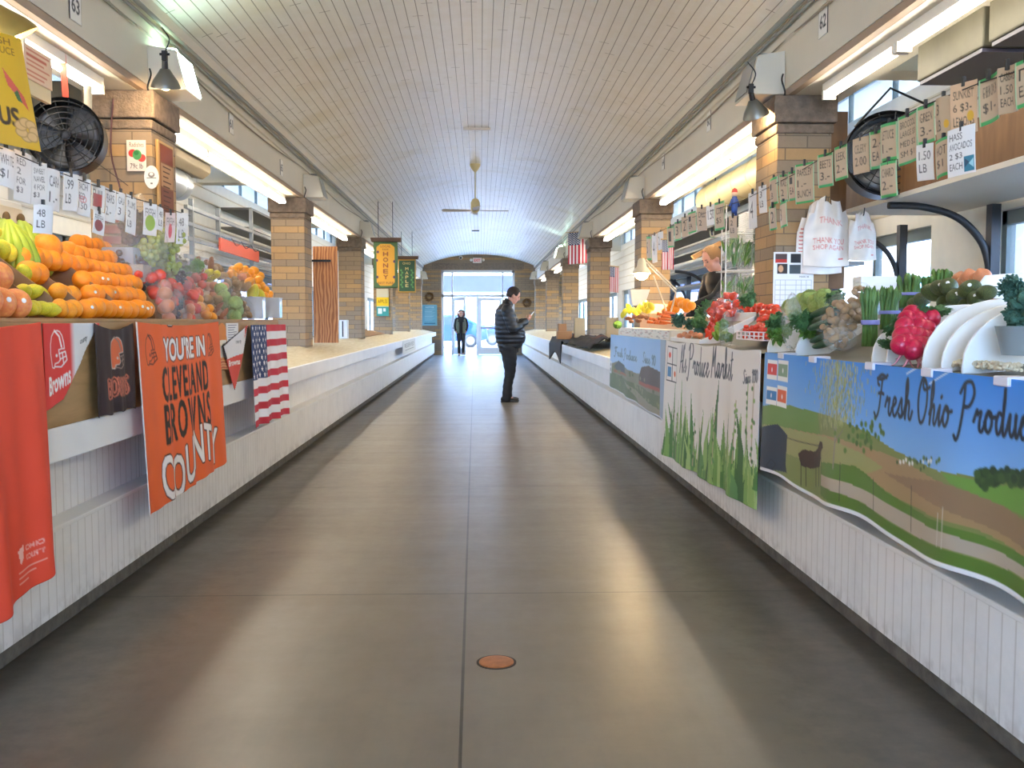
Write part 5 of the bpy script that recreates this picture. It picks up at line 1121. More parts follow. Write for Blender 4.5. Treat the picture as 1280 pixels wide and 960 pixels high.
for px, py, s, m, l in ((970, 402, .055, 'dark_greens', 'dark leafy bunch between the cherry tomatoes and the plastic bag'), (973, 416, .06, 'light_greens', 'bright green leafy bunch at the front edge under the cabbages'), (1002, 402, .055, 'dark_greens', 'bunch of dark greens behind the folded plastic bag'), (1012, 412, .05, 'light_greens', 'leafy green bunch between the plastic bag and the cucumbers')): obj_from('leafy_bunch', m, PY(px, py, 4.84 if px < 990 else 4.48), s, l, 'leafy greens', None)
pack(990, 404, 1.55, 'light_greens', 2, .03, .055, 'folded clear plastic bag standing at the front edge', 'bag_of_greens', FILM2, (.6, .6, 1.5), iname='greens')
pack(908, 415, 1.57, 'light_greens', 3, .03, .06, 'narrow clear bag standing before the cherry tomatoes', 'bag_of_greens', FILM2, (.5, .6, 1.3), iname='greens')
gt = 'tomatoes on the vegetable stall'
for i, (px, py) in enumerate(((955, 392), (963, 393), (970, 390), (958, 399), (966, 398), (952, 400), (960, 406), (951, 408), (956, 414), (972, 396), (946, 412))):
    t = obj_from('tomato', 'tomato', onR(px, py, .04), .034, 'ripe tomato on the slope between the cherry tomato basket and the leafy bunch', 'tomato', gt, rot=(.3, -.3, i))
for i, (px, py) in enumerate(((932, 384), (938, 383), (945, 384), (951, 383), (957, 385), (963, 384), (969, 385), (935, 388), (943, 388), (950, 388), (958, 389), (966, 389))):
    obj_from('tomato', 'tomato', PX(px, py, 1.95), .032, 'tomato in the flat row behind the cherry tomatoes', 'tomato', 'tomatoes in the back tray', rot=(.3, -.3, i))
def basket():
    a = PX(921, 424, 1.56); t = thing('tomato_basket', 'white plastic clamshell of cherry tomatoes at the front edge', 'tomato basket', tuple(a)); b = MB(); k = a.y / 1200; L = PX(954, 424, 1.56).y - a.y
    L = -L; b.box((0, -L, 0), (.16, 0, .004))
    for i in range(7): y = -L * i / 6; b.box((-.002, y - .006, 0), (.004, y + .006, .05))
    for z in (.0, .022, .045): b.box((-.002, -L, z), (.004, 0, z + .006))
    for z in (.0, .045): b.box((.156, -L, z), (.162, 0, z + .006)); b.box((0, -L - .003, z), (.16, -L + .003, z + .006)); b.box((0, -.003, z), (.16, .003, z + .006))
    b.build('basket', mat('pink_white_plastic', '#f0dcd8', .3), t, local=True)
    r = random.Random(3)
    for i in range(90):
        z = r.uniform(.015, .085); o = bpy.data.objects.new('cherry_tomato', MESHES['tomato']); COL.objects.link(o); o.parent = t; o.location = (r.uniform(.02, .14), -r.uniform(.02, L - .02), z); o.scale = (.016,) * 3
basket()
for px, py, n, l in ((914, 377, 9, 'big clear bag of red peppers heaped high in front of the vendor'), (897, 388, 7, 'bag of red peppers on the slope below the big bag'), (905, 390, 6, 'red peppers bagged beside the green bunches')):
    pack(px, py, 1.93 if py < 380 else 1.82, 'pepper', n, .038, .10 if n == 9 else .07, l, 'bag_of_peppers', FILM, (1, 1.1, .8), iname='pepper')
gp = 'red chillies on the slope'
for i, (px, py) in enumerate(((894, 394), (890, 400), (895, 402), (888, 406), (892, 408), (886, 412), (890, 414), (885, 418), (889, 419), (898, 397), (901, 393), (884, 415))): obj_from('red_chilli', 'pepper', onR(px, py, .03), (.02, .02, .03), 'small red chilli pepper spilling down the slope left of the green ones', 'chilli', gp)
for i, (px, py) in enumerate(((899, 407), (903, 403), (896, 412), (901, 412), (905, 410), (898, 418), (903, 419), (907, 415), (909, 421), (894, 420))):
    o = obj_from('green_chilli', 'pepper', onR(px, py, .03), (.02, .02, .034), 'small green chilli pepper beside the red ones', 'chilli', 'green chillies on the slope'); 
    if i == 0: gm = MESHES['pepper'].copy(); gm.materials.clear(); gm.materials.append(M_PEP); MESHES['green_pepper'] = gm
    o.data = MESHES['green_pepper']
for px, py, s, m, l in ((878, 390, .06, 'dark_greens', 'dark green bunch beneath the wrapped greens rack'), (884, 381, .05, 'dark_greens', 'small dark bunch by the vendor elbow'), (874, 402, .06, 'dark_greens', 'dark leafy bunch left of the red chillies'), (880, 410, .045, 'dark_greens', 'low dark bunch at the foot of the red chillies'), (848, 401, .062, 'kale', 'blue-green kale head in the foam box'), (862, 405, .05, 'kale', 'second blue-green kale head in the foam box'), (873, 412, .04, 'kale', 'small kale head at the front of the foam box'), (935, 374, .06, 'dark_greens', 'dark greens behind the big bag of peppers'), (1045, 372, .05, 'dark_greens', 'dark greens at the end of the cabbages'), (772, 406, .055, 'lettuce', 'small green melon-like lettuce at the far end of the stall')):
    obj_from('leafy_bunch', m, PX(px, py, 1.60 if 800 < px < 876 else (1.75 if px > 800 else 1.62)), s, l, 'leafy greens', None)
def foam_box():
    a = PX(838, 420, 1.52); e = PX(874, 420, 1.52); b = MB(); h = .235
    b.box((1.52, e.y, 1.14), (1.535, a.y, 1.14 + .03)); b.box((1.9, e.y, 1.2), (1.92, a.y, 1.36)); b.prism([(1.52, 1.14), (1.92, 1.14), (1.92, 1.34), (1.52, 1.16)], 'y', a.y - .015, a.y); b.prism([(1.52, 1.14), (1.92, 1.14), (1.92, 1.34), (1.52, 1.16)], 'y', e.y, e.y + .015)
    tag(b.build('foam_box', FOAM, bevel=.004), 'open white foam box holding the kale', 'box')
foam_box()
for i, (px, py) in enumerate(((856, 418), (864, 417), (860, 421), (869, 419), (850, 420), (875, 420))): obj_from('mushroom', 'onion', onR(px, py, .03), .024, 'pale brown mushroom at the front of the kale box', 'mushroom', 'mushrooms by the kale')
# far end: printed box with sweet potatoes, carrots, lemons and oranges
def far_box():
    a = PX(838, 404, 1.53); e = PX(776, 404, 1.53); y0, y1 = a.y, e.y; c = Canvas(90, 30, '#e9e2d8'); r = random.Random(6)
    for i in range(60): c.disc(r.uniform(0, 90), r.uniform(3, 27), 1.6, 2, r.choice(['#d6b9b0', '#c9c3b6', '#c5a79a', '#b8b4ae', '#dcc9c0']))
    t = thing('printed_carton', 'flower-printed white carton at the far end of the vegetable stall', 'box', (1.6, y0, 1.14)); z1 = 1.3 - 2.4 * y0 / 1200 * 0 - .02
    MB().box((1.53, y0, 1.14), (1.9, y1, 1.225)).build('carton', mat('cream_carton', '#e6dccb', .7), t, bevel=.004)
    sheet('printed_side', c, lambda u, v: (1.526, y1 + (y0 - y1) * u, 1.222 - v * .08), t, th=.002)
    MB().box((1.74, y0, 1.225), (2.05, y1, 1.33)).build('inner_tray', mat('peach_card', '#e6b98c', .7), t, bevel=.004)
far_box()
for px, py in ((786, 398), (793, 396), (801, 396), (798, 401), (808, 397), (789, 402)): obj_from('sweet_potato', 'sweet_potato', PX(px, py, 1.62), .045, 'brown sweet potato lying on the printed carton', 'sweet potato', 'sweet potatoes on the carton', rot=(PI / 2, 0, rnd.uniform(-.5, .5) + .2))
for px, py in ((815, 403), (822, 401), (829, 399), (824, 404), (831, 403), (833, 396), (828, 393), (835, 391), (818, 399)): obj_from('carrot', 'carrot', PX(px, py, 1.62), .05, 'orange carrot in the loose bundle on the printed carton', 'carrot', 'carrots on the carton', rot=(PI / 2 - .1, .1, -1.2 + rnd.uniform(-.3, .3)))
for i, (px, py) in enumerate(((781, 390), (787, 388), (793, 389), (799, 387), (805, 386), (811, 387), (786, 384), (802, 382), (808, 381), (814, 383), (796, 391), (779, 393))): obj_from('lemon', 'lemon', PX(px, py, 1.82), .042, 'yellow lemon heaped at the far end of the vegetable stall', 'lemon', 'lemons at the far end of the vegetable stall')
for px, py in ((840, 381), (846, 377), (853, 381), (851, 376), (858, 379), (864, 382), (838, 386), (845, 386), (858, 385), (832, 390)): obj_from('orange', 'orange', PX(px, py, 1.86), .042, 'orange in the small heap beside the vendor arm', 'orange', 'oranges on the vegetable stall')
card(812, 380, 839, 392, 1.95, 'peach coloured carton between the lemons and the oranges', MATS['peach_card'])
tag(MB().prism([(1.82, 1.19), (2.0, 1.19), (2.04, 1.335), (1.80, 1.335)], 'y', PX(866, 401, 1.8).y, PX(838, 401, 1.8).y + .02).build('carton', mat('pale_carton', '#d9cdb8', .7), bevel=.004), 'pale carton under the small heap of oranges', 'box')
# ================================================================== price cards on their lines
KR, GRN = '#c4ab8c', '#3fa85c'
def cardart(kind, txt, seed, W=30, H=44):
    r = random.Random(seed)
    bg = {'k': KR, 'g': KR, 'w': '#e6e4e0', 'p': '#dcb893', 'pic': '#dcd9cf'}[kind]; c = Canvas(W, H, bg)
    if kind == 'g': c.rect(0, 0, W, 4, GRN); c.rect(0, H - 4, W, H, GRN); c.rect(0, 0, 2, H, '#a9cfa6'); c.rect(W - 2, 0, W, H, '#a9cfa6')
    ink = '#2b2522'
    for k, l in enumerate(txt):
        n = len(txt); hh = (H - 14) / n; c.text(l, 5, 7 + k * hh + hh * .12, min(W - 10, 4.6 * len(l) + 4), hh * .68, ink, 0, grow=.3)
    return c
TW = [['$1-', 'EACH'], ['GREEN', '$2.99'], ['2', 'FOR', '$3'], ['KALE', '1.50'], ['3.00', 'LB'], ['BEANS', '.99'], ['$1', 'BUNCH'], ['LEEKS', '2 -'], ['BEETS', '1.99'], ['$4-', 'BOX']]
CLIPM = mat('black_clip', '#1a1a1c', .4)
def price_card(px0, px1, py0, py1, X, kind, txt, label, seed, group, art=None, name='price_card', wreal=None):
    zt = PX((px0 + px1) / 2, py0, X); y = zt.y; k = y / 1200; h = (py1 - py0) * k; wd = wreal or min(.16, max(.10, h * .72)); need = (px1 - px0)
    best = min(range(0, 86, 3), key=lambda a: abs(abs(proj((X + (-1 if X > 0 else -1) * wd * math.sin(math.radians(a)) * (1 if X > 0 else -1), y + wd * math.cos(math.radians(a)), zt.z))[0] - proj((X, y, zt.z))[0]) - need))
    a = math.radians(best); s = 1 if X > 0 else -1
    # left picture edge is farther along the hall on the right side, nearer on the left side
    d = Vector((s * math.sin(a), -s * math.cos(a), 0)) if X > 0 else Vector((math.sin(a), math.cos(a), 0))
    c = art or cardart(kind, txt, seed); r = random.Random(seed); b0 = r.uniform(-.012, .012); base = Vector((X, y, zt.z)) - d * wd / 2; nrm = Vector((-d.y, d.x, 0))
    def fn(u, v): return base + d * wd * u + Vector((0, 0, -h * v + b0 * (u - .5))) + nrm * (.012 * math.sin(PI * u) * r0 + .01 * v * v)
    r0 = r.uniform(-1, 1)
    t = thing(name, label, 'price card', tuple(base + d * wd / 2), group); sheet('card', c, fn, t, th=.0015, rough=.45)
    q = base + d * wd / 2; MB().box((q.x - .006, q.y - .006, q.z - .015), (q.x + .006, q.y + .006, q.z + .022)).build('clip', CLIPM, t)
    return t
def line(pts, label, r=.0025): tag(MB().tube(pts, r, 5).build('clothesline', mat('dark_cord', '#3a3632', .7)), label, 'clothesline')
XR2 = 1.85
def lp(px, py, X): return tuple(PX(px, py, X))
line([lp(1330, 66, XR2), lp(1274, 88, XR2), lp(1224, 104, XR2), lp(1150, 134, XR2), lp(1060, 178, XR2), lp(1000, 214, XR2), lp(930, 250, XR2), lp(870, 270, XR2), lp(808, 296, XR2)], 'cord carrying the price cards above the vegetable stall')
cards = [(1269, 1296, 72, 130, 'g', ['1.-', 'EA'], 'green-edged price card cut off by the right picture edge'), (1247, 1271, 82, 140, 'k', ['CABBAGE', '1.50', 'EACH'], 'brown price card reading 1.50 near the right edge'),
 (1224, 1247, 94, 152, 'g', ['GREEN ONION', '$1-'], 'green-edged price card reading 1 dollar above the brown hardboard'), (1188, 1221, 103, 166, 'p', ['SUNKIST', '6 $3-', 'LEMONS'], 'peach coloured card with a yellow lemon, six for three dollars'),
 (1170, 1189, 121, 172, 'k', ['3', 'LB'], 'brown price card just left of the peach coloured one'), (1146, 1168, 131, 178, 'g', ['GREEN', '3.-'], 'green-edged card reading 3 beside the long green card'),
 (1122, 1146, 142, 203, 'g', ['BROCCOLI', 'LARGE $3', 'MED $2', 'SM $1'], 'long green-edged card with several lines of prices'), (1101, 1121, 154, 200, 'g', ['LETTUCE', '1.-'], 'green-edged card over the rim of the drum fan'),
 (1087, 1102, 163, 210, 'g', ['2.-', 'EA'], 'narrow green-edged card on the left half of the drum fan'), (1066, 1086, 172, 216, 'k', ['CELERY', '2.00'], 'plain brown card at the left rim of the drum fan'),
 (1043, 1059, 182, 224, 'g', ['LEEK', '2.-'], 'green-edged card hanging before the hardboard panel'), (1022, 1041, 192, 233, 'g', ['BEETS', '3.-'], 'green-edged card before the left part of the hardboard panel'),
 (994, 1017, 204, 253, 'g', ['PARSLEY', '1.-', 'BUNCH'], 'wide green-edged card before the near right pillar'), (985, 995, 214, 250, 'g', ['1', 'EA'], 'narrow green-edged card left of the wide one before the pillar'),
 (974, 984, 218, 252, 'g', ['KALE', '2'], 'thin green-edged card at the left side of the near right pillar'), (962, 972, 223, 256, 'g', ['1', 'LB'], 'thin green-edged card at the corner of the near right pillar'), (948, 958, 232, 266, 'w', ['3', 'LB'], 'thin white card left of the near right pillar'),
 (936, 945, 240, 285, 'w', ['4'], 'white card hanging above the wrapped greens rack'), (911, 921, 270, 297, 'k', ['2', 'LB'], 'small brown card hanging low under the blue figure'), (893, 905, 252, 287, 'g', ['CORN', '$5'], 'green-edged card right above the vendor head'), (883, 893, 256, 281, 'w', ['1.50'], 'white card left of the one above the vendor head'),
 (871, 883, 259, 288, 'k', ['DILL', '2'], 'brown card second left of the vendor head'), (860, 870, 265, 291, 'g', ['1', 'EA'], 'green-edged card third left of the vendor head'), (852, 860, 270, 295, 'k', ['2'], 'small brown card fourth left of the vendor head'), (843, 851, 277, 300, 'g', ['3'], 'small green-edged card fifth left of the vendor head'),
 (834, 842, 283, 309, 'g', ['1'], 'small green-edged card beside the second right pillar'), (822, 829, 290, 312, 'w', ['2'], 'small white card on the second right pillar'), (815, 821, 293, 328, 'w', ['4'], 'long white strip card on the second right pillar'), (808, 814, 296, 325, 'g', ['5'], 'last small card at the far end of the vegetable stall line')]
g = 'price cards above the vegetable stall'
for i, (a, b_, t0, t1, k, tx, lb) in enumerate(cards):
    art = None
    if 'peach' in lb: art = cardart(k, tx, i, 40, 60); art.disc(30, 40, 5, 6, '#e2b32c')
    elif len(tx) > 2: art = cardart(k, tx, i, 40, 66)
    price_card(a, b_, t0, t1, XR2, k, tx, lb, i, g, art)
low = [(1100, 1121, 202, 246, 'g', ['CHARD', '2.-'], 'lower green-edged card over the bottom of the drum fan'), (1146, 1166, 180, 225, 'w', ['1.50', 'LB'], 'lower white-edged card right of the drum fan'), (1170, 1189, 173, 220, 'g', ['HOT', '$1'], 'lower green-edged card left of the white avocado card'),
 (961, 970, 257, 287, 'g', ['2'], 'lower thin card at the pillar corner'), (975, 983, 253, 284, 'g', ['3'], 'lower thin card beside the pillar corner one'), (887, 892, 288, 297, 'g', ['1'], 'tiny lower card hanging left of the vendor head')]
for i, (a, b_, t0, t1, k, tx, lb) in enumerate(low): price_card(a, b_, t0, t1, XR2 - .01, k, tx, lb, 50 + i, g)
art = cardart('w', ['HASS', 'AVOCADOS', '2 $3', 'EACH'], 3, 48, 76); art.rect(30, 48, 46, 72, '#2f7f94'); art.poly([(31, 50), (38, 58), (31, 66)], '#1d4f66'); art.poly([(45, 52), (38, 60), (45, 68)], '#9fd0d8')
price_card(1185, 1218, 159, 218, XR2 - .015, 'w', [], 'white card reading AVOCADOS with a blue picture', 77, g, art)
# cards above the fruit
XL2 = -1.86
line([lp(-60, 170, XL2), lp(4, 186, XL2), lp(60, 210, XL2), lp(110, 229, XL2), lp(160, 246, XL2), lp(190, 254, XL2), lp(238, 270, XL2)], 'cord carrying the price cards above the fruit stall')
line([lp(85, 180, XL2 - .02), lp(130, 210, XL2 - .02), lp(160, 232, XL2 - .02)], 'short pale wire slanting down to the near left pillar', .0018)
gl = 'price cards above the fruit stall'
lc = [(-28, -4, 178, 228, 'w', ['GRAPE', 'FRUIT', '1.-'], 'white card cut off by the left picture edge'), (-3, 18, 186, 232, 'w', ['WHITE', '$1'], 'white card directly under the yellow banner'), (19, 38, 190, 250, 'w', ['RED', '2', 'FOR', '$3'], 'long curling white card right of the yellow banner corner'),
 (40, 58, 203, 254, 'w', ['SWEET', 'NAVEL', '4 FOR', '$3'], 'white handwritten card before the lower part of the drum fan'), (59, 74, 212, 262, 'w', ['CARA', '1.-'], 'white card right of the one before the drum fan'), (80, 97, 217, 262, 'w', ['.99', 'LB'], 'white card reading .99 above the white cabinet'), (98, 113, 222, 268, 'w', ['EACH', 'RED', '1.50'], 'white card with red print right of the .99 card'),
 (115, 131, 230, 262, 'pic', ['FUJI'], 'upper card with a reddish photograph'), (132, 145, 236, 276, 'w', ['PEARS', '2.-'], 'white card beside the photograph cards'), (146, 156, 241, 275, 'w', ['GALA', '3'], 'white card with pink print near the pillar'), (158, 170, 245, 291, 'w', ['PLUMS', '2', 'LB'], 'long white card in front of the near left pillar')]
for i, (a, b_, t0, t1, k, tx, lb) in enumerate(lc):
    art = cardart(k, tx, 90 + i, 34, 54)
    if k == 'pic': art.rect(6, 20, 28, 46, '#a8443a')
    if 'red print' in lb: art.text('RED', 6, 26, 20, 9, '#d0342c', grow=.4)
    price_card(a, b_, t0, t1, XL2, k, tx, lb, 90 + i, gl, art)
for i, (a, b_, t0, t1, lb, col) in enumerate(((42, 66, 256, 291, 'lower white card hanging in front of the white cabinet', None), (117, 131, 264, 292, 'lower card with a dark red photograph', '#8c2f30'), (180, 196, 254, 293, 'card with a green cabbage picture', '#8fb03c'), (197, 204, 260, 288, 'thin white card between the two picture cards', None), (207, 219, 266, 302, 'pink card with a red pepper picture', '#d8344c'), (221, 235, 266, 304, 'last white card in front of the near left pillar side', None))):
    art = cardart('w', ['48', 'LB'] if col is None else ['FRESH', ''], 120 + i, 34, 54)
    if col: art.disc(17, 33, 12 if 'pepper' not in lb else 6, 13, col)
    if 'pink' in lb: art.a[:] = art.a * np.array(lin('#f0c4c0'))[None, None] ** .5
    price_card(a, b_, t0, t1, XL2 - .0, 'w', [], lb, 120 + i, gl, art)
# yellow banner at the upper left
c = Canvas(130, 150, '#e3b21f'); c.noise(.08, 1, 20); c.text('FRESH', 70, 6, 40, 9, '#7a4a1c'); c.text('PRODUCE', 66, 18, 48, 9, '#7a4a1c'); c.poly([(94, 46), (118, 80), (122, 98), (98, 68)], '#d95b4a'); c.poly([(105, 76), (110, 72), (114, 88), (108, 86)], '#3f6a3a')
c.text('FROM', 48, 52, 26, 14, '#5d3a24', 0, grow=.5); c.text('US', 82, 98, 24, 24, '#3a2418', 0, grow=1.2); c.text('BUY', 38, 94, 34, 26, '#3a2418', 0, grow=1.2)
for k in range(9): a = k * .9; c.disc(115 + 9 * math.cos(a), 124 + 10 * math.sin(a), 8, 7, '#b98b4c'); c.disc(115 + 9 * math.cos(a), 124 + 10 * math.sin(a), 6.5, 5.5, '#dfb478')
A, B, C_, D = PX(-80, 12, -1.83), PX(22, 48, -1.83), PX(48, 190, -1.80), PX(-80, 158, -1.80)
tag(sheet('yellow_banner', c, lambda u, v: (A * (1 - u) + B * u) * (1 - v) + (D * (1 - u) + C_ * u) * v + Vector((.01 * math.sin(u * 8), 0, 0)), rough=.5), 'yellow banner with melon and potato pictures hanging at the upper left corner', 'banner')
# posters and boards on the near left pillar
def flat(name, cv, px0, py0, px1, py1, Y, label, cat='poster', th=.004, shape=None):
    a, d = PY(px0, py0, Y), PY(px1, py1, Y); return tag(sheet(name, cv, lambda u, v: (a.x + (d.x - a.x) * u, Y, a.z + (d.z - a.z) * v), th=th, shape=shape), label, cat)
c = Canvas(52, 80, '#e9d9cc'); c.text('Radishes', 8, 6, 38, 12, '#3a2a24', grow=.2); c.disc(16, 34, 11, 10, '#d23a34'); c.disc(40, 46, 11, 10, '#d8413a'); c.disc(28, 38, 12, 13, '#4f9a5a'); c.disc(26, 33, 7, 6, '#2f7a44'); c.text('79c lb', 9, 60, 34, 13, '#2b2020', grow=.4)
flat('radish_poster', c, 158, 175, 183, 214, 6.49, 'white poster of red radishes priced 79 cents on the near left pillar')
c = Canvas(40, 60, '#ece6da'); c.disc(20, 24, 9, 7, '#8a8378'); c.disc(20, 22, 5, 4, '#ece6da'); c.line([(8, 32), (32, 32)], 2, '#6f675c'); c.rect(17, 44, 23, 48, '#6f675c')
flat('oval_plaque', c, 180, 207, 199, 236, 6.485, 'white oval plaque right of the radish poster', 'plaque', .008, lambda u, v: (2 * u - 1) ** 2 + (2 * v - 1) ** 2 < 1)
def leanboard():
    X = -2.155; y0 = yrow(206, X); a = PX(207, 180, X); e = PX(224, 281, X); k = 0; t = thing('menu_board', 'narrow wooden framed board hanging on the aisle side of the near left pillar', 'board', tuple(a))
    W = .32; h = a.z - e.z
    MB().box((X - .01, 6.56, e.z), (X + .008, 6.56 + W, a.z)).build('frame', mat('light_wood', '#c39a62', .6), t, bevel=.003)
    c = Canvas(40, 120, '#8a5a3a'); c.rect(2, 2, 38, 30, '#8f4a34'); c.rect(2, 32, 38, 70, '#b58a62'); c.rect(2, 72, 38, 118, '#7a4630')
    for i in range(10): c.rect(8, 36 + i * 8, 32 - (i % 3) * 4, 38 + i * 8, '#4a2a1c')
    sheet('board_face', c, lambda u, v: (X + .011, 6.585 + (W - .05) * u, a.z - .02 - (h - .04) * v), t, th=.002)
leanboard()
tag(MB().tube(bez([(-2.40, 6.47, 2.75), (-2.42, 6.46, 2.4), (-2.36, 6.465, 2.1), (-2.40, 6.46, 1.8)], 6), .006, 6).build('cable', mat('purple_cable', '#5a3a40', .6)), 'thin dark cable hanging down the near left pillar', 'cable')
# ------------------------------------------------------------------ drum fans
def drum_fan(px, py, X, r, label, faceX, strap=None):
    p = PX(px, py, X); t = thing('drum_fan', label, 'fan', tuple(p)); R = Matrix.Rotation(faceX, 3, 'Z') @ Matrix.Rotation(PI / 2, 3, 'X')
    MB().lathe([(r, -.09), (r * 1.03, -.10), (r * 1.03, .10), (r, .09), (r * .98, .08), (r * .98, -.08), (r, -.09)], (0, 0, 0), 40, rot=R).build('drum', BLK, t, local=True, smooth=True, sharp=40)
    for z in (-.095, .095):
        b = MB()
        for k in range(1, 7): b.tube([R @ Vector((r * k / 6.5 * math.cos(a), r * k / 6.5 * math.sin(a), z)) for a in np.linspace(0, 2 * PI, 33)[:-1]], .003, 5, closed=True)
        for k in range(16): a = k * PI / 8; b.tube([R @ Vector((r * .12 * math.cos(a), r * .12 * math.sin(a), z)), R @ Vector((r * math.cos(a + .25), r * math.sin(a + .25), z * .95))], .003, 5)
        b.build('guard', BLK, t, local=True)
    for k in range(3):
        a0 = k * 2 * PI / 3; vs = []
        for i in range(6):
            rr = r * (.12 + .78 * i / 5); w = .35 + .25 * i / 5; tw = .05 - .02 * i / 5
            vs += [R @ Vector((rr * math.cos(a0 - w), rr * math.sin(a0 - w), -tw)), R @ Vector((rr * math.cos(a0), rr * math.sin(a0), .01)), R @ Vector((rr * math.cos(a0 + w), rr * math.sin(a0 + w), tw))]
        MB().add(vs, [(3 * i + j, 3 * i + j + 1, 3 * i + j + 4, 3 * i + j + 3) for i in range(5) for j in range(2)]).build('blade', mat('grey_blade', '#5b5c5e', .4, .4), t, local=True, smooth=True, sol=.004)
    MB().lathe([(0, -.08), (r * .16, -.07), (r * .18, 0), (r * .16, .07), (0, .08)], (0, 0, 0), 20, rot=R).build('hub', DKG, t, local=True, smooth=True)
    if strap: MB().beam((0, 0, r * 1.0), (-.02, 0, r + .42), .035, .004, (0, 1, 0)).build('strap', strap, t, local=True)
    return t
drum_fan(84, 172, -2.35, .20, 'black drum fan hung by a red strap behind the fruit price cards', .25, mat('red_strap', '#d8442a', .6))
drum_fan(1107, 195, 2.55, .255, 'large black drum fan behind the green-edged price cards', -.2)
for q in ((1074, 178), (1130, 150)): pass
b = MB(); p = PX(1107, 195, 2.55); b.tube([(p.x - .2, p.y, p.z + .18), (p.x + .02, p.y, p.z + .42), (p.x + .3, p.y, p.z + .30)], .008, 6); tag(b.build('fan_bracket', BLK), 'black bent bracket carrying the large drum fan', 'bracket')
# ------------------------------------------------------------------ behind the fruit: cabinets, racks, ducts
t = thing('white_cabinet', 'white steel cabinet standing behind the oranges', 'cabinet', (-2.75, 5.4, .28)); CW = mat('cabinet_white', '#ece9e0', .4)
a = PX(124, 318, -2.6); 
MB().box((-2.95, 4.35, .282), (-2.66, 5.72, 1.98)).build('cabinet_body', CW, t, bevel=.01); MB().box((-2.655, 5.02, 1.05), (-2.64, 5.68, 1.94)).build('door_panel', mat('cabinet_cream', '#ded2b8', .45), t, bevel=.006); MB().box((-2.655, 4.4, 1.05), (-2.64, 4.98, 1.94)).build('door_panel', CW, t, bevel=.006); MB().box((-2.64, 4.93, 1.5), (-2.615, 4.95, 1.62)).build('handle', STEEL, t)
t = thing('white_carton', 'white carton on top of the white cabinet', 'box', (-2.8, 5.5, 1.98)); MB().box((-2.92, 5.1, 1.982), (-2.68, 5.6, 2.13)).build('carton', CW, t, bevel=.005)
b = MB(); b.box((-2.62, 6.0, .99), (-2.35, 6.38, 1.15)); 
t = thing('red_crate', 'dark red crate seen behind the price cards near the pillar', 'crate', (-2.3, 6.2, 1.0)); p = PX(150, 290, -2.4)
for z in (0, .07, .14): MB().box((p.x - .06, p.y - .14, p.z - .09 + z), (p.x + .06, p.y + .14, p.z - .04 + z)).build('slat', mat('dark_red_plastic', '#8c2420', .4), t)
MB().box((p.x - .055, p.y - .13, p.z - .09), (p.x + .055, p.y + .13, p.z - .07)).build('crate_floor', MATS['dark_red_plastic'], t); MB().box((p.x + .0, p.y - .02, p.z - .10), (p.x + .02, p.y + .02, .99)).build('post', DKG, t)
MB().box((-2.98, 3.6, .282), (-2.9, 4.3, 1.7)).build('steel_shelf_unit', STEEL); tag(bpy.data.objects['steel_shelf_unit'], 'steel shelf unit behind the green bananas', 'shelf')
# wall racks between pillars one and two
def rack():
    t = thing('steel_rack', 'grey steel racking with hooks between the first and second left pillars', 'rack', (-2.9, 9, .28)); X = -2.75; 
    for px, y0, y1 in ((316, 262, 345), (275, 262, 300), (242, 250, 330), (354, 262, 335)): 
        y = yrow(px, X); b0, b1 = PX(px, y0, X), PX(px, y1, X); MB().box((X - .02, y - .02, .285 if px in (316, 242) else b1.z), (X + .02, y + .02, b0.z)).build('post', STEEL, t)
    for py in (262, 282, 300, 322): a = PX(232, py - 2 if py < 300 else py + 4, X); MB().beam((X, a.y, 1.3 + (401 - py) * 9.2 / 1200), (X, a.y + 4.1, 1.3 + (401 - py) * 9.2 / 1200), .035, .035).build('rail', STEEL, t)
    a, e = PX(277, 305, X + .06), PX(325, 322, X + .06)
    MB().beam((X + .04, a.y, a.z), (X + .04, e.y, a.z - .02), .02, .13).build('red_board', mat('red_board', '#c8553c', .5), t)
    for px in (288, 300, 312): y = yrow(px, X); MB().tube(bez([(X + .03, y, 2.2), (X + .08, y, 2.12), (X + .12, y, 2.14)], 4), .004, 5).build('hook', DKG, t)
rack()
def duct(X, z, y0, y1, r, m, label, cap=True):
    t = thing('round_duct', label, 'duct', (X, y0, z)); MB().lathe([(0, 0), (r, .0), (r, y1 - y0 - .12), (r * .8, y1 - y0 - .03), (r * .45, y1 - y0), (0, y1 - y0)], (X, y0, z), 28, 'y').build('duct_shell', m, t, smooth=True, sharp=40)
    for k in range(int((y1 - y0) / .55)): MB().lathe([(r, 0), (r * 1.03, .01), (r * 1.03, .03), (r, .04)], (X, y0 + .3 + k * .55, z), 28, 'y').build('duct_band', m, t, smooth=True)
    MB().cyl((X, y0 + .4, z), (X, y0 + .4, 3.5), .006).build('hanger', DKG, t); MB().cyl((X, y1 - .4, z), (X, y1 - .4, 3.5), .006).build('hanger', DKG, t)
duct(-2.95, 2.62, 6.9, 9.7, .15, mat('duct_silver', '#b4b8ba', .35, .7), 'silver round duct behind the first left pillar')
tag(MB().prism([(-3.25, 2.98), (-2.72, 2.98), (-2.72, 2.78), (-2.80, 2.72), (-3.25, 2.80)], 'y', 6.95, 9.9).build('duct_hood', mat('hood_brown', '#7d6f58', .6), bevel=.01), 'long brownish hood hanging above the silver duct', 'duct')
duct(2.75, 2.74, 8.0, 11.7, .17, mat('duct_yellowed', '#d9c894', .45, .2), 'yellowish round duct on the vegetable side behind the near pillar')
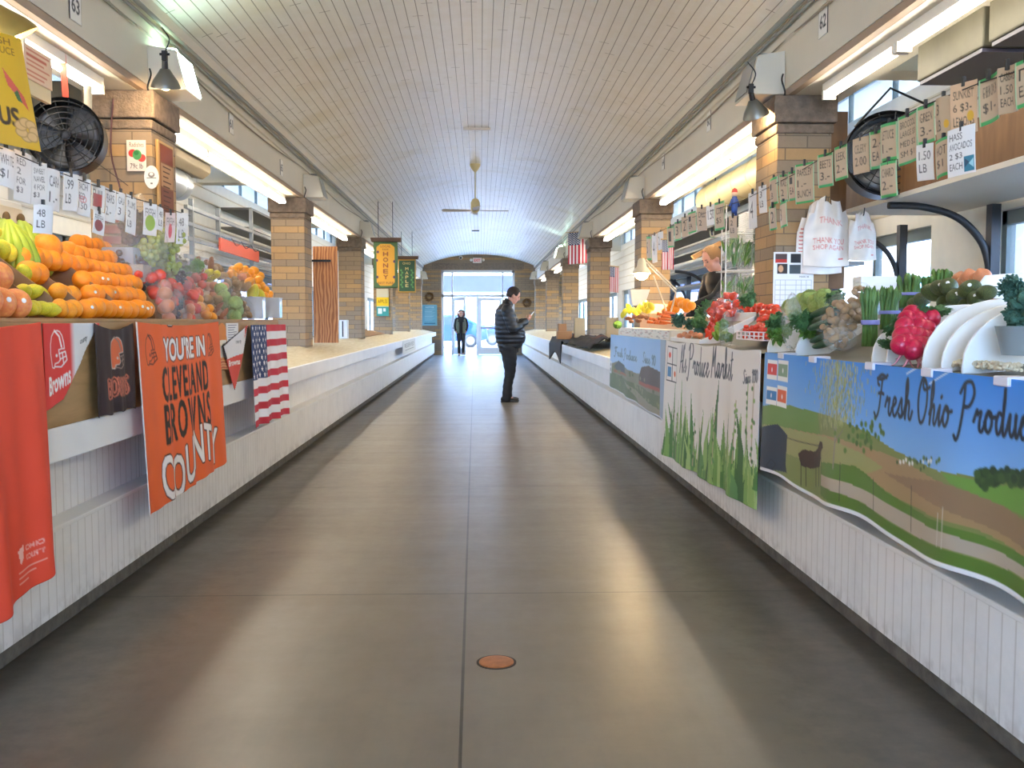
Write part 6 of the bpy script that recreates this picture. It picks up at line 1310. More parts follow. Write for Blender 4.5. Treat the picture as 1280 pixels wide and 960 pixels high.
# box ducts over the right stall
for y0, y1, l in ((4.65, 5.35, 'dark grey box duct under the ceiling above the price cards'), (3.2, 4.6, 'nearer dark grey box duct at the upper right')):
    t = thing('box_duct', l, 'duct', (2.6, y0, 2.75)); MB().box((2.42, y0, 2.62), (3.2, y1, 2.82)).build('duct_shell', mat('duct_grey', '#5e5a4a', .6, .2, var=.15), t, bevel=.01); MB().box((2.43, y0 + .02, 2.60), (3.19, y1 - .02, 2.618)).build('bottom_plate', mat('duct_bottom', '#55505a', .5), t)
# clutter hung on the left behind the near tubes
p = PX(48, 68, -2.3); c = Canvas(40, 24, '#e8c9a8'); 
for i in range(6): c.rect(4, 3 + i * 3.4, 36 - (i % 3) * 4, 4.3 + i * 3.4, '#c8705a')
t = thing('menu_sign', 'small printed sign under the near tubes behind the yellow banner', 'sign', tuple(p)); a, e = PX(26, 52, -2.3), PX(62, 92, -2.3); 
sheet('sign_face', c, lambda u, v: (-2.29, a.y + (e.y - a.y) * u, (a.z - .0) - .17 * v - .0), t, th=.004); MB().box((-2.32, a.y, a.z - .24), (-2.296, e.y, a.z)).build('sign_box', mat('sign_edge', '#d8c9a0', .5), t)
t = thing('drain_pipe', 'cream pipe with an elbow beside the near left pillar', 'pipe', (-2.4, 5.9, 2.7)); X = -2.3
b = MB(); b.tube(bez([PX(110, 108, X), PX(110, 150, X), PX(110, 168, X), PX(113, 174, X), PX(120, 175, X), PX(129, 175, X)], 5), .022, 12); b.build('pipe_run', mat('cream_pipe', '#cfc4a6', .4), t, smooth=True)
# ------------------------------------------------------------------ right side back wall: shelf, panel, brackets, bags, calendar
t = thing('overhead_shelf', 'deep overhead shelf faced with brown hardboard above the right windows', 'shelf', (2.6, 5, 2.09)); BH = MATS['brown_hardboard']
MB().box((2.60, 2.4, 2.09), (2.63, 6.9, 2.36)).build('front_board', BH, t); MB().box((2.60, 2.4, 2.06), (3.35, 6.9, 2.09)).build('shelf_board', mat('shelf_underside', '#cfc9bd', .6), t)
for y in (6.15, 4.2, 2.6):
    t2 = thing('shelf_bracket', {6.15: 'black curved bracket and post under the overhead shelf right of the avocados', 4.2: 'black curved bracket under the overhead shelf at the right picture edge', 2.6: 'black curved bracket under the nearest part of the overhead shelf'}[y], 'bracket', (3.3, y, 1), 'curved brackets under the overhead shelf')
    MB().tube(bez([(2.62, y, 2.04), (2.85, y, 2.03), (3.08, y, 1.96), (3.24, y, 1.80), (3.3, y, 1.6)], 6), .024, 8).build('curved_arm', DKG, t2, smooth=True); MB().box((3.28, y - .035, .28), (3.34, y + .035, 2.05)).build('post', DKG, t2)
t2 = thing('shelf_bracket', 'black curved bracket and post beyond the overhead shelf near the calendar', 'bracket', (3.3, 7.4, 1), 'curved brackets under the overhead shelf'); y = 7.5
MB().tube(bez([(2.7, y, 2.0), (2.95, y, 1.97), (3.15, y, 1.88), (3.26, y, 1.72), (3.3, y, 1.5)], 6), .02, 8).build('curved_arm', DKG, t2, smooth=True); MB().box((3.28, y - .03, .28), (3.34, y + .03, 2.05)).build('post', DKG, t2)
for y, px in ((8.9, 0), (10.4, 1), (13.6, 2), (15.2, 3), (16.4, 4)):
    t2 = thing('awning_arm', ['curved black arm under the shelves behind the vendor', 'second curved black arm behind the vendor', 'curved arm between the second and third right pillars', 'next curved arm between the second and third right pillars', 'last curved arm before the third right pillar'][px], 'bracket', (3.2, y, 1), 'curved arms along the vegetable side wall')
    MB().tube(bez([(2.75, y, 2.0), (2.95, y, 1.97), (3.15, y, 1.85), (3.28, y, 1.6)], 6), .022, 8).build('curved_arm', DKG, t2, smooth=True); MB().box((3.27, y - .03, .28), (3.33, y + .03, 2.05)).build('post', DKG, t2)
for z, l in ((1.78, 'lowest'), (2.0, 'second'), (2.25, 'third'), (2.5, 'fourth'), (2.75, 'topmost')):
    tag(MB().box((2.95, 8.2, z), (3.3, 17.2, z + .03)).build('storage_plank', mat('grey_plank', '#77756f', .6)), '%s long grey plank shelf along the wall behind the vendor' % l, 'shelf', 'grey plank shelves behind the vendor')
    tag(MB().box((-3.4, 12.8, z), (-3.0, 17.2, z + .03)).build('storage_plank', MATS['grey_plank']), '%s grey plank shelf behind the swirl-grained plywood sheet' % l, 'shelf', 'grey plank shelves on the fruit side')
tag(MB().box((2.30, 6.56, 1.52), (2.50, 6.60, 2.72)).build('hardboard_panel', BH), 'tall brown hardboard panel fixed beside the near right pillar', 'board'); tag(MB().box((2.24, 6.62, 2.25), (2.36, 6.66, 2.35)).build('wood_cleat', BH), 'short wooden cleat behind the hardboard panel', 'board')
def hung_bag(px0, py0, px1, py1, Y, label, tilt, seed, layers=2):
    a, e = PY(px0, py0, Y), PY(px1, py1, Y); cx, w, h = (a.x + e.x) / 2, e.x - a.x, a.z - e.z; t = thing('plastic_bags', label, 'bags', (cx, Y, a.z), 'shopping bags hung for customers')
    for L in range(layers):
        W, H = 70, 90; c = Canvas(W, H, '#ece4dc'); c.noise(.15, seed + L, 8)
        if L == layers - 1:
            c.text('THANK YOU', 14, 52, 46, 7, '#d9685f', grow=.3); c.text('SHOP AGAIN', 14, 61, 46, 6, '#d9685f', grow=.2); c.text('THANK', 22, 26, 34, 8, '#dd8078'); c.rect(52, 78, 60, 80, '#d9685f')
        else:
            for q in range(10): c.rect(4, 30 + q * 5, 14, 32 + q * 5, '#d98078')
        ox = (-.05 * w if L == 0 else .06 * w) if layers > 1 else 0; oz = -.05 * h if L == 0 and layers > 1 else 0
        def fn(u, v, L=L, ox=ox, oz=oz):
            wd = w * (.62 + .3 * min(1, v * 2.5)) ; r = math.sin(u * 17 + seed) * .012 * max(0, .5 - v) * 3 + .01 * math.sin(u * 7 + v * 5 + seed)
            return (cx + ox + (u - .5) * wd + tilt * v * w, Y - .02 - .03 * L - .03 * math.sin(PI * u) + r, a.z + oz - h * (.95 if L else 1.0) * v + .02 * math.sin(u * 9 + seed) * (1 - v) - .012 * math.sin(PI * u) * v)
        def shp(u, v): return v > .18 or abs(u - .25) < .12 or abs(u - .75) < .12 or (v > .08 and abs(u - .5) < .2)
        sheet('bag', c, fn, t, th=.004, rough=.35, shape=shp)
    MB().tube(bez([(cx, Y + .03, a.z - .02), (cx, Y - .06, a.z - .03), (cx, Y - .08, a.z + .02)], 4), .004, 6).build('hook', DKG, t)
hung_bag(996, 250, 1056, 337, 6.50, 'stack of white shopping bags with red print hanging under the hardboard panel', 0, 4)
hung_bag(1056, 265, 1092, 325, 6.42, 'single crumpled shopping bag with a peach coloured side', .1, 9, 1)
c = Canvas(80, 110, '#eeeeec'); 
for (x0, y0, x1, y1, cc) in ((4, 4, 27, 22, '#5a4a48'), (4, 15, 27, 22, '#c83a30'), (34, 4, 54, 22, '#2b2c30'), (8, 24, 28, 44, '#3a3230'), (32, 26, 54, 44, '#4a5458'), (58, 24, 76, 34, '#2f3032'), (56, 34, 76, 44, '#e0a59c')): c.rect(x0, y0, x1, y1, cc)
c.disc(15, 34, 5, 7, '#d8a47c'); c.text('MARCH', 52, 48, 18, 4, '#555555')
for i in range(6): c.rect(4, 56 + i * 10, 76, 56.8 + i * 10, '#b5b8bc')
for i in range(8): c.rect(4 + i * 10.2, 56, 4.8 + i * 10.2, 106.5, '#b5b8bc')
flat('wall_calendar', c, 967, 315, 1016, 383, 6.47, 'wall calendar with photographs hanging on the near right pillar', 'calendar')
# steel wire rack with wrapped greens beside the vendor
def greens_rack():
    Y = 8.6; t = thing('wire_rack', 'white wire rack full of wrapped greens right of the vendor', 'rack', tuple(PY(925, 380, Y))); WR = mat('white_wire', '#dadada', .4)
    a = PY(908, 270, Y); e = PY(955, 400, Y)
    for x in (a.x, e.x):
        for y in (Y, Y + .35): MB().cyl((x + (.05 if y > Y else 0), y, .987), (x + (.05 if y > Y else 0), y, a.z + .1), .005).build('post', WR, t)
    for py in (338, 380, 300 - 8):
        z = PY(925, py, Y).z; b = MB()
        for i in range(12): x = a.x + (e.x - a.x) * i / 11; b.cyl((x, Y, z), (x, Y + .35, z), .003, n=5)
        b.cyl((a.x, Y, z), (e.x, Y, z), .005, n=6); b.cyl((a.x, Y + .35, z), (e.x, Y + .35, z), .005, n=6); b.build('wire_shelf', WR, t)
    tag(MB().box((e.x + .0, Y - .02, 1.2), (e.x + .02, Y + .4, 1.9)).build('grid_panel', WR), 'pale grid panel closing the right side of the wire rack', 'panel')
    k = 0
    for row_, (py, hh) in enumerate(((336, .33), (379, .27))):
        z = PY(925, py, Y).z + .005
        for i in range(7):
            x = a.x + .03 + (e.x - a.x - .04) * i / 6.3; w = thing('wrapped_greens', ['upper row of the wire rack', 'lower row of the wire rack'][row_] + ': plastic sleeve of leafy green herbs', 'wrapped greens', (x, Y + .05, z), 'sleeves of greens on the ' + ['upper', 'lower'][row_] + ' shelf of the wire rack'); r = random.Random(k); k += 1
            b = MB()
            for q in range(12): blade(b, (r.uniform(-.015, .015), r.uniform(-.02, .05), hh * r.uniform(.0, .55)), (r.gauss(0, .25), r.gauss(0, .25), 1), hh * r.uniform(.35, .5), .022, (0, 1, 0), r.uniform(-.2, .3))
            b.build('greens', M_DK if i % 3 else M_LF, w, local=True); MB().lathe([(.012, 0), (.03, .02), (.034, hh * .5), (.036, hh * .85), (.02, hh * .95), (.033, hh)], (0, .01, 0), 14).build('sleeve', FILM2, w, local=True, smooth=True)
greens_rack()
for px0, px1, py0, py1, l in ((932, 942, 264, 302, 'stack of white foam trays above the wire rack'), (944, 955, 258, 304, 'taller stack of white foam trays above the wire rack')):
    a, e = PY(px0, py1, 8.6), PY(px1, py0, 8.6); t = thing('tray_stack', l, 'trays', (a.x, 8.6, a.z), 'stacks of foam trays')
    for i in range(16): z = a.z + (e.z - a.z) * i / 16; MB().box((a.x, 8.6, z), (e.x, 8.85, z + (e.z - a.z) / 16 * .7)).build('tray', FOAM, t)
# small figure and shelf block
def blue_figure():
    p = PX(918, 262, XR2 + .02); t = thing('hanging_doll', 'small doll with a red cap and blue clothes hanging among the price cards', 'doll', tuple(p)); k = p.y / 1200
    MB().ball((0, 0, 20 * k), 4 * k).build('head', mat('doll_skin', '#e8c9b0', .6), t, local=True, smooth=True); MB().lathe([(4 * k, 21 * k), (3 * k, 25 * k), (0, 27 * k)], (0, 0, 0), 12).build('cap', mat('doll_red', '#b83a38', .6), t, local=True)
    b = MB(); b.lathe([(0, -6 * k), (3.4 * k, -5 * k), (4.2 * k, 5 * k), (3 * k, 16 * k), (0, 17 * k)], (0, 0, 0), 14); 
    for s in (-1, 1): b.tube([(s * 2 * k, 0, -4 * k), (s * 2 * k, 0, -16 * k)], 1.5 * k, 8); b.tube([(s * 3 * k, 0, 13 * k), (s * 6 * k, 0, 4 * k)], 1.2 * k, 8)
    b.build('blue_suit', mat('doll_blue', '#2f4f9c', .6), t, local=True, smooth=True)
blue_figure()
# desk lamp on the far end of the vegetable stall
def desk_lamp():
    X = 1.80; p = PX(802, 340, X); t = thing('arm_lamp', 'lit swing-arm lamp over the lemons at the far end of the vegetable stall', 'lamp', tuple(p)); m = mat('lamp_ivory', '#e0cfae', .4); k = p.y / 1200
    MB().lathe([(3 * k, 17 * k), (5 * k, 14 * k), (6 * k, 7 * k), (11 * k, 1 * k), (12 * k, -2 * k), (11.5 * k, -2 * k), (5 * k, 7 * k)], tuple(p), 24).build('lamp_shade', m, t, smooth=True, sharp=50); MB().ball((p.x, p.y, p.z - k), 9 * k, f=lambda d: 1 if d.z < 0 else .6).build('bulb', mat('warm_bulb', '#ffd9a0', .4, emit=30), t, smooth=True)
    a, b_, c_ = PX(808, 328, X), PX(845, 366, X), PX(838, 392, X)
    for o in (0, .03): MB().cyl((a.x, a.y, a.z + o), (b_.x, b_.y, b_.z + o), .007).build('upper_arm', m, t)
    q, w = PX(817, 345, X), PX(833, 388, X); MB().cyl(tuple(q), tuple(w), .008).build('lower_arm', m, t); MB().cyl(tuple(b_), tuple(c_), .008).build('lower_arm', m, t)
    MB().box((c_.x - .02, c_.y - .02, 1.2), (c_.x + .02, c_.y + .02, c_.z)).build('clamp', DKG, t)
desk_lamp()
t = thing('plastic_bin', 'grey translucent plastic bin at the back of the far vegetables', 'bin', tuple(PX(798, 382, 1.98))); k = PX(798, 382, 1.98).y / 1200
MB().prism([(-9 * k, 0), (6 * k, 0), (13 * k, 20 * k), (-12 * k, 20 * k)], 'y', -.1, .1).build('bin_body', mat('grey_translucent', '#b9b8b2', .3, alpha=.9), t, local=True, bevel=.005)
# ------------------------------------------------------------------ hanging trade signs on the left
def trade_sign(px0, py0, px1, py1, Y, label, art, post, roofc):
    a, e = PY(px0, py0, Y), PY(px1, py1, Y); t = thing('trade_sign', label, 'sign', ((a.x + e.x) / 2, Y, a.z), 'hanging wooden trade signs')
    MB().box((a.x, Y - .03, e.z), (e.x, Y + .03, a.z - .02)).build('sign_board', post, t, bevel=.01); w = e.x - a.x
    b = MB(); b.prism([(a.x - .08 * w, a.z - .02), (e.x + .13 * w, a.z - .02), (e.x + .16 * w, a.z + .05), (a.x - .12 * w, a.z + .05)], 'y', Y - .09, Y + .09); b.build('top_cap', roofc, t, bevel=.006)
    sheet('sign_face', art, lambda u, v: (a.x + .02 * w + .96 * w * u, Y - .034, a.z - .03 - (a.z - .03 - e.z - .01) * v), t, th=.004, rough=.5)
    for x in (a.x + .2 * w, e.x - .2 * w): MB().cyl((x, Y, a.z + .04), (x, Y, 3.4), .006).build('hanger', DKG, t)
c = Canvas(70, 130, '#4d6b3a'); c.poly([(8, 14), (20, 5), (50, 5), (62, 14), (62, 114), (52, 125), (18, 125), (8, 114)], '#e8a92c')
for i, ch in enumerate('HONEY'): c.text(ch, 28, 28 + i * 16.5, 14, 11.5, '#8c3a20', 0, grow=.6)
c.text('LOCAL', 20, 9, 30, 6, '#8c3a20', grow=.2); c.text('RAW', 26, 18, 18, 5.5, '#8c3a20', grow=.2); c.text('BEST PURE', 12, 114, 46, 6, '#8c3a20')
for x, y in ((9, 52), (61, 55), (10, 100), (60, 100), (12, 28)): c.disc(x, y, 3.5, 4, '#5a3a5a')
wd = mat('sign_wood_dark', '#5c4230', .6); trade_sign(467, 301, 497.5, 360, 17.2, 'yellow hanging sign lettered HONEY downwards', c, mat('sign_green', '#4d6b3a', .6), wd)
c = Canvas(70, 110, '#1f4a30'); c.rect(0, 0, 70, 4, '#b98f3c'); c.rect(0, 0, 3, 110, '#b98f3c'); c.rect(67, 0, 70, 110, '#b98f3c'); c.rect(0, 106, 70, 110, '#b98f3c')
for i, ch in enumerate('MAPLE'): c.text(ch, 29, 26 + i * 14, 12, 10, '#d8c07a', 0, grow=.4)
c.text('OHIO', 18, 9, 32, 8, '#d8c07a')
for x in (14, 56): c.line([(x, 34), (x, 92)], 2.2, '#4f8a4a'); [c.disc(x + (3 if k % 2 else -3), 36 + k * 8, 3.5, 3, '#4f8a4a') for k in range(8)]
trade_sign(497.5, 323, 520, 366, 22.9, 'dark green hanging sign with gold edge beyond the HONEY sign', c, mat('sign_gold', '#a8843c', .5), wd)
c = Canvas(40, 70, '#d9cfae'); c.rect(0, 22, 40, 44, '#f0c81e'); c.text('APPLES', 5, 28, 30, 9, '#7a2f1c', grow=.4); c.rect(0, 46, 40, 70, '#3f9a92'); c.rect(5, 50, 18, 64, '#e6ece8'); c.rect(22, 50, 30, 58, '#e6ece8')
flat('posted_sign', c, 470.5, 361, 486, 395, 23.2, 'yellow and teal sign posted on the wall under the HONEY sign', 'sign', .02)
# plywood sheet and white unit between the 2nd and 3rd left pillars
Y = 13.6; a, e = PY(391, 308, Y), PY(423, 424, Y); tag(MB().box((a.x, Y, .99), (e.x, Y + .02, a.z)).build('plywood_sheet', MATS['swirl_plywood']), 'tall reddish plywood sheet with swirling grain between two left pillars', 'board')
t = thing('bar_latch', 'short black bar across the top of the plywood sheet', 'latch', (a.x, Y - .02, PY(400, 326, Y).z)); z = PY(400, 326, Y).z; MB().box((a.x - .06, Y - .03, z - .015), (a.x + .25, Y - .005, z + .015)).build('bar', BLK, t)
Y = 16.9; a, e = PY(424, 400, Y), PY(434, 424, Y); t = thing('white_bin', 'white panelled bin standing on the counter beside the third left pillar', 'bin', (a.x, Y, .99)); MB().box((a.x, Y, .99), (e.x, Y + .2, a.z)).build('bin_body', WFR, t, bevel=.006); MB().box((a.x + .05, Y - .01, 1.02), (a.x + .07, Y, a.z - .02)).build('slot', DKG, t)
b = MB(); Y0_, Y1_ = 18.6, 22.6; b.prism([(Y0_, .99), (Y0_, 1.10), (Y0_ + .2, 1.14), (Y1_, 1.01), (Y1_, .99)], 'x', -2.58, -2.25); tag(b.build('cardboard_ramp', mat('worn_brown_card', '#b58a58', .8), bevel=.01), 'low sloping tan board lying on the far left counter', 'board')
# notice on the left counter front far away, small boxes on the right counter
c = Canvas(60, 40, '#d9d9d2'); c.text('RESERVED', 8, 10, 44, 12, '#6a6a64'); c.rect(10, 28, 50, 30, '#8a8a84')
ya, yb = yrow(503, -1.69), yrow(519, -1.69); tag(sheet('paper_notice', c, lambda u, v: (-1.692 + .012 * v, ya + (yb - ya) * u, .86 - .30 * v), th=.002), 'white paper notice taped to the front of the far left counter', 'notice')
p = PZ(697, 424, .985); tag(MB().box((p.x, p.y, .985), (p.x + .25, p.y + .3, 1.12)).build('carton', CB, bevel=.004), 'small brown carton on the far right counter', 'box'); tag(MB().box((p.x + .02, p.y + .05, 1.121), (p.x + .16, p.y + .25, 1.25)).build('wooden_block', CB, bevel=.004), 'tan block standing on the small brown carton', 'box')
for px, l in ((722, 'tan panel standing against the fourth right pillar'), (762, 'tan panel standing against the third right pillar')):
    p = PZ(px, 424 if px < 750 else 428, .985); tag(MB().box((p.x - .05, p.y, .986), (p.x + .13, p.y + .15, 1.35)).build('tan_panel', mat('tan_panel', '#b9a27a', .6), bevel=.006), l, 'board')
# dark coat thrown over the right counter
def coat():
    t = thing('dark_coat', 'dark brown and black coat thrown over the edge of the far right counter', 'coat', (1.7, 15, .9)); NU, NV = 46, 26
    y0, y1 = PX(760, 430, 1.7).y, PX(700, 430, 1.6).y + 1
    def fn(u, v):
        y = y0 + (y1 - y0) * u; x = 1.47 + .55 * v - .015; top = .90 + .11 * min(1, v * .9) + .10 * math.sin(PI * min(1, v * 1.1)) * (1.0 - .6 * u); n = noise.noise(Vector((u * 9, v * 5, 3))) * .05 + noise.noise(Vector((u * 22, v * 12, 8))) * .02
        if v < .12 and u > .62: d = (.12 - v) / .12; return (1.455, y, .885 - d * (.30 + .1 * math.sin(u * 14)))
        return (max(x, 1.46), y, top + n + .02)
    c = Canvas(80, 50, '#1f1d1f'); r = random.Random(3)
    for i in range(26): x, y = r.uniform(0, 50), r.uniform(18, 50); c.disc(x, y, r.uniform(3, 8), r.uniform(2, 5), r.choice(['#6a3a26', '#4a2a20', '#2b2527', '#7c452c']))
    sheet('coat_cloth', c, fn, t, th=.012, rough=.8)
coat()
# ================================================================== people
def remesh(mb, name, m, parent, vox, post=None, smooth=4):
    me = bpy.data.meshes.new('r'); me.from_pydata(mb.v, [], mb.f); ob = bpy.data.objects.new('r', me); COL.objects.link(ob)
    md = ob.modifiers.new('r', 'REMESH'); md.mode = 'VOXEL'; md.voxel_size = vox; md.use_smooth_shade = True
    sm = ob.modifiers.new('s', 'SMOOTH'); sm.factor = .5; sm.iterations = smooth
    dg = bpy.context.evaluated_depsgraph_get(); out = bpy.data.meshes.new_from_object(ob.evaluated_get(dg)); bpy.data.objects.remove(ob); out.name = name
    if post:
        ns = [v.normal.copy() for v in out.vertices]
        for v, n in zip(out.vertices, ns): v.co += n * post(v.co)
    out.materials.clear(); out.materials.append(m); out.polygons.foreach_set('use_smooth', [True] * len(out.polygons))
    o = bpy.data.objects.new(name, out); COL.objects.link(o); o.parent = parent; return o
def limb(b, pts, rs, n=14):
    pts = [Vector(p) for p in pts]
    for (p, q), (r0, r1) in zip(zip(pts, pts[1:]), zip(rs, rs[1:])): b.cyl(p, q, r0, r1, n)
    for p, r in zip(pts, rs): b.ball(p, r, n, 8)
    return b
def loft(b, secs, n=24):          # (z, cx, cy, rx, ry)
    vs = []; m = len(secs)
    for z, cx, cy, rx, ry in secs:
        for k in range(n): t = 2 * PI * k / n; vs.append((cx + rx * math.cos(t), cy + ry * math.sin(t), z))
    fs = [(i * n + k, i * n + (k + 1) % n, (i + 1) * n + (k + 1) % n, (i + 1) * n + k) for i in range(m - 1) for k in range(n)]
    fs += [tuple(range(n))[::-1], tuple((m - 1) * n + k for k in range(n))]; return b.add(vs, fs)
def head(b, c, k, R):             # forward is +x in the head's own frame
    c = Vector(c); P = lambda x, y, z: c + R @ (Vector((x, y, z)) * k)
    b.ball(P(0, 0, .02), (.098 * k, .077 * k, .105 * k), 20, 14, rot=R); b.ball(P(.025, 0, -.045), (.072 * k, .06 * k, .078 * k), 18, 12, rot=R); b.ball(P(.062, 0, -.088), (.026 * k, .032 * k, .024 * k), 12, 8, rot=R)
    b.tube([P(.088, 0, .018), P(.112, 0, -.022), P(.092, 0, -.035)], [.010 * k, .016 * k, .012 * k], 8)
    for s in (-1, 1):
        b.ball(P(-.005, s * .079, -.012), (.018 * k, .010 * k, .030 * k), 10, 8, rot=R); b.ball(P(.078, s * .03, .022), (.016 * k, .022 * k, .010 * k), 8, 6, rot=R); b.ball(P(.058, s * .042, -.03), .024 * k, 8, 6)
    b.ball(P(.083, 0, -.056), (.012 * k, .024 * k, .008 * k), 10, 6, rot=R)
def face_bits(parent, c, k, R):
    c = Vector(c); P = lambda x, y, z: c + R @ (Vector((x, y, z)) * k)
    for s in (-1, 1):
        MB().ball(P(.083, s * .031, .004), (.008 * k, .013 * k, .007 * k), 10, 7, rot=R).build('eye', mat('eye_dark', '#2a211c', .2), parent, local=True, smooth=True)
        MB().tube([P(.092, s * .014, .026), P(.093, s * .03, .031), P(.083, s * .046, .026)], .0035 * k, 6).build('eyebrow', mat('brow_brown', '#4a372a', .8), parent, local=True)
    MB().ball(P(.091, 0, -.056), (.006 * k, .022 * k, .0055 * k), 12, 6, rot=R).build('mouth', mat('lip_tone', '#a85f55', .5), parent, local=True, smooth=True)
def hand(b, w, d, up, k=1.0, curl=.9, side=1):
    w = Vector(w); d = Vector(d).normalized(); up = Vector(up); s = d.cross(up).normalized(); up = s.cross(d)
    b.ball(w + d * .045 * k, (.045 * k, .040 * k, .018 * k), 12, 8, rot=Matrix((d, s, up)).transposed())
    for i, (o, L) in enumerate(((-.030, .072), (-.010, .080), (.010, .075), (.029, .058))):
        p = w + d * .08 * k + s * o * k; q = p + (d * math.cos(.4 * curl) + up * math.sin(.4 * curl)) * L * .45 * k; r = q + (d * math.cos(1.3 * curl) + up * math.sin(1.3 * curl)) * L * .35 * k; t = r + (d * math.cos(2.1 * curl) + up * math.sin(2.1 * curl)) * L * .28 * k
        b.tube([p, q, r, t], [.0095 * k, .009 * k, .008 * k, .007 * k], 8)
    p = w + d * .025 * k - s * side * .035 * k; b.tube([p, p + (d * .6 - s * side * .6 + up * .4) * .035 * k, p + (d * 1.1 - s * side * .7 + up * .9) * .055 * k], [.012 * k, .010 * k, .008 * k], 8)
SK = mat('skin_light', '#d49a82', .5, sss=.1); PUFF = mat('puffer_black', '#14171d', .38, bump=.4, bscale=12); TRO = mat('trouser_black', '#12151b', .7); SHOE = mat('shoe_black', '#0f0f10', .3)
def man():
    p = PZ(633, 502, 0); t = thing('person', 'man in a black puffer jacket standing in the aisle looking at a phone', 'person', (p.x, p.y, 0), rot=(0, 0, math.radians(6)))
    R = Matrix.Rotation(.42, 3, 'Y'); hc = (.11, 0, 1.705); ts = [(.86, .05, 0, .18, .20), (1.0, .07, 0, .24, .23), (1.12, .06, 0, .245, .24), (1.25, .02, 0, .21, .235), (1.40, -.02, 0, .17, .225), (1.50, -.03, 0, .13, .20), (1.57, .0, 0, .085, .12), (1.60, .02, 0, .06, .07)]
    legs = {s: [(.03, s * .10, .88), (.05, s * .105, .48), (-.01, s * .11, .09)] for s in (-1, 1)}; legs[1] = [(.03, .10, .88), (.07, .10, .48), (.03, .10, .09)]
    arms = {s: [(-.02, s * .21, 1.47), (.07, s * .27, 1.17), (.30, s * .10, 1.29)] for s in (-1, 1)}
    b = MB(); loft(b, [(z, x, y, a * .86, c * .86) for z, x, y, a, c in ts]); head(b, hc, 1.06, R); b.tube([(-.005, 0, 1.52), (.05, 0, 1.60), (.085, 0, 1.67)], [.07, .06, .06], 14)
    for s in (-1, 1):
        limb(b, legs[s], [.10, .065, .045]); limb(b, arms[s], [.055, .045, .032]); hand(b, arms[s][2], (.75, -s * .3, .45), (-.4, -s * .3, 1), 1.05, .9, s); b.ball((.03 + .0, s * .1, .05), (.10, .04, .035), 12, 8)
    body = remesh(b, 'body', SK, t, .009)
    face_bits(t, hc, 1.06, R)
    b = MB(); loft(b, ts); b.tube([(.0, 0, 1.52), (.03, 0, 1.60), (.05, 0, 1.625)], [.10, .088, .082], 16)
    for s in (-1, 1): limb(b, [arms[s][0], arms[s][1], (.29, s * .105, 1.285)], [.095, .082, .058])
    q = lambda co: .009 * abs(math.sin(PI * (co.z - .86) / .072)) - .004
    remesh(b, 'puffer_jacket', PUFF, t, .012, q, 3)
    b = MB(); loft(b, [(.80, .04, 0, .155, .18), (.92, .04, 0, .17, .19), (1.0, .04, 0, .16, .18)])
    for s in (-1, 1):
        L = legs[s]; limb(b, [L[0], (L[0][0] + .02, L[0][1], .7), L[1], (L[2][0] + .01, L[2][1], .25), (L[2][0], L[2][1], .06)], [.125, .108, .086, .073, .076])
    remesh(b, 'trousers', TRO, t, .012, lambda co: .003 * math.sin(co.z * 60 + co.x * 20))
    for s in (-1, 1):
        x, y = legs[s][2][0], legs[s][2][1]; b = MB(); b.prism([(x - .10, 0), (x + .19, 0), (x + .19, .015), (x - .10, .018)], 'y', y - .045, y + .045); b.ball((x + .10, y, .035), (.09, .044, .035), 14, 8); b.ball((x - .03, y, .05), (.07, .042, .055), 14, 8)
        remesh(b, 'shoe', SHOE, t, .007, smooth=2)
    b = MB(); P = lambda x, y, z: Vector(hc) + R @ (Vector((x, y, z)) * 1.06); b.ball(P(-.010, 0, .038), (.104 * 1.06, .085 * 1.06, .098 * 1.06), 22, 14, rot=R); b.ball(P(-.03, 0, .0), (.080 * 1.06, .083 * 1.06, .08), 16, 10, rot=R)
    h = remesh(b, 'hair', mat('hair_dark_brown', '#2f2119', .7, bump=.6, bscale=120), t, .008, lambda co: .002 * math.sin(co.x * 300) * math.sin(co.z * 260), 1)
    # trim the hair away from the face
    bm = bmesh.new(); bm.from_mesh(h.data); Ri = R.inverted(); kill = [v for v in bm.verts if (lambda w: w.x > .062 + max(0, (w.z - .07)) * 1.0 or (w.z < -.005 and w.x > -.02) or w.z < -.055)(Ri @ (v.co - Vector(hc)))]
    bmesh.ops.delete(bm, geom=kill, context='VERTS'); bm.to_mesh(h.data); bm.free()
    # phone in the hands: a thing of its own
    M = Matrix.Rotation(math.radians(6), 4, 'Z'); q = Vector(t.location) + (M @ Vector((.405, .0, 1.385)))
    ph = thing('smartphone', 'smartphone held up in the hands of the standing man', 'phone', tuple(q), rot=(0, math.radians(38), math.radians(6)))
    MB().box((-.006, -.038, -.078), (.006, .038, .078)).build('case', mat('tan_phone_case', '#c9a878', .4), ph, local=True, bevel=.004); MB().box((-.0075, -.034, -.073), (-.0062, .034, .073)).build('screen', mat('phone_screen', '#d8e2ea', .1, emit=.6), ph, local=True)
man()
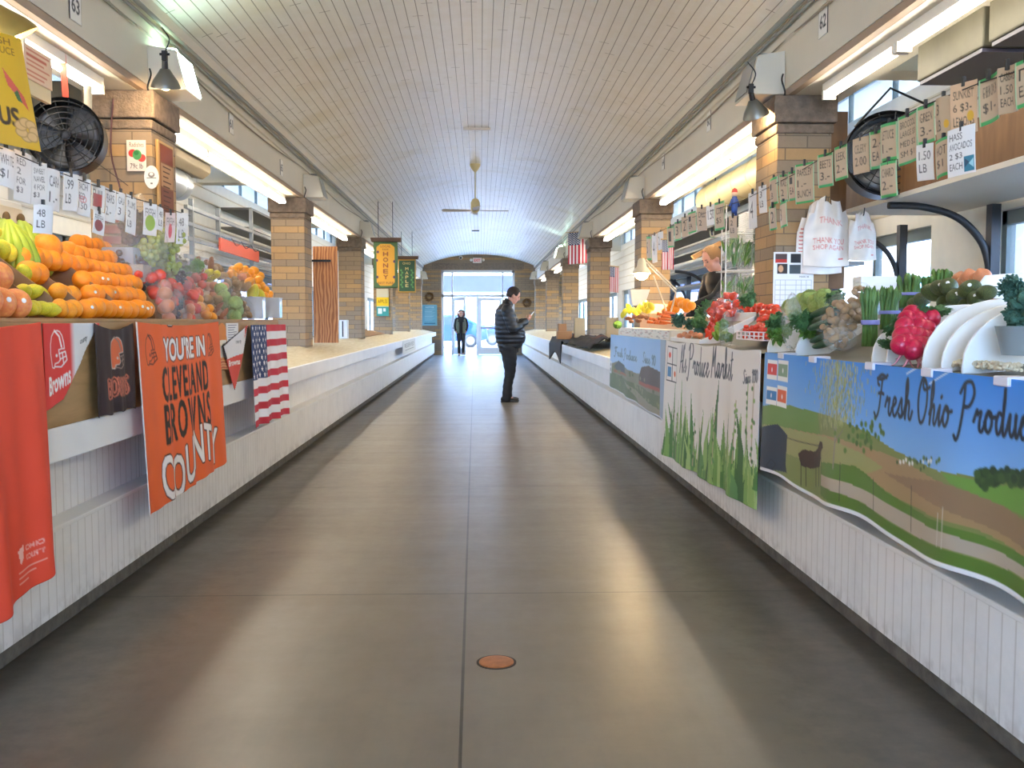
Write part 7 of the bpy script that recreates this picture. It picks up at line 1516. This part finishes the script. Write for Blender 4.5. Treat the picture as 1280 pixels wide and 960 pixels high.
def woman():
    p = PZ(577, 443.5, 0); p = Vector((p.x, 36.0, 0)); t = thing('person', 'woman in an olive vest and black clothes walking in through the open left door', 'person', (p.x, p.y, 0), rot=(0, 0, -PI / 2)); k = .94
    R = Matrix.Identity(3); hc = (.03, 0, 1.555); ts = [(.90, 0, 0, .12, .16), (1.0, 0, 0, .115, .15), (1.12, 0, 0, .105, .135), (1.28, .01, 0, .115, .155), (1.38, 0, 0, .095, .17), (1.43, 0, 0, .06, .09)]
    legs = {-1: [(0, -.085, .88), (.06, -.08, .48), (.05, -.075, .08)], 1: [(0, .085, .88), (.02, .08, .48), (-.10, .075, .10)]}; arms = {s: [(0, s * .175, 1.36), (-.05, s * .235, 1.10), (.05, s * .20, .93)] for s in (-1, 1)}
    b = MB(); loft(b, [(z, x, y, a * .9, c * .9) for z, x, y, a, c in ts]); head(b, hc, .95, R); b.tube([(0, 0, 1.38), (.01, 0, 1.44), (.02, 0, 1.50)], [.055, .048, .048], 12)
    for s in (-1, 1): limb(b, legs[s], [.085, .055, .036]); limb(b, arms[s], [.042, .036, .026]); hand(b, arms[s][2], (.4, -s * .2, -.7), (0, -s, 0), .85, .6, s); b.ball((legs[s][2][0] + .05, legs[s][2][1], .045), (.09, .035, .03), 10, 6)
    remesh(b, 'body', mat('skin_pale', '#dba890', .5), t, .010); face_bits(t, hc, .95, R)
    b = MB(); loft(b, [(z, x, y, a + .012, c + .012) for z, x, y, a, c in ts])
    for s in (-1, 1): limb(b, arms[s], [.062, .052, .042])
    b.tube([(0, 0, 1.40), (.012, 0, 1.47)], [.07, .062], 14); remesh(b, 'black_sweater', mat('sweater_black', '#131316', .8), t, .012)
    b = MB(); loft(b, [(.84, -.02, 0, .15, .205), (1.0, -.02, 0, .15, .20), (1.2, -.01, 0, .145, .195), (1.36, -.01, 0, .12, .195), (1.42, -.01, 0, .08, .12)]); v = remesh(b, 'olive_vest', mat('olive_quilt', '#5c604c', .6, bump=.3), t, .012, lambda co: .006 * abs(math.sin(co.z * 42)))
    bm = bmesh.new(); bm.from_mesh(v.data); bmesh.ops.delete(bm, geom=[q for q in bm.verts if q.co.x > .02 and abs(q.co.y) < .055 + .03 * (1.4 - q.co.z) * .6], context='VERTS'); bm.to_mesh(v.data); bm.free(); md = v.modifiers.new('s', 'SOLIDIFY'); md.thickness = .02
    b = MB(); loft(b, [(.84, 0, 0, .12, .15), (.95, 0, 0, .12, .15)])
    for s in (-1, 1): L = legs[s]; limb(b, [L[0], L[1], (L[2][0], L[2][1], .12)], [.095, .066, .052])
    remesh(b, 'trousers', TRO, t, .012)
    for s in (-1, 1): x, y, z = legs[s][2]; z0 = 0 if s < 0 else .015; b = MB(); b.ball((x + .06, y, .035 + z0), (.12, .042, .035), 14, 8); b.ball((x - .02, y, .055 + z0), (.055, .04, .055), 12, 8); remesh(b, 'shoe', mat('shoe_tan', '#c9a392', .5), t, .008, smooth=1)
    b = MB(); r = random.Random(1)
    for i in range(40): a = PI * 1.25 * (i / 39) - PI * .125; b.ball((.0 + .02, .125 * math.cos(a), 1.555 + .135 * math.sin(a)), r.uniform(.022, .034), 7, 5)
    b.ball((-.07, 0, 1.50), (.06, .13, .13), 14, 9); remesh(b, 'fur_hood', mat('fur_hood_brown', '#6b4a42', .9, bump=.8, bscale=70), t, .012, lambda co: .004 * math.sin(co.y * 130) * math.sin(co.z * 110), 1)
    b = MB(); b.ball((.005, 0, 1.585), (.098, .085, .105), 16, 10); h = remesh(b, 'hair', mat('hair_auburn', '#6a4632', .7), t, .010)
    bm = bmesh.new(); bm.from_mesh(h.data); bmesh.ops.delete(bm, geom=[q for q in bm.verts if q.co.x > .045 and q.co.z < 1.635], context='VERTS'); bm.to_mesh(h.data); bm.free()
    for s in (-1, 1): b = MB(); b.lathe([(0, -.012), (.022, -.012), (.026, .0), (.022, .012), (0, .012)], (.04, s * .085, 1.56), 12, 'y'); b.build('red_earmuff', mat('earmuff_red', '#b8343a', .7), t, local=True, smooth=True)
woman()
def vendor():
    h = PY(889, 324, 9.7); z0 = .28; t = thing('person', 'vendor in a black sweatshirt reaching down over the vegetables beside the wire rack', 'person', (h.x + .18, 9.7, z0), rot=(0, 0, PI + .35)); H = h.z - z0
    # forward is +x, turned towards the aisle
    R = Matrix.Rotation(.5, 3, 'Y'); hc = (.20, 0, H); sz = H - .20; ts = [(.85, -.02, 0, .13, .17), (1.0, -.02, 0, .13, .165), (1.2, .0, 0, .13, .18), (sz - .05, .08, 0, .12, .20), (sz + .04, .11, 0, .09, .15), (sz + .08, .13, 0, .06, .07)]
    arms = {-1: [(.09, -.19, sz), (.15, -.26, sz - .27), (.33, -.22, sz - .38)], 1: [(.10, .19, sz), (.30, .22, sz - .20), (.54, .16, sz - .30)]}; legs = {s: [(0, s * .09, .86), (.01, s * .1, .46), (0, s * .1, .08)] for s in (-1, 1)}
    b = MB(); loft(b, [(z, x, y, a * .88, c * .88) for z, x, y, a, c in ts]); head(b, hc, 1.0, R); b.tube([(.11, 0, sz + .02), (.14, 0, sz + .08), (.175, 0, H - .06)], [.062, .056, .055], 12)
    for s in (-1, 1): limb(b, arms[s], [.05, .043, .031]); limb(b, legs[s], [.09, .06, .042]); hand(b, arms[s][2], (.8, 0, -.5), (0, 0, -1), 1, .7, s)
    remesh(b, 'body', SK, t, .009); face_bits(t, hc, 1, R)
    b = MB(); loft(b, [(z, x, y, a + .02, c + .02) for z, x, y, a, c in ts])
    for s in (-1, 1): A = arms[s]; limb(b, A, [.082, .066, .05])
    b.tube([(.115, 0, sz + .03), (.135, 0, sz + .085)], [.085, .072], 14); remesh(b, 'black_sweatshirt', mat('sweatshirt_black', '#101013', .8), t, .012, lambda co: .004 * math.sin(co.z * 45 + co.x * 30))
    b = MB(); loft(b, [(.80, 0, 0, .14, .17), (.92, 0, 0, .14, .17)]); [limb(b, [legs[s][0], legs[s][1], (0, s * .1, .09)], [.11, .08, .07]) for s in (-1, 1)]; remesh(b, 'trousers', mat('jeans_dark', '#2a3140', .8), t, .014)
    for s in (-1, 1): b = MB(); b.ball((.06, s * .1, .04), (.13, .045, .04), 12, 8); b.ball((-.03, s * .1, .055), (.06, .045, .055), 12, 8); remesh(b, 'shoe', SHOE, t, .01, smooth=1)
    P = lambda x, y, z: Vector(hc) + R @ Vector((x, y, z)); b = MB(); b.ball(P(-.012, 0, .036), (.106, .086, .10), 22, 14, rot=R); b.ball(P(-.035, 0, .0), (.078, .082, .085), 16, 10, rot=R); h_ = remesh(b, 'hair', mat('hair_sandy', '#9a7148', .7, bump=.6, bscale=120), t, .009, lambda co: .002 * math.sin(co.x * 300), 1)
    Ri = R.inverted(); bm = bmesh.new(); bm.from_mesh(h_.data); kill = [v for v in bm.verts if (lambda w: w.x > .06 or (w.z < .0 and w.x > -.02) or w.z < -.07)(Ri @ (v.co - Vector(hc)))]; bmesh.ops.delete(bm, geom=kill, context='VERTS'); bm.to_mesh(h_.data); bm.free()
vendor()
# wooden offcut of the shelf above the vendor
a, e = PY(866, 322, 10.4), PY(900, 304, 10.4); tag(MB().beam(tuple(a), tuple(e), .10, .05).build('wood_plank', mat('raw_wood', '#b98a58', .6)), 'short raw wooden plank sticking out behind the vendor head', 'plank')
